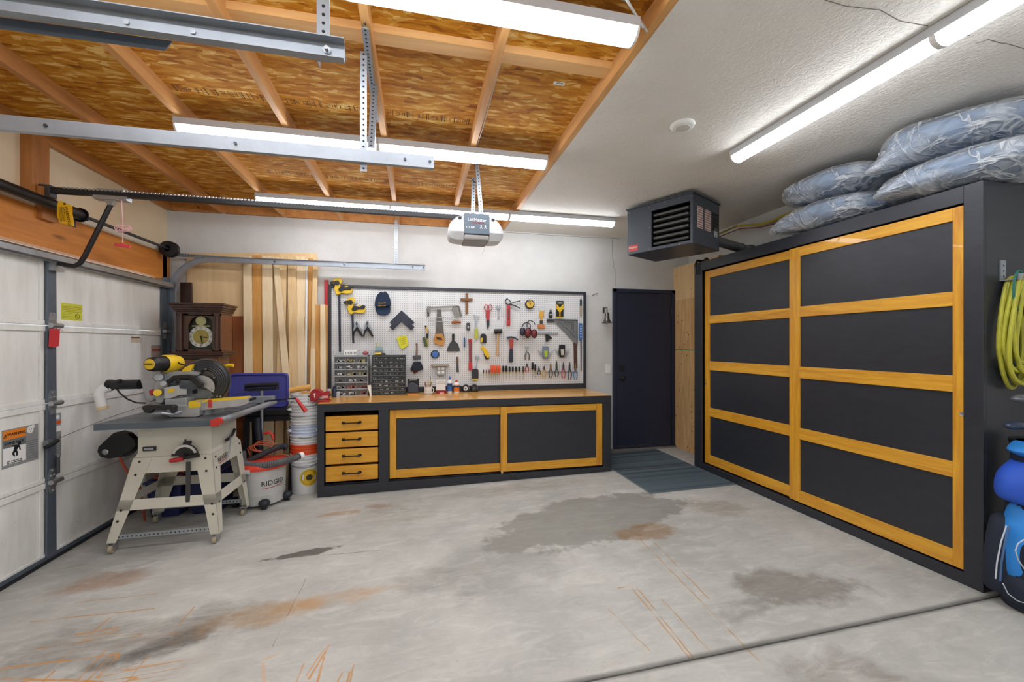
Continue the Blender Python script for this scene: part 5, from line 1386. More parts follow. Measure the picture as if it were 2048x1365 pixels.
# stand: apron, four splayed angle legs, braces
fx0, fx1, fy0, fy1 = -2.165, -1.455, 3.56, 4.14
fzz = fl + 0.075
ap = MB()
def zat(z): return (bz0 - z) / (bz0 - fzz)
def quadp(m, p, q, r, s_, vec): m.prism([p, q, r, s_], vec)
tX0, tX1, tY0, tY1 = b0x - 0.012, b1x + 0.017, 3.615, 4.125
def corner(sx, sy, z):
    t = zat(z)
    return Vector((lerp(tX0 if sx < 0 else tX1, fx0 if sx < 0 else fx1, t), lerp(tY0 if sy < 0 else tY1, fy0 if sy < 0 else fy1, t), z))
for sy in (-1, 1):
    a, b = corner(-1, sy, bz0), corner(1, sy, bz0); c, d = corner(1, sy, 0.47), corner(-1, sy, 0.47)
    quadp(ap, a, b, c, d, (0, 0.003 * -sy, 0))
for sx in (-1, 1):
    a, b = corner(sx, -1, bz0), corner(sx, 1, bz0); c, d = corner(sx, 1, 0.47), corner(sx, -1, 0.47)
    quadp(ap, a, b, c, d, (0.003 * -sx, 0, 0))
saw_parts = [P('table', tb, M_SAWTOP, [P('front_edge', tm, flat('59646e', 0.4, 0.3)), P('groove', gv, flat('4d5155', 0.4, 0.3), kind='stuff')], bevel=0.002),
             P('cabinet', bd, M_CREAM, bevel=0.003), P('apron', ap, M_CREAM)]
bolts = MB()
for sx in (-1, 1):
    for sy in (-1, 1):
        l = MB()
        T, Bt = corner(sx, sy, bz0 - 0.005), corner(sx, sy, fzz)
        off = Vector((sx * 0.003, sy * 0.003, 0)); T = T + off; Bt = Bt + off
        l.prism([T, T - Vector((sx * 0.12, 0, 0)), Bt - Vector((sx * 0.06, 0, 0)), Bt], (0, -sy * 0.003, 0))
        l.prism([T, T - Vector((0, sy * 0.12, 0)), Bt - Vector((0, sy * 0.06, 0)), Bt], (-sx * 0.003, 0, 0))
        cs_ = MB(); cp = Vector((Bt.x - sx * 0.03, Bt.y - sy * 0.03, fl + 0.028))
        cs_.cyl((cp.x - 0.012, cp.y - 0.02, cp.z), (cp.x + 0.012, cp.y - 0.02, cp.z), 0.027, 18)
        fk = MB(); fk.box(cp.x - 0.018, cp.x - 0.014, cp.y - 0.03, cp.y + 0.02, cp.z - 0.01, fzz - 0.004); fk.box(cp.x + 0.014, cp.x + 0.018, cp.y - 0.03, cp.y + 0.02, cp.z - 0.01, fzz - 0.004)
        fk.box(cp.x - 0.03, cp.x + 0.03, cp.y - 0.03, cp.y + 0.03, fzz - 0.005, fzz)
        saw_parts.append(P('leg', l, M_CREAM, [P('caster_wheel', cs_, flat('a59b80', 0.5), smooth=True), P('caster_fork', fk, M_STEEL)]))
        if sy < 0:
            for t_ in (0.04, 0.2, 0.62, 0.75):
                q = T.lerp(Bt, t_) - Vector((sx * (0.05 if t_ < .5 else 0.03), 0, 0)); bolts.lathe([(0, 0.005), (0.007, 0.004), (0.009, 0)], (q.x, q.y - 0.001, q.z), (0, -1, 0), 8)
        if sx > 0:
            for t_ in (0.04, 0.18, 0.62):
                q = T.lerp(Bt, t_) - Vector((0, sy * 0.04, 0)); bolts.lathe([(0, 0.005), (0.007, 0.004), (0.009, 0)], (q.x + 0.001, q.y, q.z), (1, 0, 0), 8)
br = MB()
for sy in (-1, 1):
    a, b = corner(-1, sy, 0.29), corner(1, sy, 0.29); c, d = corner(1, sy, 0.215), corner(-1, sy, 0.215)
    quadp(br, a, b, c, d, (0, 0.003 * sy, 0))
for sx in (-1, 1):
    a, b = corner(sx, -1, 0.29), corner(sx, 1, 0.29); c, d = corner(sx, 1, 0.215), corner(sx, -1, 0.215)
    quadp(br, a, b, c, d, (0.003 * sx, 0, 0))
saw_parts += [P('brace', br, M_CREAM), P('bolt', bolts, M_BLACK, smooth=True)]
for sy in (-1, 1):
    a, h = perf(corner(-1, sy, fzz + 0.035) + Vector((0.05, 0, 0)), corner(1, sy, fzz + 0.04) - Vector((0.05, 0, 0)), 0.034, 0.003, 22, (0, 1, 0), False)
    saw_parts.append(P('perforated_bar', a, M_GALV, [P('punched_hole', h, M_HOLE, kind='stuff')]))
# name plate, tilt scale and crank on the front
np_ = MB(); p = VY(299, 898, 3.635); np_.box(p.x - 0.04, p.x + 0.045, 3.627, 3.633, p.z - 0.016, p.z + 0.016)
np2 = MB(); np2.box(p.x - 0.03, p.x + 0.03, 3.625, 3.628, p.z - 0.008, p.z + 0.008)
saw_parts.append(P('badge', np_, M_BLACK, [P('plate', np2, M_GALV)]))
cc_ = VY(370, 912, 3.6)
qd = MB(); qd.prism([(cc_.x + 0.085 * math.cos(t), 3.612, cc_.z + 0.085 * math.sin(t)) for t in [PI * i / 14 for i in range(15)]], (0, -0.02, 0))
qs = MB()
qs.prism([(cc_.x + 0.084 * math.cos(t), 3.5915, cc_.z + 0.084 * math.sin(t)) for t in [R(15) + R(150) * i / 12 for i in range(13)]] + [(cc_.x + 0.066 * math.cos(t), 3.5915, cc_.z + 0.066 * math.sin(t)) for t in [R(165) - R(150) * i / 12 for i in range(13)]], (0, -0.001, 0))
cr = MB(); e0 = VY(340, 923, 3.55); e1 = VY(398, 912, 3.57)
cr.bar((e0.x + 0.06, 3.57, e0.z + 0.01), (e1.x, 3.58, e1.z), 0.022, 0.01); cr.cyl((cc_.x, 3.6, cc_.z), (cc_.x, 3.56, cc_.z), 0.02)
ck = MB(); ck.tube([(e0.x - 0.005, 3.56, e0.z), (e0.x + 0.035, 3.56, e0.z + 0.004), (e0.x + 0.08, 3.56, e0.z + 0.01)], lambda t: 0.014 + 0.004 * math.sin(t * PI), 10)
pt_ = MB(); p = VY(372, 886, 3.6); pt_.box(p.x - 0.02, p.x + 0.02, 3.6, 3.64, p.z - 0.015, p.z + 0.006); pt_.cyl((p.x - 0.004, 3.6, p.z), (p.x - 0.004, 3.6, p.z + 0.025), 0.006)
pb = MB(); p = VY(376, 950, 3.58); pb.prism([(p.x - 0.014, 3.58, VY(372, 925, 3.58).z), (p.x + 0.014, 3.58, VY(372, 925, 3.58).z), (p.x + 0.012, 3.58, VY(372, 1011, 3.58).z), (p.x - 0.016, 3.58, VY(372, 1011, 3.58).z)], (0, 0.01, 0))
saw_parts += [P('tilt_quadrant', qd, M_BLACK, [P('tilt_scale', qs, flat('c9c8c2', 0.4))]), P('crank', cr, M_BLACK, [P('crank_grip', ck, M_RED, smooth=True)]), P('tilt_pointer', pt_, M_BLACK), P('hanging_bar', pb, flat('3a3a3a', 0.5))]
# logo plate and height arc on the right-hand face
lg = text_mb('RIDGID', 0.05, (corner(1, -1, 0.53).x + 0.0085, 3.76, 0.525), 90, tilt=5)
ul = MB(); ul.bar((corner(1, -1, 0.5).x + 0.0085, 3.69, 0.492), (corner(1, -1, 0.5).x + 0.0085, 3.85, 0.508), 0.006, 0.001, (1, 0, 0))
saw_parts.append(P('lettering', lg, M_BLACK)); saw_parts.append(P('red_stripe', ul, M_RED))
arc_ = MB()
arc_.tube([(b1x + 0.02, 3.87 + 0.15 * math.sin(t), 0.73 - 0.0 - 0.09 * math.cos(t)) for t in [R(-10) + R(80) * i / 10 for i in range(11)]], 0.012, 6)
lev = MB(); lev.tube([(b1x + 0.04, 3.88, 0.66), (b1x + 0.06, 3.8, 0.55), (b1x + 0.05, 3.77, 0.49)], 0.006, 6)
saw_parts += [P('height_slot', arc_, M_BLACK, smooth=True), P('lever', lev, M_GALV, smooth=True)]
# motor cover hanging out on the left
mc_ = MB(); pts = [(193, 905), (195, 895), (206, 884), (215, 876), (225, 867), (240, 864), (255, 868), (268, 880), (270, 893), (262, 903), (240, 915), (215, 919), (200, 916)]
mc_.prism([VY(a, b, 3.88) for a, b in pts], (0, 0.07, 0))
mk = MB(); p = VY(210, 905, 3.878); mk.lathe([(0, 0.006), (0.014, 0.005), (0.022, 0.0)], (p.x, 3.88, p.z), (0, -1, 0), 14)
mm_ = MB(); mm_.cyl(VY(250, 893, 3.95) , VY(250, 893, 4.15), 0.085, 20)
saw_parts += [P('belt_guard', mc_, M_BLACK, [P('hub_cap', mk, M_STEEL)], bevel=0.012), P('motor', mm_, M_BLACK, smooth=True)]
# fence rail and rip fence
ra = Vector((tx1 + 0.045, 3.51, TZ - 0.01)); rb = Vector((-1.35, 4.47, TZ - 0.005))
rl = MB(); rl.cyl(ra, rb, 0.024, 16)
rl.bar(ra + Vector((-0.03, 0.02, -0.01)), rb + Vector((-0.03, 0, -0.01)), 0.03, 0.03, (0, 0, 1))
rc = MB(); rc.cyl(ra + Vector((0, -0.025, 0)), ra + Vector((0, 0.004, 0)), 0.028, 16); rc.box(ra.x - 0.05, ra.x, ra.y - 0.02, ra.y + 0.004, ra.z - 0.035, ra.z + 0.012)
rf = MB(); rf.box(-2.1, -1.34, 4.40, 4.46, TZ + 0.002, TZ + 0.062)
rh = MB(); rh.tube([VY(598, 806, 4.2), VY(602, 815, 4.2), VY(609, 822, 4.2)], lambda t: 0.014 + 0.006 * t, 10)
rh.rot(Matrix.Identity(3))
saw_parts += [P('fence_rail', rl, M_GALV, [P('end_cap', rc, flat('c8322c', 0.4))], smooth=True), P('rip_fence', rf, M_GALV, bevel=0.003)]
thing('table_saw', 'cream table saw on splayed legs with grey top near the garage door', 'table saw', saw_parts)
q = MB(); q.tube([VY(592, 797, 4.35), VY(600, 808, 4.35), VY(612, 824, 4.35)], lambda t: 0.012 + 0.008 * t, 10)
q2 = MB(); q2.tube([VY(560, 800, 4.35), VY(592, 797, 4.35)], 0.008, 6); q2.tube([VY(530, 803, 4.4), VY(560, 800, 4.35)], 0.008, 6)
q3 = MB()
thing('fence_lever', 'red plastic lever handle sticking out past the saw table corner', 'lever', [P('grip', q, flat('c8322c', 0.4), smooth=True), P('rod', q2, M_BLACK, smooth=True)])

# ---------------------------------------------------------------- mitre saw on the table
Ym = 3.86
def ply(pts, Y, t, m=None):
    m = m or MB(); m.prism([VY(a, b, Y) for a, b in pts], (0, t, 0)); return m
ms = []
bz = TZ + 0.001
def zfix(v): return Vector((v.x, v.y, max(v.z, bz)))
b_ = MB()
b_.prism([zfix(VY(a, b, 3.66)) for a, b in ((333, 812), (380, 812), (398, 802), (398, 832), (392, 835), (340, 835), (333, 828))], (0, 0.34, 0))
b_.prism([zfix(VY(a, b, 3.72)) for a, b in ((328, 800), (372, 796), (374, 812), (330, 814))], (0, 0.26, 0))
ms.append(P('base', b_, flat('b4b7b9', 0.35, 0.6), bevel=0.004))
tt = MB(); c_ = VY(400, 812, 3.86); tt.cyl((c_.x, 3.88, bz), (c_.x, 3.88, c_.z), 0.15, 32)
ms.append(P('turntable', tt, flat('a8abad', 0.35, 0.5), smooth=True))
rx_ = MB(); rx_.prism([VY(a, b, 3.70) for a, b in ((376, 808), (480, 799), (496, 798), (497, 807), (480, 813), (400, 822), (376, 822))], (0, 0.09, 0))
ry_ = MB(); ry_.prism([VY(a, b, 3.71) for a, b in ((378, 804), (480, 796.5), (490, 796), (490, 798), (480, 799), (376, 808))], (0, 0.12, 0))
rn = MB(); p = VY(420, 808, 3.695); rn.box(p.x - 0.011, p.x + 0.011, 3.69, 3.70, p.z - 0.03, p.z + 0.03)
ms.append(P('extension_arm', rx_, flat('b9bcbe', 0.35, 0.6), [P('scale_strip', ry_, M_YEL), P('lock_tab', rn, flat('c8322c', 0.4))], bevel=0.003))
kb = MB(); kb.tube([VY(492, 801, 3.74), VY(500, 800, 3.74), VY(512, 797, 3.74)], lambda t: 0.014 - 0.004 * t, 10)
ms.append(P('bevel_knob', kb, M_BLACK, smooth=True))
hb = MB(); hb.prism([zfix(VY(a, b, 3.56)) for a, b in ((282, 815), (288, 812), (345, 811), (349, 814), (348, 826), (342, 827), (338, 820), (305, 821), (298, 828), (288, 826))], (0, 0.05, 0))
ms.append(P('front_handle', hb, M_BLACK, bevel=0.006))
ub = MB(); ub.tube([zfix(VY(297, 830, 3.6)) + Vector((0, 0, 0.01)), zfix(VY(302, 832, 3.58)) + Vector((0, 0, 0.01)), zfix(VY(325, 830, 3.56)) + Vector((0, 0, 0.012)), zfix(VY(345, 832, 3.58)) + Vector((0, 0, 0.01)), zfix(VY(362, 828, 3.66)) + Vector((0, 0, 0.014))], 0.011, 8)
ms.append(P('stand_loop', ub, M_GALV, smooth=True))
yl = MB(); yl.prism([VY(a, b, 3.659) for a, b in ((378, 807), (401, 805), (401, 815), (378, 817))], (0, -0.0015, 0))
ms.append(P('warning_decal', yl, M_YEL))
fe = MB(); ply([(328, 776), (357, 771), (359, 778), (373, 779), (373, 790), (358, 791), (340, 798), (328, 798)], 3.74, 0.012, fe)
fe2 = MB(); ply([(336, 779), (349, 777), (349, 784), (336, 786)], 3.739, -0.001, fe2)
ms.append(P('fence', fe, flat('b9bcbe', 0.3, 0.7), [P('yellow_decal', fe2, M_YEL)], bevel=0.002))
ho = MB(); ply([(279, 759), (305, 756), (312, 764), (311, 800), (300, 806), (290, 800), (284, 775)], 3.80, 0.14, ho)
ms.append(P('rail_housing', ho, flat('a9abad', 0.35, 0.5), bevel=0.01))
tb_ = MB(); tb_.cyl(VY(218, 770, 3.90), VY(281, 769, 3.86), 0.038, 18)
tb2 = MB(); tb2.cyl(VY(216, 771, 3.90), VY(224, 771, 3.90), 0.045, 18); tb2.cyl(VY(236, 764, 3.86), VY(242, 764, 3.86), 0.02, 10)
ms += [P('slide_tube', tb_, M_BLACK, [P('collar', tb2, M_BLACK, smooth=True)], smooth=True)]
dp = MB(); dp.tube([VY(220, 775, 3.90), VY(208, 778, 3.88), VY(200, 784, 3.87), VY(199, 795, 3.86)], 0.036, 16)
dp2 = MB(); dp2.cyl(VY(198, 790, 3.86), VY(205, 815, 3.86), 0.033, 16)
dp3 = MB(); dp3.cyl(VY(204, 814, 3.86), VY(206, 820, 3.86), 0.038, 16)
ms.append(P('dust_elbow', dp, M_WHITE, [P('dust_pipe', dp2, M_WHITE, smooth=True), P('pipe_ring', dp3, flat('d8c39a', 0.5), smooth=True)], smooth=True))
li = MB(); ply([(306, 775), (312, 762), (318, 750), (324, 745), (330, 748), (333, 760), (328, 772), (331, 790), (325, 806), (312, 806)], 3.78, 0.05, li)
li.cyl(VY(317, 755, 3.74), VY(317, 755, 3.79), 0.03, 14); li.cyl(VY(326, 768, 3.74), VY(326, 768, 3.79), 0.022, 14)
ms.append(P('pivot_bracket', li, flat('9fa2a5', 0.35, 0.6), bevel=0.003))
yk = MB(); yk.cyl(VY(315, 786, 3.72), VY(315, 786, 3.78), 0.026, 16)
ms.append(P('lock_knob', yk, M_YEL, smooth=True))
rk = MB(); ply([(298, 782), (305, 779), (308, 784), (303, 792), (299, 790)], 3.77, 0.02, rk); ms.append(P('red_latch', rk, M_RED))
# head: motor, arm, guards, blade
m0, m1, m2_ = VY(303, 729, 3.64), VY(325, 728, 3.74), VY(357, 727, 3.86)
dm = (m1 - m0).normalized()
mo = MB(); mo.lathe([(0.0, -0.02), (0.04, -0.018), (0.052, -0.005), (0.056, 0.02), (0.058, (m1 - m0).length)], m0, dm, 26)
mo2 = MB(); mo2.lathe([(0.062, 0), (0.068, 0.02), (0.068, 0.10), (0.058, 0.15), (0.04, 0.165), (0, 0.165)], m1, dm, 26)
mo3 = MB(); mo3.lathe([(0.0, -0.0225), (0.036, -0.021), (0.04, -0.0175)], m0, dm, 26)
angm = math.degrees(math.atan2(dm.y, dm.x)) - 90
lt_ = text_mb('DEWALT', 0.019, m0 - dm * 0.0245, angm, ext=0.001)
mr = MB()
for i in range(4):
    t_ = 2 * PI * i / 4 + 0.4; mr.ball(m1 + dm * 0.02 + Vector((0, 0, 1)) * 0.058 * math.sin(t_) + dm.cross(Vector((0, 0, 1))) * 0.06 * math.cos(t_), 0.007, n=8, m=6)
ms.append(P('motor', mo2, M_YEL, [P('motor_cap', mo, M_BLACK, smooth=True), P('name_disc', mo3, M_YEL, smooth=True), P('lettering', lt_, M_BLACK), P('motor_screw', mr, M_BLACK, smooth=True)], smooth=True))
am = MB(); ply([(325, 752), (335, 743), (380, 742), (400, 745), (395, 752), (345, 756), (332, 766), (325, 764)], 3.80, 0.04, am)
ms.append(P('head_arm', am, flat('a4a7aa', 0.35, 0.5), bevel=0.006))
bk_ = MB(); ply([(331, 764), (345, 752), (375, 750), (390, 754), (398, 762), (405, 768), (403, 776), (396, 776), (388, 768), (378, 757), (350, 758), (337, 768)], 3.77, 0.03, bk_)
ms.append(P('guard_linkage', bk_, M_BLACK, bevel=0.004))
C0 = VY(412, 763, 3.86)
def arcdisc(c, r0, r1, a0, a1, y0_, t, n_=30):
    m = MB(); ang_ = [R(a0 + (a1 - a0) * i / n_) for i in range(n_ + 1)]
    if r0 > 0: m.prism([(c.x + r1 * math.cos(a), y0_, c.z + r1 * math.sin(a)) for a in ang_] + [(c.x + r0 * math.cos(a), y0_, c.z + r0 * math.sin(a)) for a in reversed(ang_)], (0, t, 0))
    else: m.prism([(c.x + r1 * math.cos(a), y0_, c.z + r1 * math.sin(a)) for a in ang_], (0, t, 0))
    return m
ug = arcdisc(C0, 0.085, 0.172, -62, 175, 3.83, 0.055)
ug2 = MB()
for r_ in (0.10, 0.115, 0.13, 0.145, 0.16): ug2.tube([(C0.x + r_ * math.cos(a), 3.829, C0.z + r_ * math.sin(a)) for a in [R(-60 + 200 * i / 24) for i in range(25)]], 0.0025, 4)
ms.append(P('upper_guard', ug, flat('25272b', 0.3), [P('guard_rib', ug2, flat('3f444a', 0.3), kind='stuff')], bevel=0.01))
blade = MB(); n_t = 80; prb = []
for i in range(n_t):
    a = 2 * PI * i / n_t; prb.append((C0.x + 0.178 * math.cos(a), 3.855, C0.z + 0.178 * math.sin(a))); prb.append((C0.x + 0.188 * math.cos(a + 0.02), 3.855, C0.z + 0.188 * math.sin(a + 0.02)))
blade.prism([(x, y, max(z, bz + 0.002)) for x, y, z in prb], (0, 0.003, 0))
ms.append(P('blade', blade, flat('6b6a66', 0.35, 0.8)))
C1 = VY(402, 776, 3.82)
gp = arcdisc(C1, 0, 0.098, -25, 130, 3.815, 0.006); ms.append(P('guard_plate', gp, flat('b3b5b6', 0.35, 0.5)))
lg_ = MB(); ply([(363, 757), (378, 757), (388, 768), (398, 777), (412, 781), (425, 779), (431, 792), (420, 797), (372, 799), (362, 790), (357, 775)], 3.84, 0.012, lg_)
lm = MB(); ply([(385, 781), (394, 779), (395, 787), (386, 789)], 3.839, -0.001, lm)
ms.append(P('lower_guard', lg_, flat('70777f', 0.25, 0.2, 0.3), [P('arrow_decal', lm, M_BLACK)]))
sb = MB()
for (a, b) in ((386, 740), (411, 739), (427, 756), (423, 778), (432, 794), (439, 794)): p = VY(a, b, 3.81); sb.lathe([(0, 0.006), (0.005, 0.005), (0.007, 0)], (p.x, 3.815 if a < 430 else 3.83, p.z), (0, -1, 0), 8)
ms.append(P('guard_screw', sb, M_GALV))
yg = MB(); ply([(361, 744), (368, 736), (380, 730), (386, 729), (383, 738), (381, 744), (366, 745)], 3.80, 0.05, yg); ms.append(P('yellow_shroud', yg, M_YEL, bevel=0.006))
dh = MB(); dh.tube([VY(448, 733, 3.92), VY(458, 731, 3.92), VY(467, 731.5, 3.92)], lambda t: 0.011 + 0.004 * t, 12); ms.append(P('operating_handle', dh, M_YEL, smooth=True))
tp = MB(); tp.cyl(VY(360, 719, 3.90), VY(410, 717, 3.90), 0.009, 10); ms.append(P('dust_tube', tp, M_BLACK, smooth=True))
cd = MB(); cd.tube([VY(234, 779, 3.86), VY(240, 787, 3.8), VY(255, 799, 3.75), VY(272, 806, 3.74), VY(292, 807, 3.76)], 0.006, 8)
cd.tube([VY(354, 724, 3.8), VY(360, 728, 3.78), VY(372, 731, 3.8), VY(385, 733, 3.84)], 0.006, 8)
ms.append(P('power_cord', cd, M_BLACK, smooth=True))
thing('miter_saw', 'yellow and black sliding mitre saw sitting on the table saw', 'mitre saw', ms)

# ---------------------------------------------------------------- bins under and behind the saw
def bin_(x0, x1, y0, y1, z1, c, lidc, label, tap=0.03):
    z0 = fz((x0 + x1) / 2) + 0.004
    m = MB()
    lo = [m.bm.verts.new(p) for p in ((x0 + tap, y0 + tap, z0), (x1 - tap, y0 + tap, z0), (x1 - tap, y1 - tap, z0), (x0 + tap, y1 - tap, z0))]
    hi = [m.bm.verts.new(p) for p in ((x0, y0, z1), (x1, y0, z1), (x1, y1, z1), (x0, y1, z1))]
    for k_ in range(4): m.bm.faces.new((lo[k_], lo[(k_ + 1) % 4], hi[(k_ + 1) % 4], hi[k_]))
    m.bm.faces.new(lo[::-1])
    l = MB(); l.box(x0 - 0.012, x1 + 0.012, y0 - 0.012, y1 + 0.012, z1, z1 + 0.02); l.box(x0 + 0.03, x1 - 0.03, y0 + 0.03, y1 - 0.03, z1 + 0.02, z1 + 0.032)
    return thing('storage_bin', label, 'storage bin', [P('tub', m, c, bevel=0.01), P('lid', l, lidc, bevel=0.006)])
bin_(-2.27, -2.0, 4.18, 4.50, 0.22, flat('232a5c', 0.5), flat('232a5c', 0.5), 'dark blue storage bin under the saw, left of the pair')
bin_(-1.96, -1.68, 4.18, 4.50, 0.30, flat('1f2550', 0.5), flat('191d40', 0.5), 'dark blue storage bin under the saw, right of the pair')
m = MB(); m.tube([(-2.22, 4.22, 0.262), (-2.1, 4.2, 0.263), (-2.05, 4.22, 0.263), (-2.03, 4.30, 0.262), (-2.08, 4.38, 0.263), (-2.2, 4.33, 0.263)], 0.006, 6, True)
thing('extension_cord', 'orange cord lying on the left blue bin under saw', 'cord', [P('cord', m, M_ORANGE, smooth=True)])
m = MB(); m.tube([VY(240, 915, 3.9), VY(246, 930, 3.88), VY(256, 946, 3.86), VY(262, 960, 3.9), VY(280, 975, 4.1), (-2.25, 4.15, fz(-2.2) + 0.01)], 0.009, 8)
thing('extension_cord', 'brown-orange cord hanging behind the saw leg by the door', 'cord', [P('cord', m, flat('a5432b', 0.5), smooth=True)])
# black folding stand with blue lid leaning on it
sx0, sx1 = -1.72, -1.2
m = MB(); m.box(sx0, sx1, 4.66, 4.93, 0.70, 0.76)
m.box(sx0 + 0.03, sx1 - 0.03, 4.68, 4.91, 0.64, 0.70)
lg2 = MB()
for x in (sx0 + 0.05, sx1 - 0.05):
    for y_, yb_ in ((4.70, 4.645), (4.90, 4.95)): lg2.bar((x, y_, 0.66), (x, yb_, fz(x) + 0.003), 0.05, 0.03)
brc = MB(); brc.box(sx0 + 0.05, sx1 - 0.05, 4.66, 4.68, 0.22, 0.26)
thing('folding_stand', 'black plastic folding work stand behind the saw and vacuum', 'work stand', [P('top', m, M_BLACK, bevel=0.008), P('leg', lg2, M_BLACK), P('brace', brc, M_BLACK)])
a = VY(458, 800, 4.80); b = VY(577, 746, 4.80)
m = MB(); zb_ = 0.762; zt_ = b.z
def rr_(m, x0, x1, z0, z1, y0_, y1_, r=0.03):
    pts = []
    for cx_, cz_, a0 in ((x1 - r, z1 - r, 0), (x0 + r, z1 - r, 90), (x0 + r, z0 + r, 180), (x1 - r, z0 + r, 270)):
        for i in range(5): t = R(a0 + 22.5 * i); pts.append((cx_ + r * math.cos(t), y0_, cz_ + r * math.sin(t)))
    m.prism(pts, (0, y1_ - y0_, 0))
rr_(m, a.x, b.x, zb_, zt_, 4.81, 4.815, 0.04)
rm = MB(); c4 = [(a.x + 0.0, zb_ + 0.01), (b.x - 0.0, zb_ + 0.01), (b.x, zt_), (a.x, zt_)]
def loop(x0, x1, z0, z1, r):
    pts = []
    for cx_, cz_, a0 in ((x1 - r, z1 - r, 0), (x0 + r, z1 - r, 90), (x0 + r, z0 + r, 180), (x1 - r, z0 + r, 270)):
        for i in range(5): t = R(a0 + 22.5 * i); pts.append((cx_ + r * math.cos(t), 4.80, cz_ + r * math.sin(t)))
    return pts
rm.tube(loop(a.x + 0.01, b.x - 0.01, zb_ + 0.012, zt_ - 0.01, 0.04), 0.012, 8, True)
thing('bin_lid', 'blue-violet storage bin lid standing upright behind the mitre saw', 'lid', [P('lid_panel', m, flat('4c4e9e', 0.45)), P('rim', rm, flat('43459a', 0.45), smooth=True)])
ra_, rb_ = VY(491, 772, 4.62), VY(556, 769, 4.62)
m = MB(); m.cyl(ra_, rb_, 0.021, 18)
m2 = MB(); m2.bar(ra_ + Vector((0.02, 0, -0.04)), rb_ + Vector((-0.02, 0, -0.04)), 0.03, 0.04)
for q_ in (ra_, rb_): m2.box(q_.x - 0.004, q_.x + 0.004, 4.6, 4.64, q_.z - 0.05, q_.z + 0.01)
m3 = MB(); mx = (ra_.x + rb_.x) / 2; m3.cyl((mx, 4.62, fz(mx) + 0.02), (mx, 4.62, ra_.z - 0.05), 0.014, 12)
m4 = MB(); m4.bar((mx - 0.12, 4.62, fz(mx - .12) + 0.012), (mx + 0.1, 4.62, fz(mx) + 0.014), 0.03, 0.02, (0, 0, 1)); m4.bar((mx, 4.60, fz(mx) + 0.014), (mx, 4.64, fz(mx) + 0.014), 0.03, 0.02, (0, 0, 1))
thing('roller_stand', 'black roller stand in front of the blue-violet lid', 'roller stand', [P('roller', m, M_BLACK, smooth=True), P('bracket', m2, M_BLACK), P('post', m3, M_GALV, smooth=True), P('foot', m4, M_BLACK)])
# quick clamp hanging from the stand
m = MB(); m.tube([VY(515, 836, 4.6), VY(516, 860, 4.58), VY(520, 895, 4.56), VY(521, 905, 4.56)], lambda t: 0.035 - 0.01 * t, 12)
m2 = MB(); m2.tube([VY(528, 868, 4.56), VY(538, 865, 4.56), VY(544, 869, 4.56), VY(547, 880, 4.56)], 0.014, 8)
thing('bar_clamp', 'dark clamp with bright orange-red trigger handle below the stand top', 'clamp', [P('body', m, flat('232833', 0.5), smooth=True), P('trigger_handle', m2, flat('e0402a', 0.4), smooth=True)])

# ---------------------------------------------------------------- buckets
BXc, BYc = -1.10, 4.62
def bucket(z0, mat, label, handle=True, lab=False, sc=1.0, first=False):
    h = 0.39
    m = MB()
    pr_ = [(0, 0.0), (0.128, 0.0), (0.132, 0.01), (0.1415, h - 0.11)]
    for k_ in (0.105, 0.075, 0.045): pr_ += [(0.142, h - k_), (0.149, h - k_ + 0.003), (0.149, h - k_ + 0.009), (0.143, h - k_ + 0.012)]
    pr_ += [(0.144, h - 0.014), (0.152, h - 0.012), (0.152, h), (0.146, h), (0.1445, h - 0.015), (0.139, h - 0.11), (0.129, 0.006), (0, 0.004)]
    m.lathe(pr_, (BXc, BYc, z0), n=36)
    parts = [P('pail', m, mat, smooth=True)]
    if handle:
        hm = MB(); a0 = random.uniform(-0.3, 0.5)
        hm.tube([(BXc + 0.153 * math.cos(t + a0), BYc - 0.156 * math.sin(t) , z0 + h - 0.05 - 0.07 * math.sin(t)) for t in [PI * i / 16 for i in range(17)]], 0.0025, 5)
        ea_ = MB()
        for s_ in (-1, 1): ea_.ball((BXc + s_ * 0.13, BYc - 0.075, z0 + h - 0.055), 0.028, 0.02, 0.016, 12, 8)
        parts += [P('wire_handle', hm, M_DKSTEEL), P('handle_ear', ea_, mat, smooth=True)]
    if lab:
        lm_ = MB(); c = Vector((BXc + 0.055, BYc - 0.125, z0 + 0.17))
        d_ = Vector((0.4, -1, 0)).normalized()
        def ringc(r0, r1, lm_):
            for i in range(28):
                a_, b_2 = 2 * PI * i / 28, 2 * PI * (i + 1) / 28
                def pt2(r, t):
                    x = r * math.cos(t); th_ = x / 0.137 - 1.18 + PI * 0.0
                    ph = -PI / 2 + 0.42 + x / 0.138
                    z = z0 + 0.165 + r * math.sin(t); rad = 0.1325 + 0.0095 * (z - z0) / 0.28 + 0.0012
                    return (BXc + rad * math.cos(ph), BYc + rad * math.sin(ph), z)
                lm_.poly([pt2(r0, a_), pt2(r1, a_), pt2(r1, b_2), pt2(r0, b_2)])
        ringc(0.03, 0.085, lm_)
        lm2 = MB(); ringc(0.068, 0.071, lm2)
        lm3 = MB(); ringc(0.0001, 0.03, lm3)
        parts.append(P('round_label', lm_, flat('e0b72c', 0.5), [P('label_ring', lm2, flat('4a3a18', 0.5)), P('label_centre', lm3, flat('4a3a18', 0.5))]))
    return thing('bucket', label, 'bucket', parts, 'nested five-gallon buckets beside the workbench')
fb = fz(BXc) + 0.001
M_BW = flat('dfe1e2', 0.4, 0, 0.04); M_BB = flat('c9d6ea', 0.4, 0, 0.04)
bucket(fb, M_BW, 'bottom white bucket of the stack, with round yellow label', True, True)
bucket(fb + 0.10, flat('e2562a', 0.4), 'orange bucket showing its rim between white buckets', False)
bucket(fb + 0.19, M_BW, 'white bucket nested just above the orange one', False)
bucket(fb + 0.29, M_BB, 'pale blue-white bucket in the middle of the stack', True)
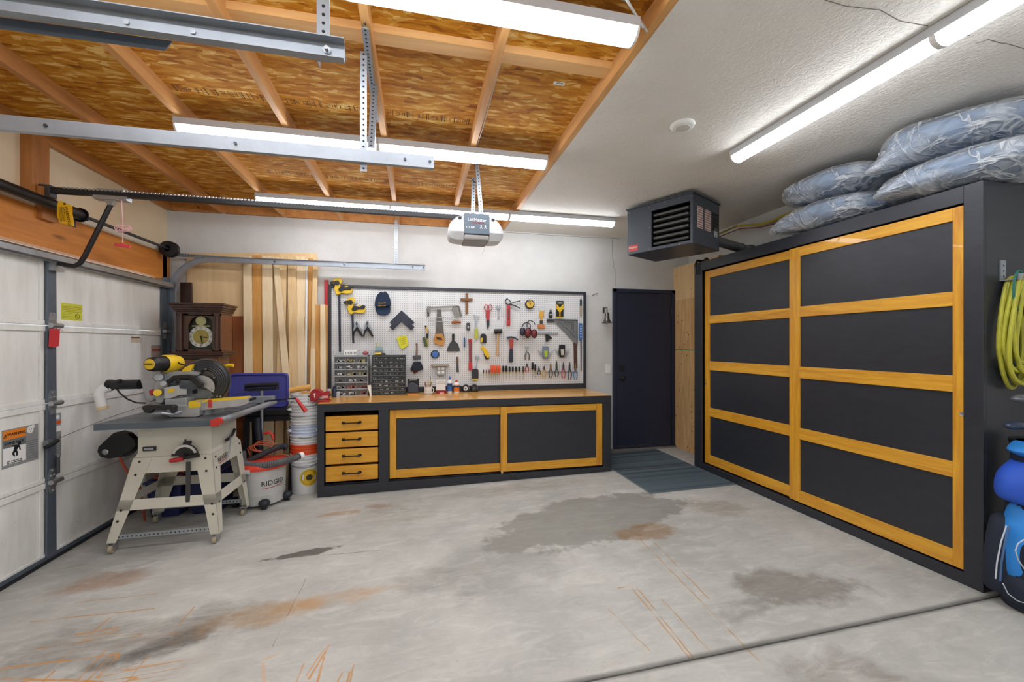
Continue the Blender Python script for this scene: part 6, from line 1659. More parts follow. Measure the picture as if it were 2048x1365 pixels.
bucket(fb + 0.40, M_BW, 'white bucket above the pale blue one', False)
bucket(fb + 0.50, M_BW, 'second white bucket from the top of stack', True)
bucket(fb + 0.60, M_BW, 'topmost white bucket of the stack, level with bench vise', True)
zr = fb + 0.60 + 0.39
m = MB(); m.cyl((BXc - 0.145, BYc - 0.04, zr + 0.03), (BXc + 0.04, BYc - 0.02, zr + 0.06), 0.028, 18)
m2 = MB(); m2.box(BXc - 0.05, BXc + 0.1, BYc - 0.09, BYc + 0.09, zr - 0.012, zr + 0.004); 
thing('tan_roll', 'tan cylindrical roll lying on top of the bucket stack', 'roll', [P('roll', m, flat('d6a050', 0.6), smooth=True)])
thing('wooden_offcut', 'flat tan offcut beneath the roll on the top bucket', 'offcut', [P('offcut', m2, flat('cfa05c', 0.6), bevel=0.002)], rot=Matrix.Rotation(0.2, 3, 'Z'))

# ---------------------------------------------------------------- shop vacuum
VXc, VYc, vr = -1.425, 4.375, 0.2
vz = fz(VXc)
M_VAC = flat('c3c3c0', 0.45, 0, 0.05)
m = MB(); m.lathe([(0, 0.03), (vr * 0.93, 0.03), (vr * 0.95, 0.06), (vr * 0.98, 0.2), (vr, 0.36), (vr - 0.006, 0.36), (0, 0.355)], (VXc, VYc, vz), n=40)
m.lathe([(vr * 0.965, 0.115), (vr * 0.975, 0.118), (vr * 0.965, 0.121)], (VXc, VYc, vz), n=40)
m.lathe([(vr * 0.985, 0.27), (vr * 0.995, 0.273), (vr * 0.985, 0.276)], (VXc, VYc, vz), n=40)
ld = MB(); ld.lathe([(vr + 0.004, 0.345), (vr + 0.018, 0.35), (vr + 0.02, 0.372), (vr + 0.006, 0.392), (vr * 0.8, 0.405), (0, 0.41)], (VXc, VYc, vz), n=40)
la = MB(); la.box(VXc - 0.16, VXc - 0.03, VYc - vr - 0.026, VYc - vr + 0.03, vz + 0.33, vz + 0.37)
th_ = MB(); th_.lathe([(0.12, 0.40), (0.125, 0.44), (0.11, 0.48), (0, 0.49)], (VXc, VYc, vz), n=32)
txt = text_mb('RIDGID', 0.062, (0, 0, 0), 0, ext=0.0006)
for v in txt.bm.verts:                          # wrap the lettering round the drum
    x, y, z = v.co; th2 = (x + 0.085) / vr - PI / 2 + 0.35
    rad = vr * 0.985 + 0.002 + (-y if abs(y) < 0.01 else 0)
    v.co = Vector((VXc + rad * math.cos(th2), VYc + rad * math.sin(th2), vz + 0.225 + z))
stp = MB()
for i in range(12):
    t0 = -PI / 2 + 0.33 + i * 0.08; t1_ = t0 + 0.08
    rad = vr * 0.985 + 0.001
    stp.poly([(VXc + rad * math.cos(t0), VYc + rad * math.sin(t0), vz + 0.178 + i * 0.001), (VXc + rad * math.cos(t1_), VYc + rad * math.sin(t1_), vz + 0.179 + i * 0.001), (VXc + rad * math.cos(t1_), VYc + rad * math.sin(t1_), vz + 0.184 + i * 0.001), (VXc + rad * math.cos(t0), VYc + rad * math.sin(t0), vz + 0.183 + i * 0.001)])
vp = [P('drum', m, M_VAC, [P('lettering', txt, M_BLACK), P('red_stripe', stp, M_RED)], smooth=True), P('lid', ld, flat('e2452f', 0.4), smooth=True), P('latch', la, M_VAC, bevel=0.006)]
for ang_ in (-68, 0, 120, 200):
    t = R(ang_); cx_, cy_ = VXc + (vr + 0.012) * math.cos(t), VYc + (vr + 0.012) * math.sin(t)
    c_ = MB(); c_.ball((cx_, cy_, vz + 0.06), 0.048, 0.045, 0.035, 16, 10); w__ = MB(); w__.cyl((cx_ - 0.02, cy_, vz + 0.028), (cx_ + 0.02, cy_, vz + 0.028), 0.027, 16)
    vp.append(P('caster_cover', c_, flat('232a33', 0.45), [P('caster_wheel', w__, M_BLACK, smooth=True)], smooth=True))
thing('shop_vacuum', 'grey shop vacuum with orange lid reading RIDGID between saw and buckets', 'vacuum cleaner', vp)
def corr(pts, r, n=90):
    """ridged hose along a smooth path"""
    P_ = [Vector(p) for p in pts]; out = []
    def cr_(p0, p1, p2, p3, t): return 0.5 * ((2 * p1) + (-p0 + p2) * t + (2 * p0 - 5 * p1 + 4 * p2 - p3) * t * t + (-p0 + 3 * p1 - 3 * p2 + p3) * t ** 3)
    Q = [P_[0] * 2 - P_[1]] + P_ + [P_[-1] * 2 - P_[-2]]
    seg_ = len(P_) - 1
    for i in range(n):
        u = i / (n - 1) * seg_; k_ = min(int(u), seg_ - 1); out.append(cr_(Q[k_], Q[k_ + 1], Q[k_ + 2], Q[k_ + 3], u - k_))
    m = MB(); m.tube(out, lambda t: r * (1 + 0.10 * (round(t * (n - 1)) % 2)), 12)
    return m
m = corr([VY(484, 905, 4.3), VY(490, 928, 4.25), VY(520, 932, 4.2), VY(560, 925, 4.18), VY(585, 918, 4.2), VY(598, 913, 4.25)], 0.029, 120)
m2 = MB(); m2.cyl(VY(596, 914, 4.25), VY(606, 911, 4.28), 0.032, 16)
thing('vacuum_hose', 'grey corrugated hose with white end draped over the orange lid', 'hose', [P('tube', m, flat('5d5e60', 0.5), smooth=True), P('end_cuff', m2, M_WHITE, smooth=True)])
m = corr([VY(500, 922, 4.36), VY(520, 912, 4.38), VY(545, 900, 4.42), VY(566, 893, 4.45), VY(573, 898, 4.46)], 0.026, 80)
thing('vacuum_hose', 'dark corrugated hose lying behind the grey one', 'hose', [P('tube', m, flat('33353b', 0.5), smooth=True)])
m = MB()
for i in range(3): m.tube([VY(522 + 22 * math.cos(t) + i * 4, 897 + (7 + 2 * i) * math.sin(t) - i * 2, 4.5) for t in [2 * PI * j / 20 for j in range(20)]], 0.005, 6, True)
m.tube([VY(565 + 14 * math.cos(t), 914 + 4 * math.sin(t), 4.5) for t in [2 * PI * j / 16 for j in range(16)]], 0.005, 6, True)
m.tube([VY(500, 910, 4.5), VY(495, 898, 4.5), VY(500, 893, 4.5)], 0.005, 6)
thing('extension_cord', 'coiled orange extension cord behind the vacuum hoses', 'cord', [P('cord', m, flat('d8633a', 0.5), smooth=True)])

# ---------------------------------------------------------------- bench vise
VBY = 4.46
z0_ = BT + 0.004
vj = MB(); vj.prism([VY(a, b, VBY) for a, b in ((620, 803), (619, 790), (622, 783), (628, 779), (636, 779), (642, 783), (646, 786), (652, 783), (657, 784), (657, 799), (651, 803), (646, 797), (640, 793), (630, 804))], (0, 0.07, 0))
vb = MB(); vb.box(VY(634, 800, VBY).x, VY(659, 800, VBY).x, VBY - 0.01, VBY + 0.09, z0_, z0_ + 0.022)
vh_ = MB(); c_ = VY(629, 789, VBY - 0.003); vh_.lathe([(0, 0.002), (0.009, 0.001), (0.01, 0)], c_, (0, -1, 0), 12); vh_.bar((c_.x, VBY - 0.0015, c_.z), (c_.x, VBY - 0.0015, c_.z - 0.035), 0.008, 0.002)
vs = MB(); vs.cyl(VY(612, 794, VBY + 0.03), VY(622, 793, VBY + 0.03), 0.008, 10); p = VY(616, 794, VBY + 0.03); vs.cyl((p.x, p.y, p.z + 0.03), (p.x, p.y, p.z - 0.10), 0.006, 10); vs.cyl(VY(657, 790, VBY + 0.03), VY(664, 790, VBY + 0.03), 0.012, 12)
vl_ = MB(); vl_.box(VY(644, 795, VBY).x, VY(656, 795, VBY).x, VBY - 0.0015, VBY, VY(650, 797, VBY).z, VY(650, 792, VBY).z)
thing('bench_vise', 'small red bench vise clamped on the left end of workbench', 'vise', [P('jaw_body', vj, flat('a5202a', 0.35), bevel=0.004), P('swivel_base', vb, flat('a5202a', 0.35), bevel=0.004), P('bolt_hole', vh_, M_WHITE), P('screw', vs, flat('4a5a58', 0.4, 0.6), smooth=True), P('badge', vl_, flat('d9a9a9', 0.4))])
# ---------------------------------------------------------------- tools on the pegboard
def G(px, py, d=0.0): return VY(px, py, PY - d)
def fp(pts, d, t, m=None):
    """flat piece whose front face shows the given outline; d = gap to the board, t = thickness"""
    m = m or MB(); m.prism([G(a, b, d + t) for a, b in pts], (0, t, 0)); return m
def rod(pts, r, d, m=None, n=8):
    m = m or MB(); m.tube([G(a, b, d) for a, b in pts], r, n); return m
def circ(cx, cy, r, n=20, sx=1.0): return [(cx + r * sx * math.cos(2 * PI * i / n), cy + r * math.sin(2 * PI * i / n)) for i in range(n)]
def hook(px, py, d=0.02):
    return P('peg_hook', rod([(px, py, ), (px, py + 0.1), (px, py + 1)], 0.002, d / 2), M_STEEL)
YB2 = flat('e2bb1f', 0.4, 0, 0.06)
def barclamp(dx, dy, y1, label):
    def s_(l): return [(a + dx, b + dy) for a, b in l]
    body = fp(s_([(663, 566), (670, 557), (680, 556), (684, 560), (683, 566), (679, 570), (686, 574), (694, 572), (703, 575), (705, 581), (702, 587), (692, 588), (682, 586), (677, 590), (671, 588), (668, 577), (670, 571)]), 0.02, 0.03)
    blk = fp(s_([(666, 563), (676, 561), (680, 566), (676, 571), (668, 569)]), 0.015, 0.045)
    grp = fp(s_([(681, 572), (692, 575), (700, 571), (704, 573), (702, 580), (690, 580), (680, 584), (676, 580)]), 0.015, 0.045)
    pad = fp(s_([(660, 564), (666, 563), (666, 569), (661, 569)]), 0.02, 0.04)
    bar = fp([(676 + dx, 588 + dy), (680.5 + dx, 588 + dy), (682 + dx, y1), (678 + dx, y1)], 0.03, 0.008)
    lv = rod(s_([(680, 571), (686, 570), (689, 568)]), 0.003, 0.06)
    return thing('bar_clamp', label, 'clamp', [P('clamp_head', body, YB2, bevel=0.004), P('jaw', blk, M_BLACK, bevel=0.003), P('grip', grp, M_BLACK, bevel=0.004), P('pad', pad, M_BLACK), P('bar', bar, flat('20263a', 0.35)), P('release_lever', lv, M_BLACK)])
barclamp(0, 0, 704, 'yellow and black bar clamp with the longest bar, top left of pegboard')
barclamp(26.5, 39, 687, 'shorter yellow and black bar clamp beside the long one')
def sclamp(dx, label):
    a = fp([(711 + dx, 646), (713 + dx, 643), (716 + dx, 647), (724 + dx, 662), (721 + dx, 663), (714 + dx, 653), (707 + dx, 663), (706 + dx, 660)], 0.01, 0.03)
    b = fp([(714 + dx, 655), (719 + dx, 660), (726 + dx, 673), (723 + dx, 674), (716 + dx, 664), (713 + dx, 660), (710 + dx, 664), (707 + dx, 674), (705 + dx, 672), (708 + dx, 661)], 0.01, 0.032)
    c = fp([(711 + dx, 648), (713 + dx, 642), (715.5 + dx, 648), (713 + dx, 653)], 0.012, 0.034)
    return thing('spring_clamp', label, 'clamp', [P('jaw', a, M_GALV, bevel=0.002), P('handle', b, M_BLACK, bevel=0.002), P('spring', c, M_DKSTEEL)])
sclamp(0, 'left of two silver spring clamps with black handles on pegboard')
sclamp(21, 'right of two silver spring clamps with black handles on pegboard')
# cap
m = MB(); cpt = G(764.5, 607, 0.05)
out = [(749, 612), (750, 600), (754, 590), (760, 584), (764, 583), (766, 586), (770, 582), (776, 588), (780, 598), (781, 610), (779, 613), (750, 614)]
cr_ = fp(out, 0.005, 0.07)
vis = fp([(750, 612), (779, 611), (781, 616), (780, 626), (774, 630), (764, 631), (756, 629), (751, 622)], 0.02, 0.022)
ct1 = text_mb('Sons of', 0.026, G(764, 606.5, 0.077), 0, tilt=6); ct2 = text_mb('Norway', 0.026, G(764, 611.5, 0.077), 0, tilt=6)
thing('cap', 'dark navy baseball cap with gold lettering hanging on pegboard', 'cap', [P('crown', cr_, flat('1a2a44', 0.85), bevel=0.02), P('visor', vis, flat('1f3350', 0.85), bevel=0.008), P('lettering', ct1, flat('c9a227', 0.6)), P('lettering', ct2, flat('c9a227', 0.6))])
# clamping squares: two nested black chevrons
for i, (dy, nm, d) in enumerate(((0, 'upper of two nested black right-angle clamping squares', 0.004), (9.5, 'lower of two nested black right-angle clamping squares', 0.020))):
    w_ = 25 if i == 0 else 25
    o_ = [(803, 621 + dy), (829, 645 + dy), (823, 652 + dy) if i else (822, 651 + dy), (803, 634 + dy), (786, 651 + dy), (779, 645 + dy)]
    m = fp(o_, d, 0.014)
    rb = MB()
    for k_ in range(5):
        t = (k_ + 1) / 6
        for sx in (-1, 1):
            fp([(803 + sx * 24 * t, 625 + dy + 23 * t), (803 + sx * 24 * t - 1, 626 + dy + 23 * t), (803 + sx * 19 * t - 1, 634 + dy + 17 * t), (803 + sx * 19 * t, 633 + dy + 17 * t)], d + 0.014, 0.003, rb)
    thing('clamping_square', nm, 'square', [P('plate', m, flat('25293b', 0.45), [P('rib', rb, flat('3a4054', 0.45), kind='stuff')], bevel=0.002)], 'nested clamping squares')
m = fp([(793, 676), (802, 672), (813, 672), (817, 691), (804, 699), (800, 696)], 0.01, 0.006)
m2 = MB()
for i in range(4): fp([(799 + i, 679 + i * 3.6), (811 + i * 0.5, 675 + i * 3.8), (811.3 + i * 0.5, 676 + i * 3.8), (799.3 + i, 680 + i * 3.6)], 0.016, 0.0006, m2)
thing('note_card', 'yellow note card pack hanging below the black squares', 'card', [P('card', m, flat('e3df2e', 0.5)), P('small_print', m2, flat('b0a92a', 0.5)), P('wire_hook', rod([(803, 660), (803, 672), (802, 676)], 0.0015, 0.012), M_STEEL)])
# folding saw / green brush
thing('utility_knife', 'yellow and black knife with green sheath hanging on pegboard', 'knife',
      [P('blade', fp([(849, 652), (853, 651), (857, 660), (857, 675), (854, 682), (852, 680), (853, 662)], 0.012, 0.01), M_BLACK), P('edge', fp([(852, 653), (856, 656), (855, 668), (853, 668)], 0.022, 0.003), flat('d9b05a', 0.5)),
       P('sheath', fp([(845, 676), (850, 674), (856, 690), (855, 694), (849, 693)], 0.012, 0.014), flat('4b5a3c', 0.6)), P('sheath_edge', fp([(853, 676), (857, 680), (857, 692), (855, 694)], 0.013, 0.014), flat('b5a23a', 0.5))])
# hand saw
thing('hand_saw', 'hand saw with tapered steel blade and light wooden handle', 'saw',
      [P('blade', fp([(874, 620), (882, 620), (889, 676), (871, 674)], 0.012, 0.002), flat('6a6660', 0.4, 0.6, 0.4)),
       P('handle', fp([(870, 669), (884, 667), (890, 678), (888, 692), (882, 692), (868, 687), (867, 681)], 0.006, 0.02), wood('d29a50', 'a86c2c', 'X', 0.5, 1, False), [P('grip_hole', fp([(872, 674), (883, 676), (885, 681), (874, 680)], 0.0262, 0.0006), flat('4a2d14', 0.6))], bevel=0.003)])
# hacksaw
hf = MB()
for q in (((855, 616), (918, 613)), ((855, 616), (856, 633)), ((918, 613), (923, 634))): hf.bar(G(*q[0], 0.03), G(*q[1], 0.03), 0.022, 0.008)
fp([(854, 613), (861, 613), (860, 632), (855, 634)], 0.022, 0.012, hf); fp([(904, 614), (917, 613), (922, 632), (909, 634)], 0.022, 0.012, hf)
hw_ = MB(); hw_.bar(G(857, 642, 0.03), G(905, 645, 0.03), 0.006, 0.002); hw_.bar(G(857, 634, 0.03), G(905, 637, 0.03), 0.006, 0.004)
hh_ = MB(); hh_.tube([G(903, 645, 0.03), G(910, 644, 0.03), G(922, 645, 0.03)], lambda t: 0.013 + 0.005 * math.sin(t * PI), 10)
hl = MB(); fp([(863, 621), (866, 621), (867, 633), (864, 633)], 0.034, 0.001, hl)
thing('hacksaw', 'grey steel hacksaw with wooden handle hung over the hand saw', 'saw', [P('saw_frame', hf, flat('8d8a84', 0.4, 0.6, 0.3)), P('blade', hw_, M_STEEL), P('handle', hh_, flat('9c5a2c', 0.5), smooth=True)])
thing('putty_knife', 'wide black putty knife with black handle', 'putty knife', [P('blade', fp([(904, 682), (909, 682), (916, 688), (920, 700), (919, 703), (894, 703), (894, 698), (899, 688)], 0.01, 0.002), flat('4c4f50', 0.4, 0.5, 0.3)), P('handle', fp([(904, 668), (909, 668), (908.5, 683), (904.5, 683)], 0.006, 0.014), M_BLACK, bevel=0.003)])
thing('wooden_cross', 'small brown wooden cross high on the pegboard', 'cross', [P('upright', fp([(931, 587), (936, 587), (936, 628), (931, 628)], 0.004, 0.014), wood('8a5a30', '6b411e', 'Z', 0.5, 1, False), bevel=0.002), P('crossbar', fp([(921, 597), (945, 597), (945, 602), (921, 602)], 0.018, 0.01), wood('8a5a30', '6b411e', 'X', 0.5, 1, False), bevel=0.002)])
# red snips
sn = MB()
for sx in (-1, 1): sn.tube([G(976.5 + sx * (4.2 + 3.6 * math.cos(t)), 615.5 + 6 * math.sin(t), 0.02) for t in [2 * PI * i / 16 for i in range(16)]], 0.005, 6, True)
s2 = fp([(972, 621), (980, 621), (979, 640), (974, 642), (972, 636)], 0.012, 0.014)
thing('snips', 'red-handled snips with dark pointed blades', 'snips', [P('handle_loop', sn, flat('b02f33', 0.4), smooth=True), P('handle', s2, flat('b02f33', 0.4), bevel=0.003), P('blade', fp([(973, 639), (979, 639), (979, 650), (976, 660), (973, 650)], 0.014, 0.006), flat('3c4043', 0.35, 0.6))])
def spanner(pts, w_, label, jaw=4, cat='wrench'):
    (x0, y0), (x1, y1) = pts
    m = MB(); m.bar(G(x0, y0, 0.016), G(x1, y1, 0.016), w_, 0.005)
    h = fp([(x0 - jaw, y0 + 3), (x0 - jaw, y0 - 2), (x0 - jaw * .6, y0 - jaw), (x0 - jaw * .3, y0 - 1), (x0 + jaw * .3, y0 - 1), (x0 + jaw * .6, y0 - jaw), (x0 + jaw, y0 - 2), (x0 + jaw, y0 + 3), (x0, y0 + 6)], 0.012, 0.009)
    e = fp(circ(x1, y1, 2.2, 12), 0.012, 0.008)
    return thing('adjustable_wrench', label, cat, [P('handle', m, M_GALV), P('jaw_head', h, M_GALV, bevel=0.001), P('hanging_eye', e, M_GALV)])
spanner(((997, 614), (997.5, 636)), 0.012, 'small silver adjustable wrench between snips and caulking gun')
spanner(((955, 715), (953, 736)), 0.013, 'small silver adjustable wrench above the black wire brush')
# caulking gun
cg = fp([(1014, 610), (1021, 610), (1021, 649), (1020, 653), (1014, 652)], 0.02, 0.035)
cb_ = MB(); rod([(1010, 604), (1014, 598), (1019, 601), (1023, 607), (1027, 605), (1041, 602)], 0.006, 0.03, cb_); rod([(1019, 608), (1028, 611), (1040, 617)], 0.007, 0.03, cb_); rod([(1011, 606), (1016, 610), (1023, 608)], 0.008, 0.03, cb_)
cg2 = fp([(1016, 618), (1019, 618), (1019, 640), (1016, 640)], 0.0555, 0.0006)
thing('caulking_gun', 'red caulking gun with black trigger frame', 'caulking gun', [P('barrel', cg, flat('b5363a', 0.4), [P('label', cg2, flat('5a3f44', 0.5))], bevel=0.01), P('trigger_frame', cb_, M_BLACK, smooth=True), P('plunger_hook', rod([(1012, 603), (1011, 600), (1014, 597), (1016, 598)], 0.0025, 0.03), M_BLACK)])
# round yellow tape
c_ = G(1058.5, 609, 0)
m = MB(); m.lathe([(0.055, 0.0), (0.058, 0.005), (0.058, 0.03), (0.052, 0.036), (0, 0.036)], (c_.x, PY - 0.004, c_.z), (0, -1, 0), 28)
m2 = MB(); m2.lathe([(0.046, 0.036), (0.046, 0.0375), (0.008, 0.038)], (c_.x, PY - 0.004, c_.z), (0, -1, 0), 28)
m3 = MB(); m3.lathe([(0.008, 0.036), (0.008, 0.04), (0, 0.04)], (c_.x, PY - 0.004, c_.z), (0, -1, 0), 12); m4 = fp([(1056, 603), (1062, 603), (1062, 605), (1056, 605)], 0.0425, 0.0006)
thing('tape_reel', 'round yellow-faced reel with black rim near the top of pegboard', 'reel', [P('case', m, M_BLACK, smooth=True), P('face', m2, flat('d8b23c', 0.4), smooth=True), P('hub', m3, M_BLACK), P('lettering', m4, M_BLACK)])
thing('packaged_brush', 'yellow and orange paint brush in a clear hang pack', 'paint brush', [P('card', fp([(1077, 613), (1090, 613), (1090, 622), (1077, 622)], 0.004, 0.003), flat('c9cdd0', 0.4)), P('brush_handle', fp([(1080, 622), (1087, 622), (1088, 632), (1085, 637), (1084.5, 646), (1081.5, 646), (1081, 637), (1078, 631)], 0.006, 0.012), flat('d9a53c', 0.4), bevel=0.003), P('ferrule', fp([(1080, 641), (1086, 641), (1086, 648), (1080, 648)], 0.008, 0.014), M_DKSTEEL), P('bristles', fp([(1076, 649), (1089, 649), (1090, 657), (1076, 657)], 0.006, 0.016), flat('cf7e45', 0.7))])
thing('small_bottle', 'small black bottle hanging left of the black and yellow pack', 'bottle', [P('bottle', fp([(1099, 624), (1104, 624), (1105, 628), (1105, 636), (1098, 636), (1098, 628)], 0.01, 0.02), M_BLACK, bevel=0.003), P('cap', fp([(1100, 620), (1103, 620), (1103, 624), (1100, 624)], 0.012, 0.014), M_DKSTEEL), P('label', fp([(1099, 628), (1104, 628), (1104, 631), (1099, 631)], 0.0305, 0.0006), flat('9a9d9f', 0.5))])
pk = fp([(1113, 602), (1127, 602), (1127, 634), (1112, 634)], 0.004, 0.008); pv = MB()
for dy in (0, 5): fp([(1112, 611 + dy), (1114, 609 + dy), (1120, 616 + dy), (1126, 609 + dy), (1128, 611 + dy), (1121, 620 + dy), (1119, 620 + dy)], 0.012, 0.008, pv)
fp([(1119, 620), (1121, 620), (1121, 633), (1119, 633)], 0.012, 0.006, pv)
thing('packaged_tool', 'black hang pack with bright yellow V-shaped tool inside', 'packaged tool', [P('card', pk, M_BLACK), P('tool', pv, YB2), P('header', fp([(1115, 605), (1125, 605), (1125, 608), (1115, 608)], 0.012, 0.0006), flat('9a9d8c', 0.5)), P('bottom_strip', fp([(1111, 634), (1126, 634), (1126, 636), (1111, 636)], 0.004, 0.008), YB2)])
thing('small_knife', 'small steel and tan knife at the top right of the pegboard', 'knife', [P('blade', fp([(1160, 600), (1162, 597), (1164, 601), (1164, 612), (1160, 612)], 0.01, 0.004), M_DKSTEEL), P('handle', fp([(1159.5, 612), (1164.5, 612), (1164, 632), (1162, 635), (1160, 632)], 0.008, 0.01), flat('a89a86', 0.5), bevel=0.003)])
# big rafter square with triangular cutouts
sq = fp([(1105, 640), (1155, 640), (1155, 689), (1151, 688)], 0.01, 0.006)
lp = fp([(1094, 639), (1105, 639), (1110, 645), (1094, 645)], 0.01, 0.012)
ed = MB(); ed.bar(G(1094, 639.5, 0.02), G(1155, 640.5, 0.02), 0.012, 0.018); ed.bar(G(1154.5, 640, 0.018), G(1154.5, 689, 0.018), 0.008, 0.006)
ct_ = MB()
for l in ([(1127, 646), (1147, 646), (1147, 666)], [(1132, 649), (1144, 649), (1144, 661)], [(1116, 645), (1124, 648), (1128, 656)], [(1130, 655), (1140, 663), (1150, 676)]):
    for a, b in zip(l, l[1:]): ct_.bar(G(*a, 0.017), G(*b, 0.017), 0.006, 0.001)
thing('speed_square', 'large grey metal speed square with slots at right of the pegboard', 'square', [P('plate', sq, flat('87898b', 0.4, 0.6, 0.2), [P('slot', ct_, flat('3a3c3f', 0.5), kind='stuff')]), P('fence_lip', ed, flat('55585a', 0.4, 0.6)), P('heel', lp, flat('4a4c4e', 0.4, 0.5))])
thing('rusty_blade', 'long rusty brown steel strip hanging under the speed square', 'steel strip', [P('steel_strip', fp([(1147, 686), (1154, 686), (1154.5, 737), (1148, 738)], 0.006, 0.004), flat('5d4034', 0.6, 0.3, 0.3))])
bo = fp([(1158.5, 647), (1164.5, 647), (1165, 650), (1164.5, 680), (1160, 681), (1158, 678)], 0.008, 0.014); bw = MB()
for y in (653, 658, 663, 668, 674): fp(circ(1161.8, y, 1.3, 10), 0.0222, 0.001, bw)
thing('torpedo_level', 'blue torpedo level hanging by the right frame of pegboard', 'level', [P('body', bo, flat('3d6fb5', 0.4), bevel=0.002), P('vial', bw, M_WHITE, kind='stuff')])
thing('steel_ruler', 'narrow steel ruler hanging below the blue level', 'ruler', [P('ruler', fp([(1160.5, 681), (1164, 681), (1163.5, 742), (1161, 742)], 0.006, 0.003), flat('82868a', 0.35, 0.7))])
# two pairs of ear defenders
def ears(pts, hb_, col, label, d):
    hb = MB(); hb.tube([G(a, b, d) for a, b in hb_], 0.006, 8)
    cups = MB(); rims = MB()
    for (cx, cy, r) in pts:
        c = G(cx, cy, d); k_ = r * 0.0062
        cups.ball(c, k_ * 0.95, k_ * 0.6, k_ * 1.35, 18, 12); rims.tube([c + Vector((k_ * 0.9 * math.cos(t), -k_ * 0.3, k_ * 1.3 * math.sin(t))) for t in [2 * PI * i / 18 for i in range(18)]], 0.005, 6, True)
    return thing('ear_defenders', label, 'ear defenders', [P('headband', hb, M_BLACK, smooth=True), P('ear_cup', cups, col, smooth=True), P('cushion_ring', rims, flat('2a1c1f', 0.6), smooth=True)], 'ear defenders on the pegboard')
ears([(1045, 664, 6), (1055, 669, 5.5)], [(1044, 655), (1047, 648), (1054, 645), (1060, 649), (1061, 658)], flat('35304a', 0.4), 'dark blue ear defenders hanging at the back of the pair', 0.045)
ears([(1056, 665, 7), (1068, 668, 6.5)], [(1054, 655), (1054, 645), (1060, 641), (1068, 645), (1070, 650)], flat('7a2a30', 0.4), 'dark red ear defenders hanging in front of the blue ones', 0.085)
cs2 = MB(); cs2.bar(G(1073, 667, 0.012), G(1117, 668, 0.012), 0.024, 0.003)
thing('combination_square', 'combination square with steel rule and black head', 'square', [P('rule', cs2, M_GALV), P('head', fp([(1091, 669), (1096, 669), (1105, 677), (1097, 680), (1097, 683), (1092, 684)], 0.008, 0.016), M_BLACK, bevel=0.002)])
thing('mallet', 'mallet with black rubber head and light wooden handle', 'mallet', [P('head', MB().cyl(G(988.5, 663.5, 0.045), G(1004, 663, 0.045), 0.030, 18), M_BLACK, bevel=0.004), P('handle', MB().tube([G(996, 665, 0.045), G(995.5, 690, 0.04), G(995, 713, 0.035)], lambda t: 0.012 + 0.004 * t, 10), flat('d6a978', 0.5), smooth=True)])
hh2 = MB(); hh2.tube([G(1014, 677, 0.03), G(1018, 675, 0.03), G(1023, 675, 0.03), G(1029, 676, 0.03), G(1036, 680, 0.03)], lambda t: 0.014 - 0.006 * abs(t - 0.3), 10); hh2.cyl(G(1014, 677, 0.03), G(1016, 676, 0.03), 0.019, 14)
thing('claw_hammer', 'claw hammer with steel head and red and navy handle', 'hammer', [P('head', hh2, M_DKSTEEL, smooth=True), P('handle', fp([(1020, 678), (1027, 678), (1026, 698), (1020, 698)], 0.018, 0.024), flat('b33a35', 0.4), bevel=0.004), P('grip', fp([(1020, 698), (1026, 698), (1026, 724), (1024, 726), (1019, 725), (1018.5, 718)], 0.014, 0.032), flat('222c40', 0.5), bevel=0.005)])
thing('floor_scraper', 'steel scraper with flared head and yellow-green handle', 'scraper', [P('blade', fp([(945, 630), (960, 633), (956, 638), (954, 641), (951, 641), (950, 637)], 0.016, 0.004), M_STEEL), P('shaft', fp([(951, 640), (954.5, 640), (954, 658), (951, 658)], 0.014, 0.008), M_STEEL), P('grip', fp([(950, 657), (956, 657), (957, 675), (955, 679), (951, 679), (949, 675)], 0.01, 0.018), flat('b9bf4a', 0.5), bevel=0.004)])
thing('stud_finder', 'small dark grey device right of the hacksaw handle', 'stud finder', [P('body', fp([(933, 646), (940, 646), (940, 662), (933, 661)], 0.008, 0.016), flat('3c3f42', 0.5), bevel=0.003), P('screen', fp([(935, 652), (938, 652), (938, 657), (935, 657)], 0.0245, 0.001), flat('b9bcc0', 0.4))])
thing('measuring_tape', 'black and yellow boxy tape hanging in a black card', 'tape', [P('card', fp([(961, 671), (964, 668), (970, 668), (973, 672), (973, 687), (961, 687)], 0.006, 0.014), M_BLACK, bevel=0.003), P('yellow_face', fp([(962, 676), (966, 676), (965, 685), (961, 685)], 0.0205, 0.002), YB2)])
thing('pry_bar', 'long red steel pry bar in a red sleeve', 'pry bar', [P('bar', fp([(938, 682), (943.5, 682), (943.5, 728), (938.5, 728)], 0.008, 0.014), flat('8a3a44', 0.45)), P('top_cap', fp([(937, 679), (944, 679), (944, 685), (937, 685)], 0.006, 0.02), M_RED, bevel=0.002), P('foot', fp([(937.5, 725), (944, 725), (944.5, 741), (937.5, 741)], 0.006, 0.022), flat('c4313a', 0.4), bevel=0.003)])
thing('folding_knife', 'yellow curved folding knife beside the red pry bar', 'knife', [P('handle', fp([(961, 695), (965, 692), (972, 697), (978, 706), (980, 714), (974, 718), (970, 712), (966, 702)], 0.008, 0.018), YB2, bevel=0.004), P('inner_edge', fp([(968, 708), (971, 712), (975, 717), (979, 716), (977, 719), (971, 719)], 0.01, 0.02), M_BLACK)])
thing('marking_pen', 'thin blue scriber hanging left of the red pry bar', 'pen', [P('barrel', MB().tube([G(929, 676, 0.02), G(929, 684, 0.02), G(929, 695, 0.02)], 0.009, 10), flat('2f62a5', 0.4), smooth=True), P('tip', MB().tube([G(929, 674, 0.02), G(929, 678, 0.02)], 0.004, 8), M_STEEL), P('point', MB().tube([G(929, 695, 0.02), G(929, 703, 0.02)], 0.003, 8), M_STEEL)])
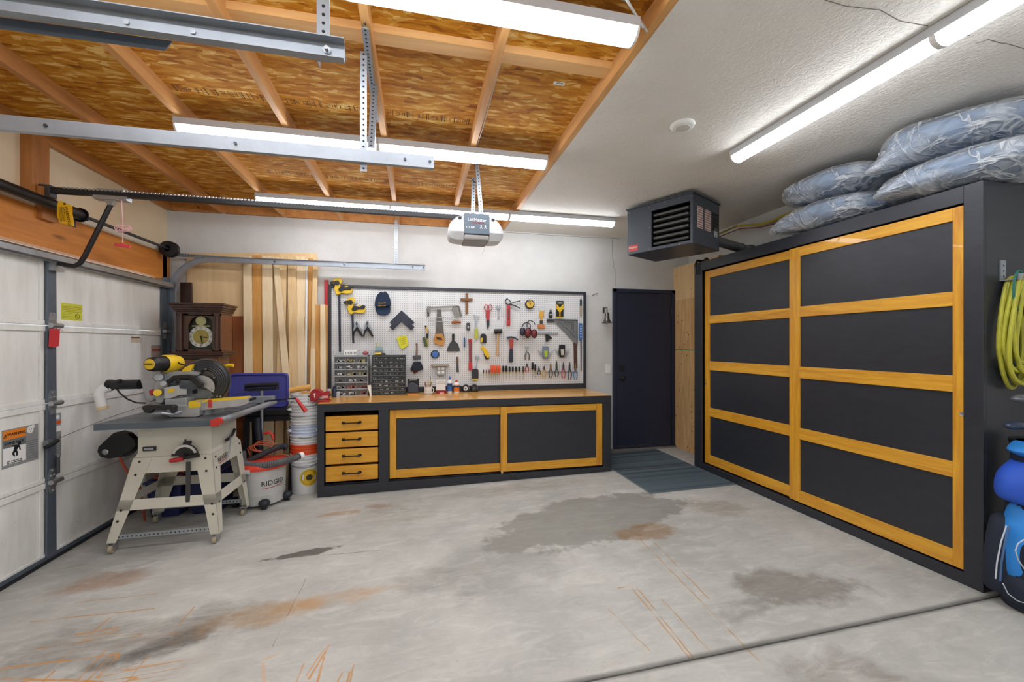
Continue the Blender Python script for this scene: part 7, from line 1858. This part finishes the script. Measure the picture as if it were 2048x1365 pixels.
thing('wood_chisel', 'old chisel with dark wooden handle below the putty knife', 'chisel', [P('handle', MB().tube([G(915, 714, 0.02), G(915, 728, 0.02)], 0.013, 10), flat('6e5236', 0.6), smooth=True), P('blade', fp([(913, 728), (917, 728), (918, 745), (913, 745)], 0.012, 0.006), M_DKSTEEL)])
thing('wire_brush', 'square black wire brush with yellow edge near the bench', 'brush', [P('block', fp([(944, 741), (946, 738), (955, 738), (957, 741), (957, 758), (944, 758)], 0.01, 0.02), flat('2a2d33', 0.5), bevel=0.003), P('bristles', fp([(944, 758), (957, 758), (957, 761), (944, 761)], 0.012, 0.018), flat('c9b830', 0.6))])
thing('nippers', 'small cutting nippers with grey handles under the ear defenders', 'pliers', [P('jaw', fp([(1050, 693), (1057, 693), (1057, 696), (1054, 699), (1055, 706), (1052, 706), (1053, 699)], 0.016, 0.008), M_STEEL), P('handle', rod([(1053, 704), (1050, 710), (1050.5, 721)], 0.006, 0.02), flat('4b4d46', 0.5), smooth=True), P('handle', rod([(1055, 704), (1058.5, 710), (1058, 721)], 0.006, 0.02), flat('4b4d46', 0.5), smooth=True)])
def wset(cx, cy, body, facec, label):
    wr_ = MB()
    for i in range(7):
        for sx in (-1, 1): wr_.tube([G(cx + sx * 3, cy + 2 + i * 1.6, 0.015 + 0.002 * i), G(cx + sx * (16 - i * 1.4), cy - 3 + i * 2.6, 0.015 + 0.002 * i)], 0.0032, 6)
    bd_ = fp([(cx - 5, cy - 12), (cx + 6, cy - 12), (cx + 6, cy + 3), (cx + 4, cy + 13), (cx - 4, cy + 13), (cx - 6, cy + 3)], 0.008, 0.035)
    fc_ = fp([(cx - 3, cy - 3), (cx + 4, cy - 3), (cx + 3, cy + 9), (cx - 2, cy + 9)], 0.0435, 0.001)
    return thing('wrench_set', label, 'wrench set', [P('holder', bd_, body, bevel=0.005), P('label', fc_, facec), P('wrench', wr_, M_GALV, smooth=True)])
wset(1091.5, 705, flat('6f7f8c', 0.4), flat('b9c93a', 0.5), 'fan of wrenches in grey holder with green-yellow label')
wset(1124.5, 702, M_BLACK, flat('c9c9b8', 0.5), 'fan of wrenches in black holder with pale label')
# hand brush
br2 = MB(); fp([(826, 725), (841, 724), (845, 731), (847, 739), (842, 741), (834, 743), (823, 742), (820, 739), (824, 732)], 0.012, 0.04, br2)
thing('hand_brush', 'bench brush with dark bristles and worn wooden handle', 'brush', [P('bristles', br2, flat('262a38', 0.9), bevel=0.008), P('ferrule', fp([(825, 712), (841, 711), (842, 718), (826, 719)], 0.012, 0.02), M_DKSTEEL), P('handle', rod([(833, 687), (834, 695), (833, 712)], 0.010, 0.03), flat('8b6d5f', 0.6), smooth=True)])
thing('scrub_brush', 'reddish brush hanging beneath the dark bench brush', 'brush', [P('bristles', fp([(823, 733), (834, 734), (833, 745), (829, 749), (825, 744)], 0.004, 0.008), flat('8a4a36', 0.8)), P('handle', fp([(833, 733), (837, 733), (836, 745), (833, 747)], 0.004, 0.008), flat('b07a50', 0.6))])
c_ = G(870, 709, 0)
m = MB(); m.lathe([(0.05, 0), (0.05, 0.014), (0.044, 0.02), (0, 0.02)], (c_.x, PY - 0.002, c_.z), (0, -1, 0), 28); m2 = MB(); m2.lathe([(0.038, 0.02), (0.036, 0.022), (0, 0.022)], (c_.x, PY - 0.002, c_.z), (0, -1, 0), 24)
thing('round_disc', 'round blue disc with black rim under the hand saw', 'disc', [P('rim', m, flat('242c3a', 0.5), smooth=True), P('face', m2, flat('4470b5', 0.4), smooth=True)])
sh_ = MB(); sh_.box(G(862, 729, 0.06).x, G(898, 729, 0.06).x, PY - 0.06, PY - 0.002, G(880, 733, 0.06).z, G(880, 729, 0.06).z)
md = fp([(873, 733), (891, 733), (891, 748), (888, 752), (876, 752), (873, 748)], 0.004, 0.03); mdl = MB()
for a, b in ((878, 738), (886, 738), (878, 745), (886, 745)): fp(circ(a, b, 2.8, 14), 0.034, 0.002, mdl)
thing('outlet_block', 'grey block with four round white dials under a small shelf', 'block', [P('shelf', sh_, flat('a39a90', 0.6)), P('body', md, flat('a3a3a0', 0.4), bevel=0.004), P('dial', mdl, M_WHITE)])
# tools in the rail along the bottom
def driver(px, y0, y1, y2, col, w_, label, tip=M_STEEL, group='screwdrivers along the bottom of the pegboard'):
    h = MB(); h.tube([G(px, y0, 0.025), G(px, y0 + 1.5, 0.025), G(px, y1 - 2, 0.025), G(px, y1, 0.025)], lambda t: w_ * (0.75 if t < 0.1 or t > 0.9 else 1.0), 10)
    s_ = MB(); s_.tube([G(px, y1 - 1, 0.025), G(px, y2, 0.025)], 0.0028, 6)
    f = MB(); f.tube([G(px, y1, 0.025), G(px, y1 + 4, 0.025)], w_ * 0.6, 8)
    return thing('screwdriver', label, 'screwdriver', [P('handle', h, col, smooth=True), P('shaft', s_, tip), P('collar', f, flat('b5a04a', 0.5), smooth=True)], group)
ordn = ['leftmost', 'second', 'third', 'fourth', 'rightmost']
for i in range(5): driver(982.5 + i * 4.2, 731, 746, 760, flat('ea5a2a', 0.4), 0.011, ordn[i] + ' of the five orange-handled screwdrivers' + (' from the left' if 0 < i < 4 else ''))
for i, (x, c) in enumerate(((967, '2c2f52'), (973, '8a3a4c'), (978.3, '7a3350'))): driver(x, 740, 747, 758, flat(c, 0.4), 0.008, ['tiny dark blue screwdriver left of the orange handles', 'tiny crimson screwdriver left of the orange handles', 'tiny purple screwdriver touching the orange handles'][i])
onm = ['leftmost', 'second from left', 'third from left', 'fourth from left', 'fifth from left', 'sixth from left']
for i in range(6): driver(1006.5 + i * 6.4, 732 + (0 if i < 2 else 1.5), 744, 760, M_BLACK, 0.0135 if i < 2 else 0.012, onm[i] + ' of the black-handled screwdrivers in the row')
driver(1046.5, 733, 745, 760, flat('3b4038', 0.5), 0.011, 'dark green screwdriver left of the red pliers')
driver(1065, 725, 740, 760, M_BLACK, 0.014, 'largest black screwdriver right of the red pliers')
driver(1070.5, 729, 742, 758, M_BLACK, 0.011, 'thin black screwdriver next to the largest one')
def plier(px, y0, ym, y2, hcol, label, lean=0, jaw=M_DKSTEEL, w_=0.006, sp=3.4):
    j = fp([(px - 1.8, ym), (px - 1.6, ym - (ym - y0) * .5), (px - 0.3 + lean, y0), (px + 0.4 + lean, y0), (px + 1.6, ym - (ym - y0) * .5), (px + 1.8, ym), (px, ym + 2.5)], 0.018, 0.01)
    hs_ = []
    for sx in (-1, 1): hs_.append(P('handle', rod([(px + sx * 1.2, ym), (px + sx * sp, ym + (y2 - ym) * .3), (px + sx * sp, ym + (y2 - ym) * .65), (px + sx * sp * .55, y2)], w_, 0.023 + 0.001 * sx), hcol, smooth=True))
    return thing('pliers', label, 'pliers', [P('jaw', j, jaw, bevel=0.001)] + hs_, 'pliers along the bottom of the pegboard')
plier(1054, 727, 733, 745, flat('b3312f', 0.4), 'red-handled pliers between the screwdrivers')
plier(1078, 733, 742, 749, M_BLACK, 'small black angled snips among the pliers')
plier(1088.5, 732, 739, 756, flat('d3a743', 0.5), 'small yellow-handled pliers in the row')
plier(1101.5, 727, 739, 756, flat('4a4238', 0.5), 'tan-jawed pliers with brown handles in the row', jaw=flat('8d6b45', 0.5, 0.3))
plier(1113.5, 722, 739, 754, flat('31443c', 0.5), 'long-nose pliers with dark green handles, tallest of the row')
plier(1127, 725, 738, 757, flat('b5433f', 0.45), 'long-nose pliers with faded red handles')
plier(1139.5, 724, 740, 760, flat('26304e', 0.5), 'navy-handled pliers near the right end of the row')
plier(1151, 727, 741, 760, flat('4a86c4', 0.45), 'light blue-handled pliers at right end of the row', jaw=flat('8a7358', 0.5, 0.4))
m = MB(); m.bar(G(1090, 744.5, 0.008), G(1156, 744.5, 0.008), 0.012, 0.004)
thing('tool_rail', 'thin steel rail holding the pliers at lower right', 'tool rail', [P('tool_rail', m, flat('8f98a3', 0.4, 0.5))])

# ---------------------------------------------------------------- on the worktop
WT = BT + 0.0045
def WY(px, py, Y): return VY(px, py, Y)
def organiser(pa, pb, ytop, Y, depth, cols, rows, body, label, drawc, seedcol):
    x0, x1 = VY(pa, 750, Y).x, VY(pb, 750, Y).x; zt_ = VY(pa, ytop, Y).z
    rnd = random.Random(cols)
    f = MB(); t = 0.006
    f.box(x0, x0 + t, Y, Y + depth, WT, zt_); f.box(x1 - t, x1, Y, Y + depth, WT, zt_); f.box(x0, x1, Y, Y + depth, zt_ - t, zt_); f.box(x0, x1, Y, Y + depth, WT, WT + 0.012); f.box(x0, x1, Y + depth - t, Y + depth, WT, zt_)
    H_ = (zt_ - WT - t - 0.012) / rows; W2 = (x1 - x0 - 2 * t) / cols
    for r in range(1, rows): f.box(x0, x1, Y + 0.002, Y + 0.02, WT + 0.012 + r * H_ - 0.002, WT + 0.012 + r * H_ + 0.002)
    for c in range(1, cols): f.box(x0 + t + c * W2 - 0.0015, x0 + t + c * W2 + 0.0015, Y + 0.003, Y + 0.02, WT, zt_)
    parts = [P('case', f, body)]
    parts[0]['kind'] = None
    for r in range(rows):
        for c in range(cols):
            xa = x0 + t + c * W2 + 0.002; xb = xa + W2 - 0.004; za_ = WT + 0.012 + r * H_ + 0.003; zb_ = za_ + H_ - 0.006
            m = MB(); m.box(xa, xb, Y - 0.002, Y + 0.001, za_, zb_); lip = MB(); lip.box(xa, xb, Y - 0.008, Y - 0.002, zb_ - H_ * 0.13, zb_ - H_ * 0.02)
            cont = MB()
            for k_ in range(6 if cols < 5 else 3):
                w2 = (xb - xa) * rnd.uniform(0.08, 0.3); xx = rnd.uniform(xa + 0.004, xb - w2 - 0.002); hh = (zb_ - za_) * rnd.uniform(0.12, 0.45)
                cont.box(xx, xx + w2, Y - 0.0032, Y - 0.002, za_ + 0.003, za_ + 0.003 + hh)
            parts.append(P('drawer', m, drawc, [P('contents', cont, flat(rnd.choice(seedcol), 0.5), kind='stuff'), P('drawer_lip', lip, flat('b0b4b6' if cols < 5 else '74797c', 0.35))]))
    ex_ = explode
    return thing('parts_organiser', label, 'organiser', parts)
NOSPLIT |= {'case', 'drawer', 'contents'}
organiser(668, 736, 711, 4.93, 0.16, 3, 6, flat('a9acae', 0.45), 'grey small-parts organiser with eighteen clear drawers', flat('55595c', 0.25, 0, 0.4), ['9aa0a4', 'b9bdc0', '3f6a58', 'a89a52', '7a7f84', 'b0524c', 'c9ccd0', '5a5f62'])
organiser(743.5, 811, 711, 4.93, 0.16, 6, 10, flat('3a3d40', 0.45), 'black small-parts organiser with sixty little drawers', flat('34383b', 0.25, 0, 0.4), ['8a8f94', 'a9adb0', '6c7276', 'c0c4c8', '5a5f62', '55707a'])
ot = VY(700, 711, 4.93).z
def on_box(x0p, x1p, z0, z1p, Y, d, mat, **k): 
    m = MB(); m.box(VY(x0p, 700, Y).x, VY(x1p, 700, Y).x, Y, Y + d, z0, VY(x0p, z1p, Y).z); return m
zo = ot + 0.001
m = on_box(688, 714, zo, 700, 4.97, 0.09, None); sl = MB()
for i in range(8): p = VY(691 + i * 2.9, 704, 4.969); sl.box(p.x, p.x + 0.006, 4.968, 4.97, zo + 0.008, zo + 0.035)
thing('white_crate', 'small white slotted basket on the grey organiser', 'basket', [P('basket', m, M_WHITE, [P('slots', sl, flat('55585c', 0.6), kind='stuff')])])
m = MB(); xx = VY(731, 700, 5.0).x; m.ball((xx, 5.0, zo + 0.022), 0.032, 0.03, 0.022); 
thing('red_container', 'small red translucent container on top of grey organiser', 'container', [P('container', m, flat('b05058', 0.3), smooth=True)])
x0 = VY(758, 700, 5.02).x
parts = []
m = MB(); m.box(x0 - 0.045, x0 + 0.045, 4.99, 5.07, zo, zo + 0.05); parts.append(P('lower_box', m, flat('7d8487', 0.4)))
m = MB(); m.box(x0 - 0.04, x0 + 0.035, 5.0, 5.06, zo + 0.051, zo + 0.095); parts.append(P('middle_box', m, flat('8fb0b8', 0.4)))
m = MB(); m.cyl((x0 - 0.005, 5.03, zo + 0.096), (x0 - 0.005, 5.03, zo + 0.135), 0.026, 16); parts.append(P('jar', m, flat('cfc8b4', 0.4), smooth=True))
thing('stacked_boxes', 'little stack of clear boxes on the black organiser', 'boxes', parts)
m = MB(); m.tube([VY(750, 708, 4.95), VY(763, 707.5, 4.95)], 0.013, 10); m2 = MB(); m2.tube([VY(763, 707.5, 4.95), VY(771, 708.5, 4.95)], 0.009, 8)
rt = m.bbox()[0][2]
for q in (m, m2):
    for v in q.bm.verts: v.co.z += zo - rt
thing('stubby_screwdriver', 'yellow-handled stubby tool lying on the black organiser', 'screwdriver', [P('handle', m, YB2, smooth=True), P('tip', m2, M_BLACK, smooth=True)])
m = MB(); y_ = 4.86; m.prism([(VY(735, 765, y_).x, y_, WT + 0.12), (VY(742, 765, y_).x, y_, WT + 0.125), (VY(743, 790, y_).x, y_, WT), (VY(740, 790, y_).x, y_, WT)], (0, 0.004, 0))
thing('folded_paper', 'folded white paper leaning between the two organisers', 'paper', [P('paper', m, M_WHITE)])
def glue(px, Y, h, body, capc, lab1, label, w_=0.033):
    x = VY(px, 770, Y).x
    m = MB(); m.lathe([(0, 0), (w_ * 0.95, 0), (w_, 0.005), (w_, h * 0.68), (w_ * 0.7, h * 0.76), (w_ * 0.45, h * 0.8), (0, h * 0.8)], (x, Y, WT), n=20)
    c = MB(); c.lathe([(w_ * 0.5, h * 0.78), (w_ * 0.5, h * 0.88), (w_ * 0.2, h * 0.93), (w_ * 0.12, h), (0, h)], (x, Y, WT), n=16)
    l = MB(); l.lathe([(w_ + 0.0008, h * 0.12), (w_ + 0.0008, h * 0.58)], (x, Y, WT), n=24)
    l2 = MB(); l2.lathe([(w_ + 0.0014, h * 0.42), (w_ + 0.0014, h * 0.54)], (x, Y, WT), n=24)
    return thing('glue_bottle', label, 'bottle', [P('bottle', m, body, smooth=True), P('cap', c, capc, smooth=True), P('label', l, lab1, [P('label_band', l2, flat('26406e', 0.5))])])
glue(899.5, 4.98, 0.20, M_WHITE, flat('2f5fae', 0.4), flat('3a6ab0', 0.5), 'white glue bottle with blue cap and blue label', 0.028)
glue(913, 4.98, 0.16, M_WHITE, flat('cf4a33', 0.4), flat('e0792a', 0.5), 'white glue bottle with orange label and red cap', 0.034)
x = VY(858, 785, 4.90).x
m = MB(); m.lathe([(0, 0), (0.036, 0), (0.041, 0.004), (0.042, 0.09), (0.039, 0.09), (0.038, 0.01), (0, 0.008)], (x - 0.01, 4.9, WT), n=28)
hm = MB(); hm.tube([(x - 0.01 + 0.04 + 0.022 * math.sin(t), 4.9, WT + 0.046 + 0.028 * math.cos(t)) for t in [PI * i / 10 for i in range(11)]], 0.0045, 8)
dk = MB()
for zz in (0.012, 0.03, 0.05, 0.075):
    for i in range(9): a_ = -PI / 2 - 0.9 + i * 0.2; dk.box(x - 0.01 + 0.0425 * math.cos(a_) - 0.002, x - 0.01 + 0.0425 * math.cos(a_) + 0.002, 4.9 + 0.0425 * math.sin(a_) - 0.001, 4.9 + 0.0425 * math.sin(a_) + 0.001, WT + zz, WT + zz + 0.006)
thing('mug', 'white mug with dark lettering holding pencils', 'mug', [P('cup', m, M_WHITE, [P('small_print', dk, flat('4a4440', 0.5))], smooth=True), P('handle', hm, M_WHITE, smooth=True)])
rnd = random.Random(4)
pcol = ['b5622a', 'c9802f', '8a3a24', 'd9b23a', 'a3532a', '5a3a2a', 'c4682c', '7c9a3a']
pn = ['pencil standing at left in the mug', 'short orange pencil in the mug', 'dark red pencil in the mug', 'yellow pencil in the mug', 'brown pencil in the middle of the mug', 'dark brown pencil in the mug', 'orange pencil leaning right in the mug', 'tallest pencil with green end in the mug']
for i in range(8):
    a_ = i * 2 * PI / 8; r0 = 0.012; r1 = 0.028
    b_ = Vector((x - 0.01 + r0 * math.cos(a_), 4.9 + r0 * math.sin(a_), WT + 0.015)); t_ = Vector((x - 0.01 + (r1 + 0.01) * math.cos(a_), 4.9 + r1 * math.sin(a_), WT + rnd.uniform(0.13, 0.17) + (0.03 if i == 7 else 0)))
    m = MB(); m.cyl(b_, t_, 0.0045, 6); m2 = MB(); m2.cyl(t_, t_ + (t_ - b_).normalized() * 0.01, 0.0045, 6, 0.003)
    thing('pencil', pn[i], 'pencil', [P('shaft', m, flat(pcol[i], 0.5)), P('end', m2, flat('3f7a3a' if i == 7 else 'd9b48a', 0.5))], 'pencils in the mug')
y_ = 4.96
m = MB(); m.box(VY(872, 780, y_).x, VY(891, 780, y_).x, y_, y_ + 0.03, WT, VY(880, 761, y_).z)
rb = MB(); rb.box(VY(871.5, 780, y_).x, VY(893, 780, y_).x, y_ - 0.02, y_ + 0.032, WT, VY(880, 781, y_).z)
t1 = text_mb('HOW TO\nKNOW HOW', 0.02, (VY(881.5, 770, y_).x, y_ - 0.001, VY(880, 766, y_).z), 0, squeeze=0.8)
thing('white_book', 'white booklet standing on a dark red box by glue bottles', 'book', [P('cover', m, M_WHITE, [P('lettering', t1, flat('7a7d80', 0.5))]), P('red_box', rb, flat('8a1f26', 0.4), [P('label', on_box(879, 888, VY(880, 788.5, y_ - 0.021).z, 785.5, y_ - 0.021, 0.001, None), flat('e0b0b0', 0.5))])])
y_ = 4.95
m = MB(); m.box(VY(815, 780, y_).x, VY(838, 780, y_).x, y_ + 0.004, y_ + 0.01, WT + 0.01, VY(820, 758, y_).z)
hd3 = MB(); hd3.box(VY(815, 780, y_).x, VY(838, 780, y_).x, y_ - 0.001, y_ + 0.004, VY(820, 763, y_).z, VY(820, 758, y_).z)
bl3 = MB(); bl3.prism([VY(a, b, y_ - 0.02) for a, b in ((816, 783), (816, 770), (822, 766), (830, 767), (836, 772), (837, 786), (818, 787))], (0, 0.024, 0))
bt3 = MB(); bt3.box(VY(816, 780, y_).x, VY(837, 780, y_).x, y_ - 0.03, y_ + 0.02, WT, WT + 0.012)
t3 = text_mb('BOSTITCH', 0.02, (VY(826.5, 760, y_).x, y_ - 0.0016, VY(826, 760.5, y_).z), 0, squeeze=0.8)
thing('packaged_tool', 'black and grey boxed tool with orange base on worktop', 'packaged tool', [P('card', m, M_BLACK), P('header', hd3, M_BLACK, [P('lettering', t3, M_WHITE)]), P('blister', bl3, flat('3d4654', 0.3), bevel=0.006), P('base_strip', bt3, flat('e08a3a', 0.5))])
for px_, lb, fc in ((932.5, 'round black tape measure with white face on the worktop', 'd9dada'), (949.5, 'round black tape measure with dark face on the worktop', '3a3c40')):
    c_ = VY(px_, 778, 5.02); z_ = WT + 0.045
    m = MB(); m.prism([(c_.x + 0.045 * math.cos(t), 5.03, z_ + 0.0 + 0.045 * math.sin(t)) for t in [R(-30 + 240 * i / 18) for i in range(19)]] + [(c_.x - 0.045, 5.03, WT), (c_.x + 0.045, 5.03, WT)], (0, 0.04, 0))
    m2 = MB(); m2.lathe([(0.026, 0), (0.025, 0.002), (0, 0.002)], (c_.x - 0.006, 5.03, z_ - 0.002), (0, -1, 0), 20)
    m3 = MB(); m3.tube([(c_.x + 0.036 * math.cos(t), 5.028, z_ + 0.036 * math.sin(t)) for t in [R(-20 + 75 * i / 6) for i in range(7)]], 0.0022, 4)
    m4 = MB(); m4.lathe([(0.01, 0.0025), (0, 0.0025)], (c_.x - 0.006, 5.03, z_ - 0.002), (0, -1, 0), 12)
    thing('tape_measure', lb, 'tape measure', [P('case', m, M_BLACK, bevel=0.004), P('face', m2, flat(fc, 0.4), [P('logo', m4, flat('5c6064', 0.5))]), P('highlight_strip', m3, flat('9a9da0', 0.4))])
# spray cans and bits behind the vise
y_ = 4.85
for px_, lb, bc, cc3, h_, rr2 in ((658, 'tan spool with silver top near the vise', 'b8924e', 'c9cccf', 0.09, 0.03), (669, 'navy spray can left of the grey organiser', '262c4a', '2a2e44', 0.12, 0.02), (676, 'small silver cup left of the grey organiser', 'a9b0b5', 'c9cdd0', 0.06, 0.022)):
    c_ = VY(px_, 780, y_)
    m = MB(); m.lathe([(0, 0), (rr2, 0), (rr2, h_ * 0.75), (rr2 * 0.8, h_ * 0.8), (0, h_ * 0.8)], (c_.x, y_, WT), n=18); m2 = MB(); m2.lathe([(rr2 * 0.85, h_ * 0.8), (rr2 * 0.85, h_), (0, h_)], (c_.x, y_, WT), n=18)
    thing({'t': 'spool', 'n': 'spray_can', 's': 'metal_cup'}[lb[0]], lb, {'t': 'spool', 'n': 'spray can', 's': 'cup'}[lb[0]], [P('body', m, flat(bc, 0.4), smooth=True), P('cap', m2, flat(cc3, 0.4), smooth=True)])
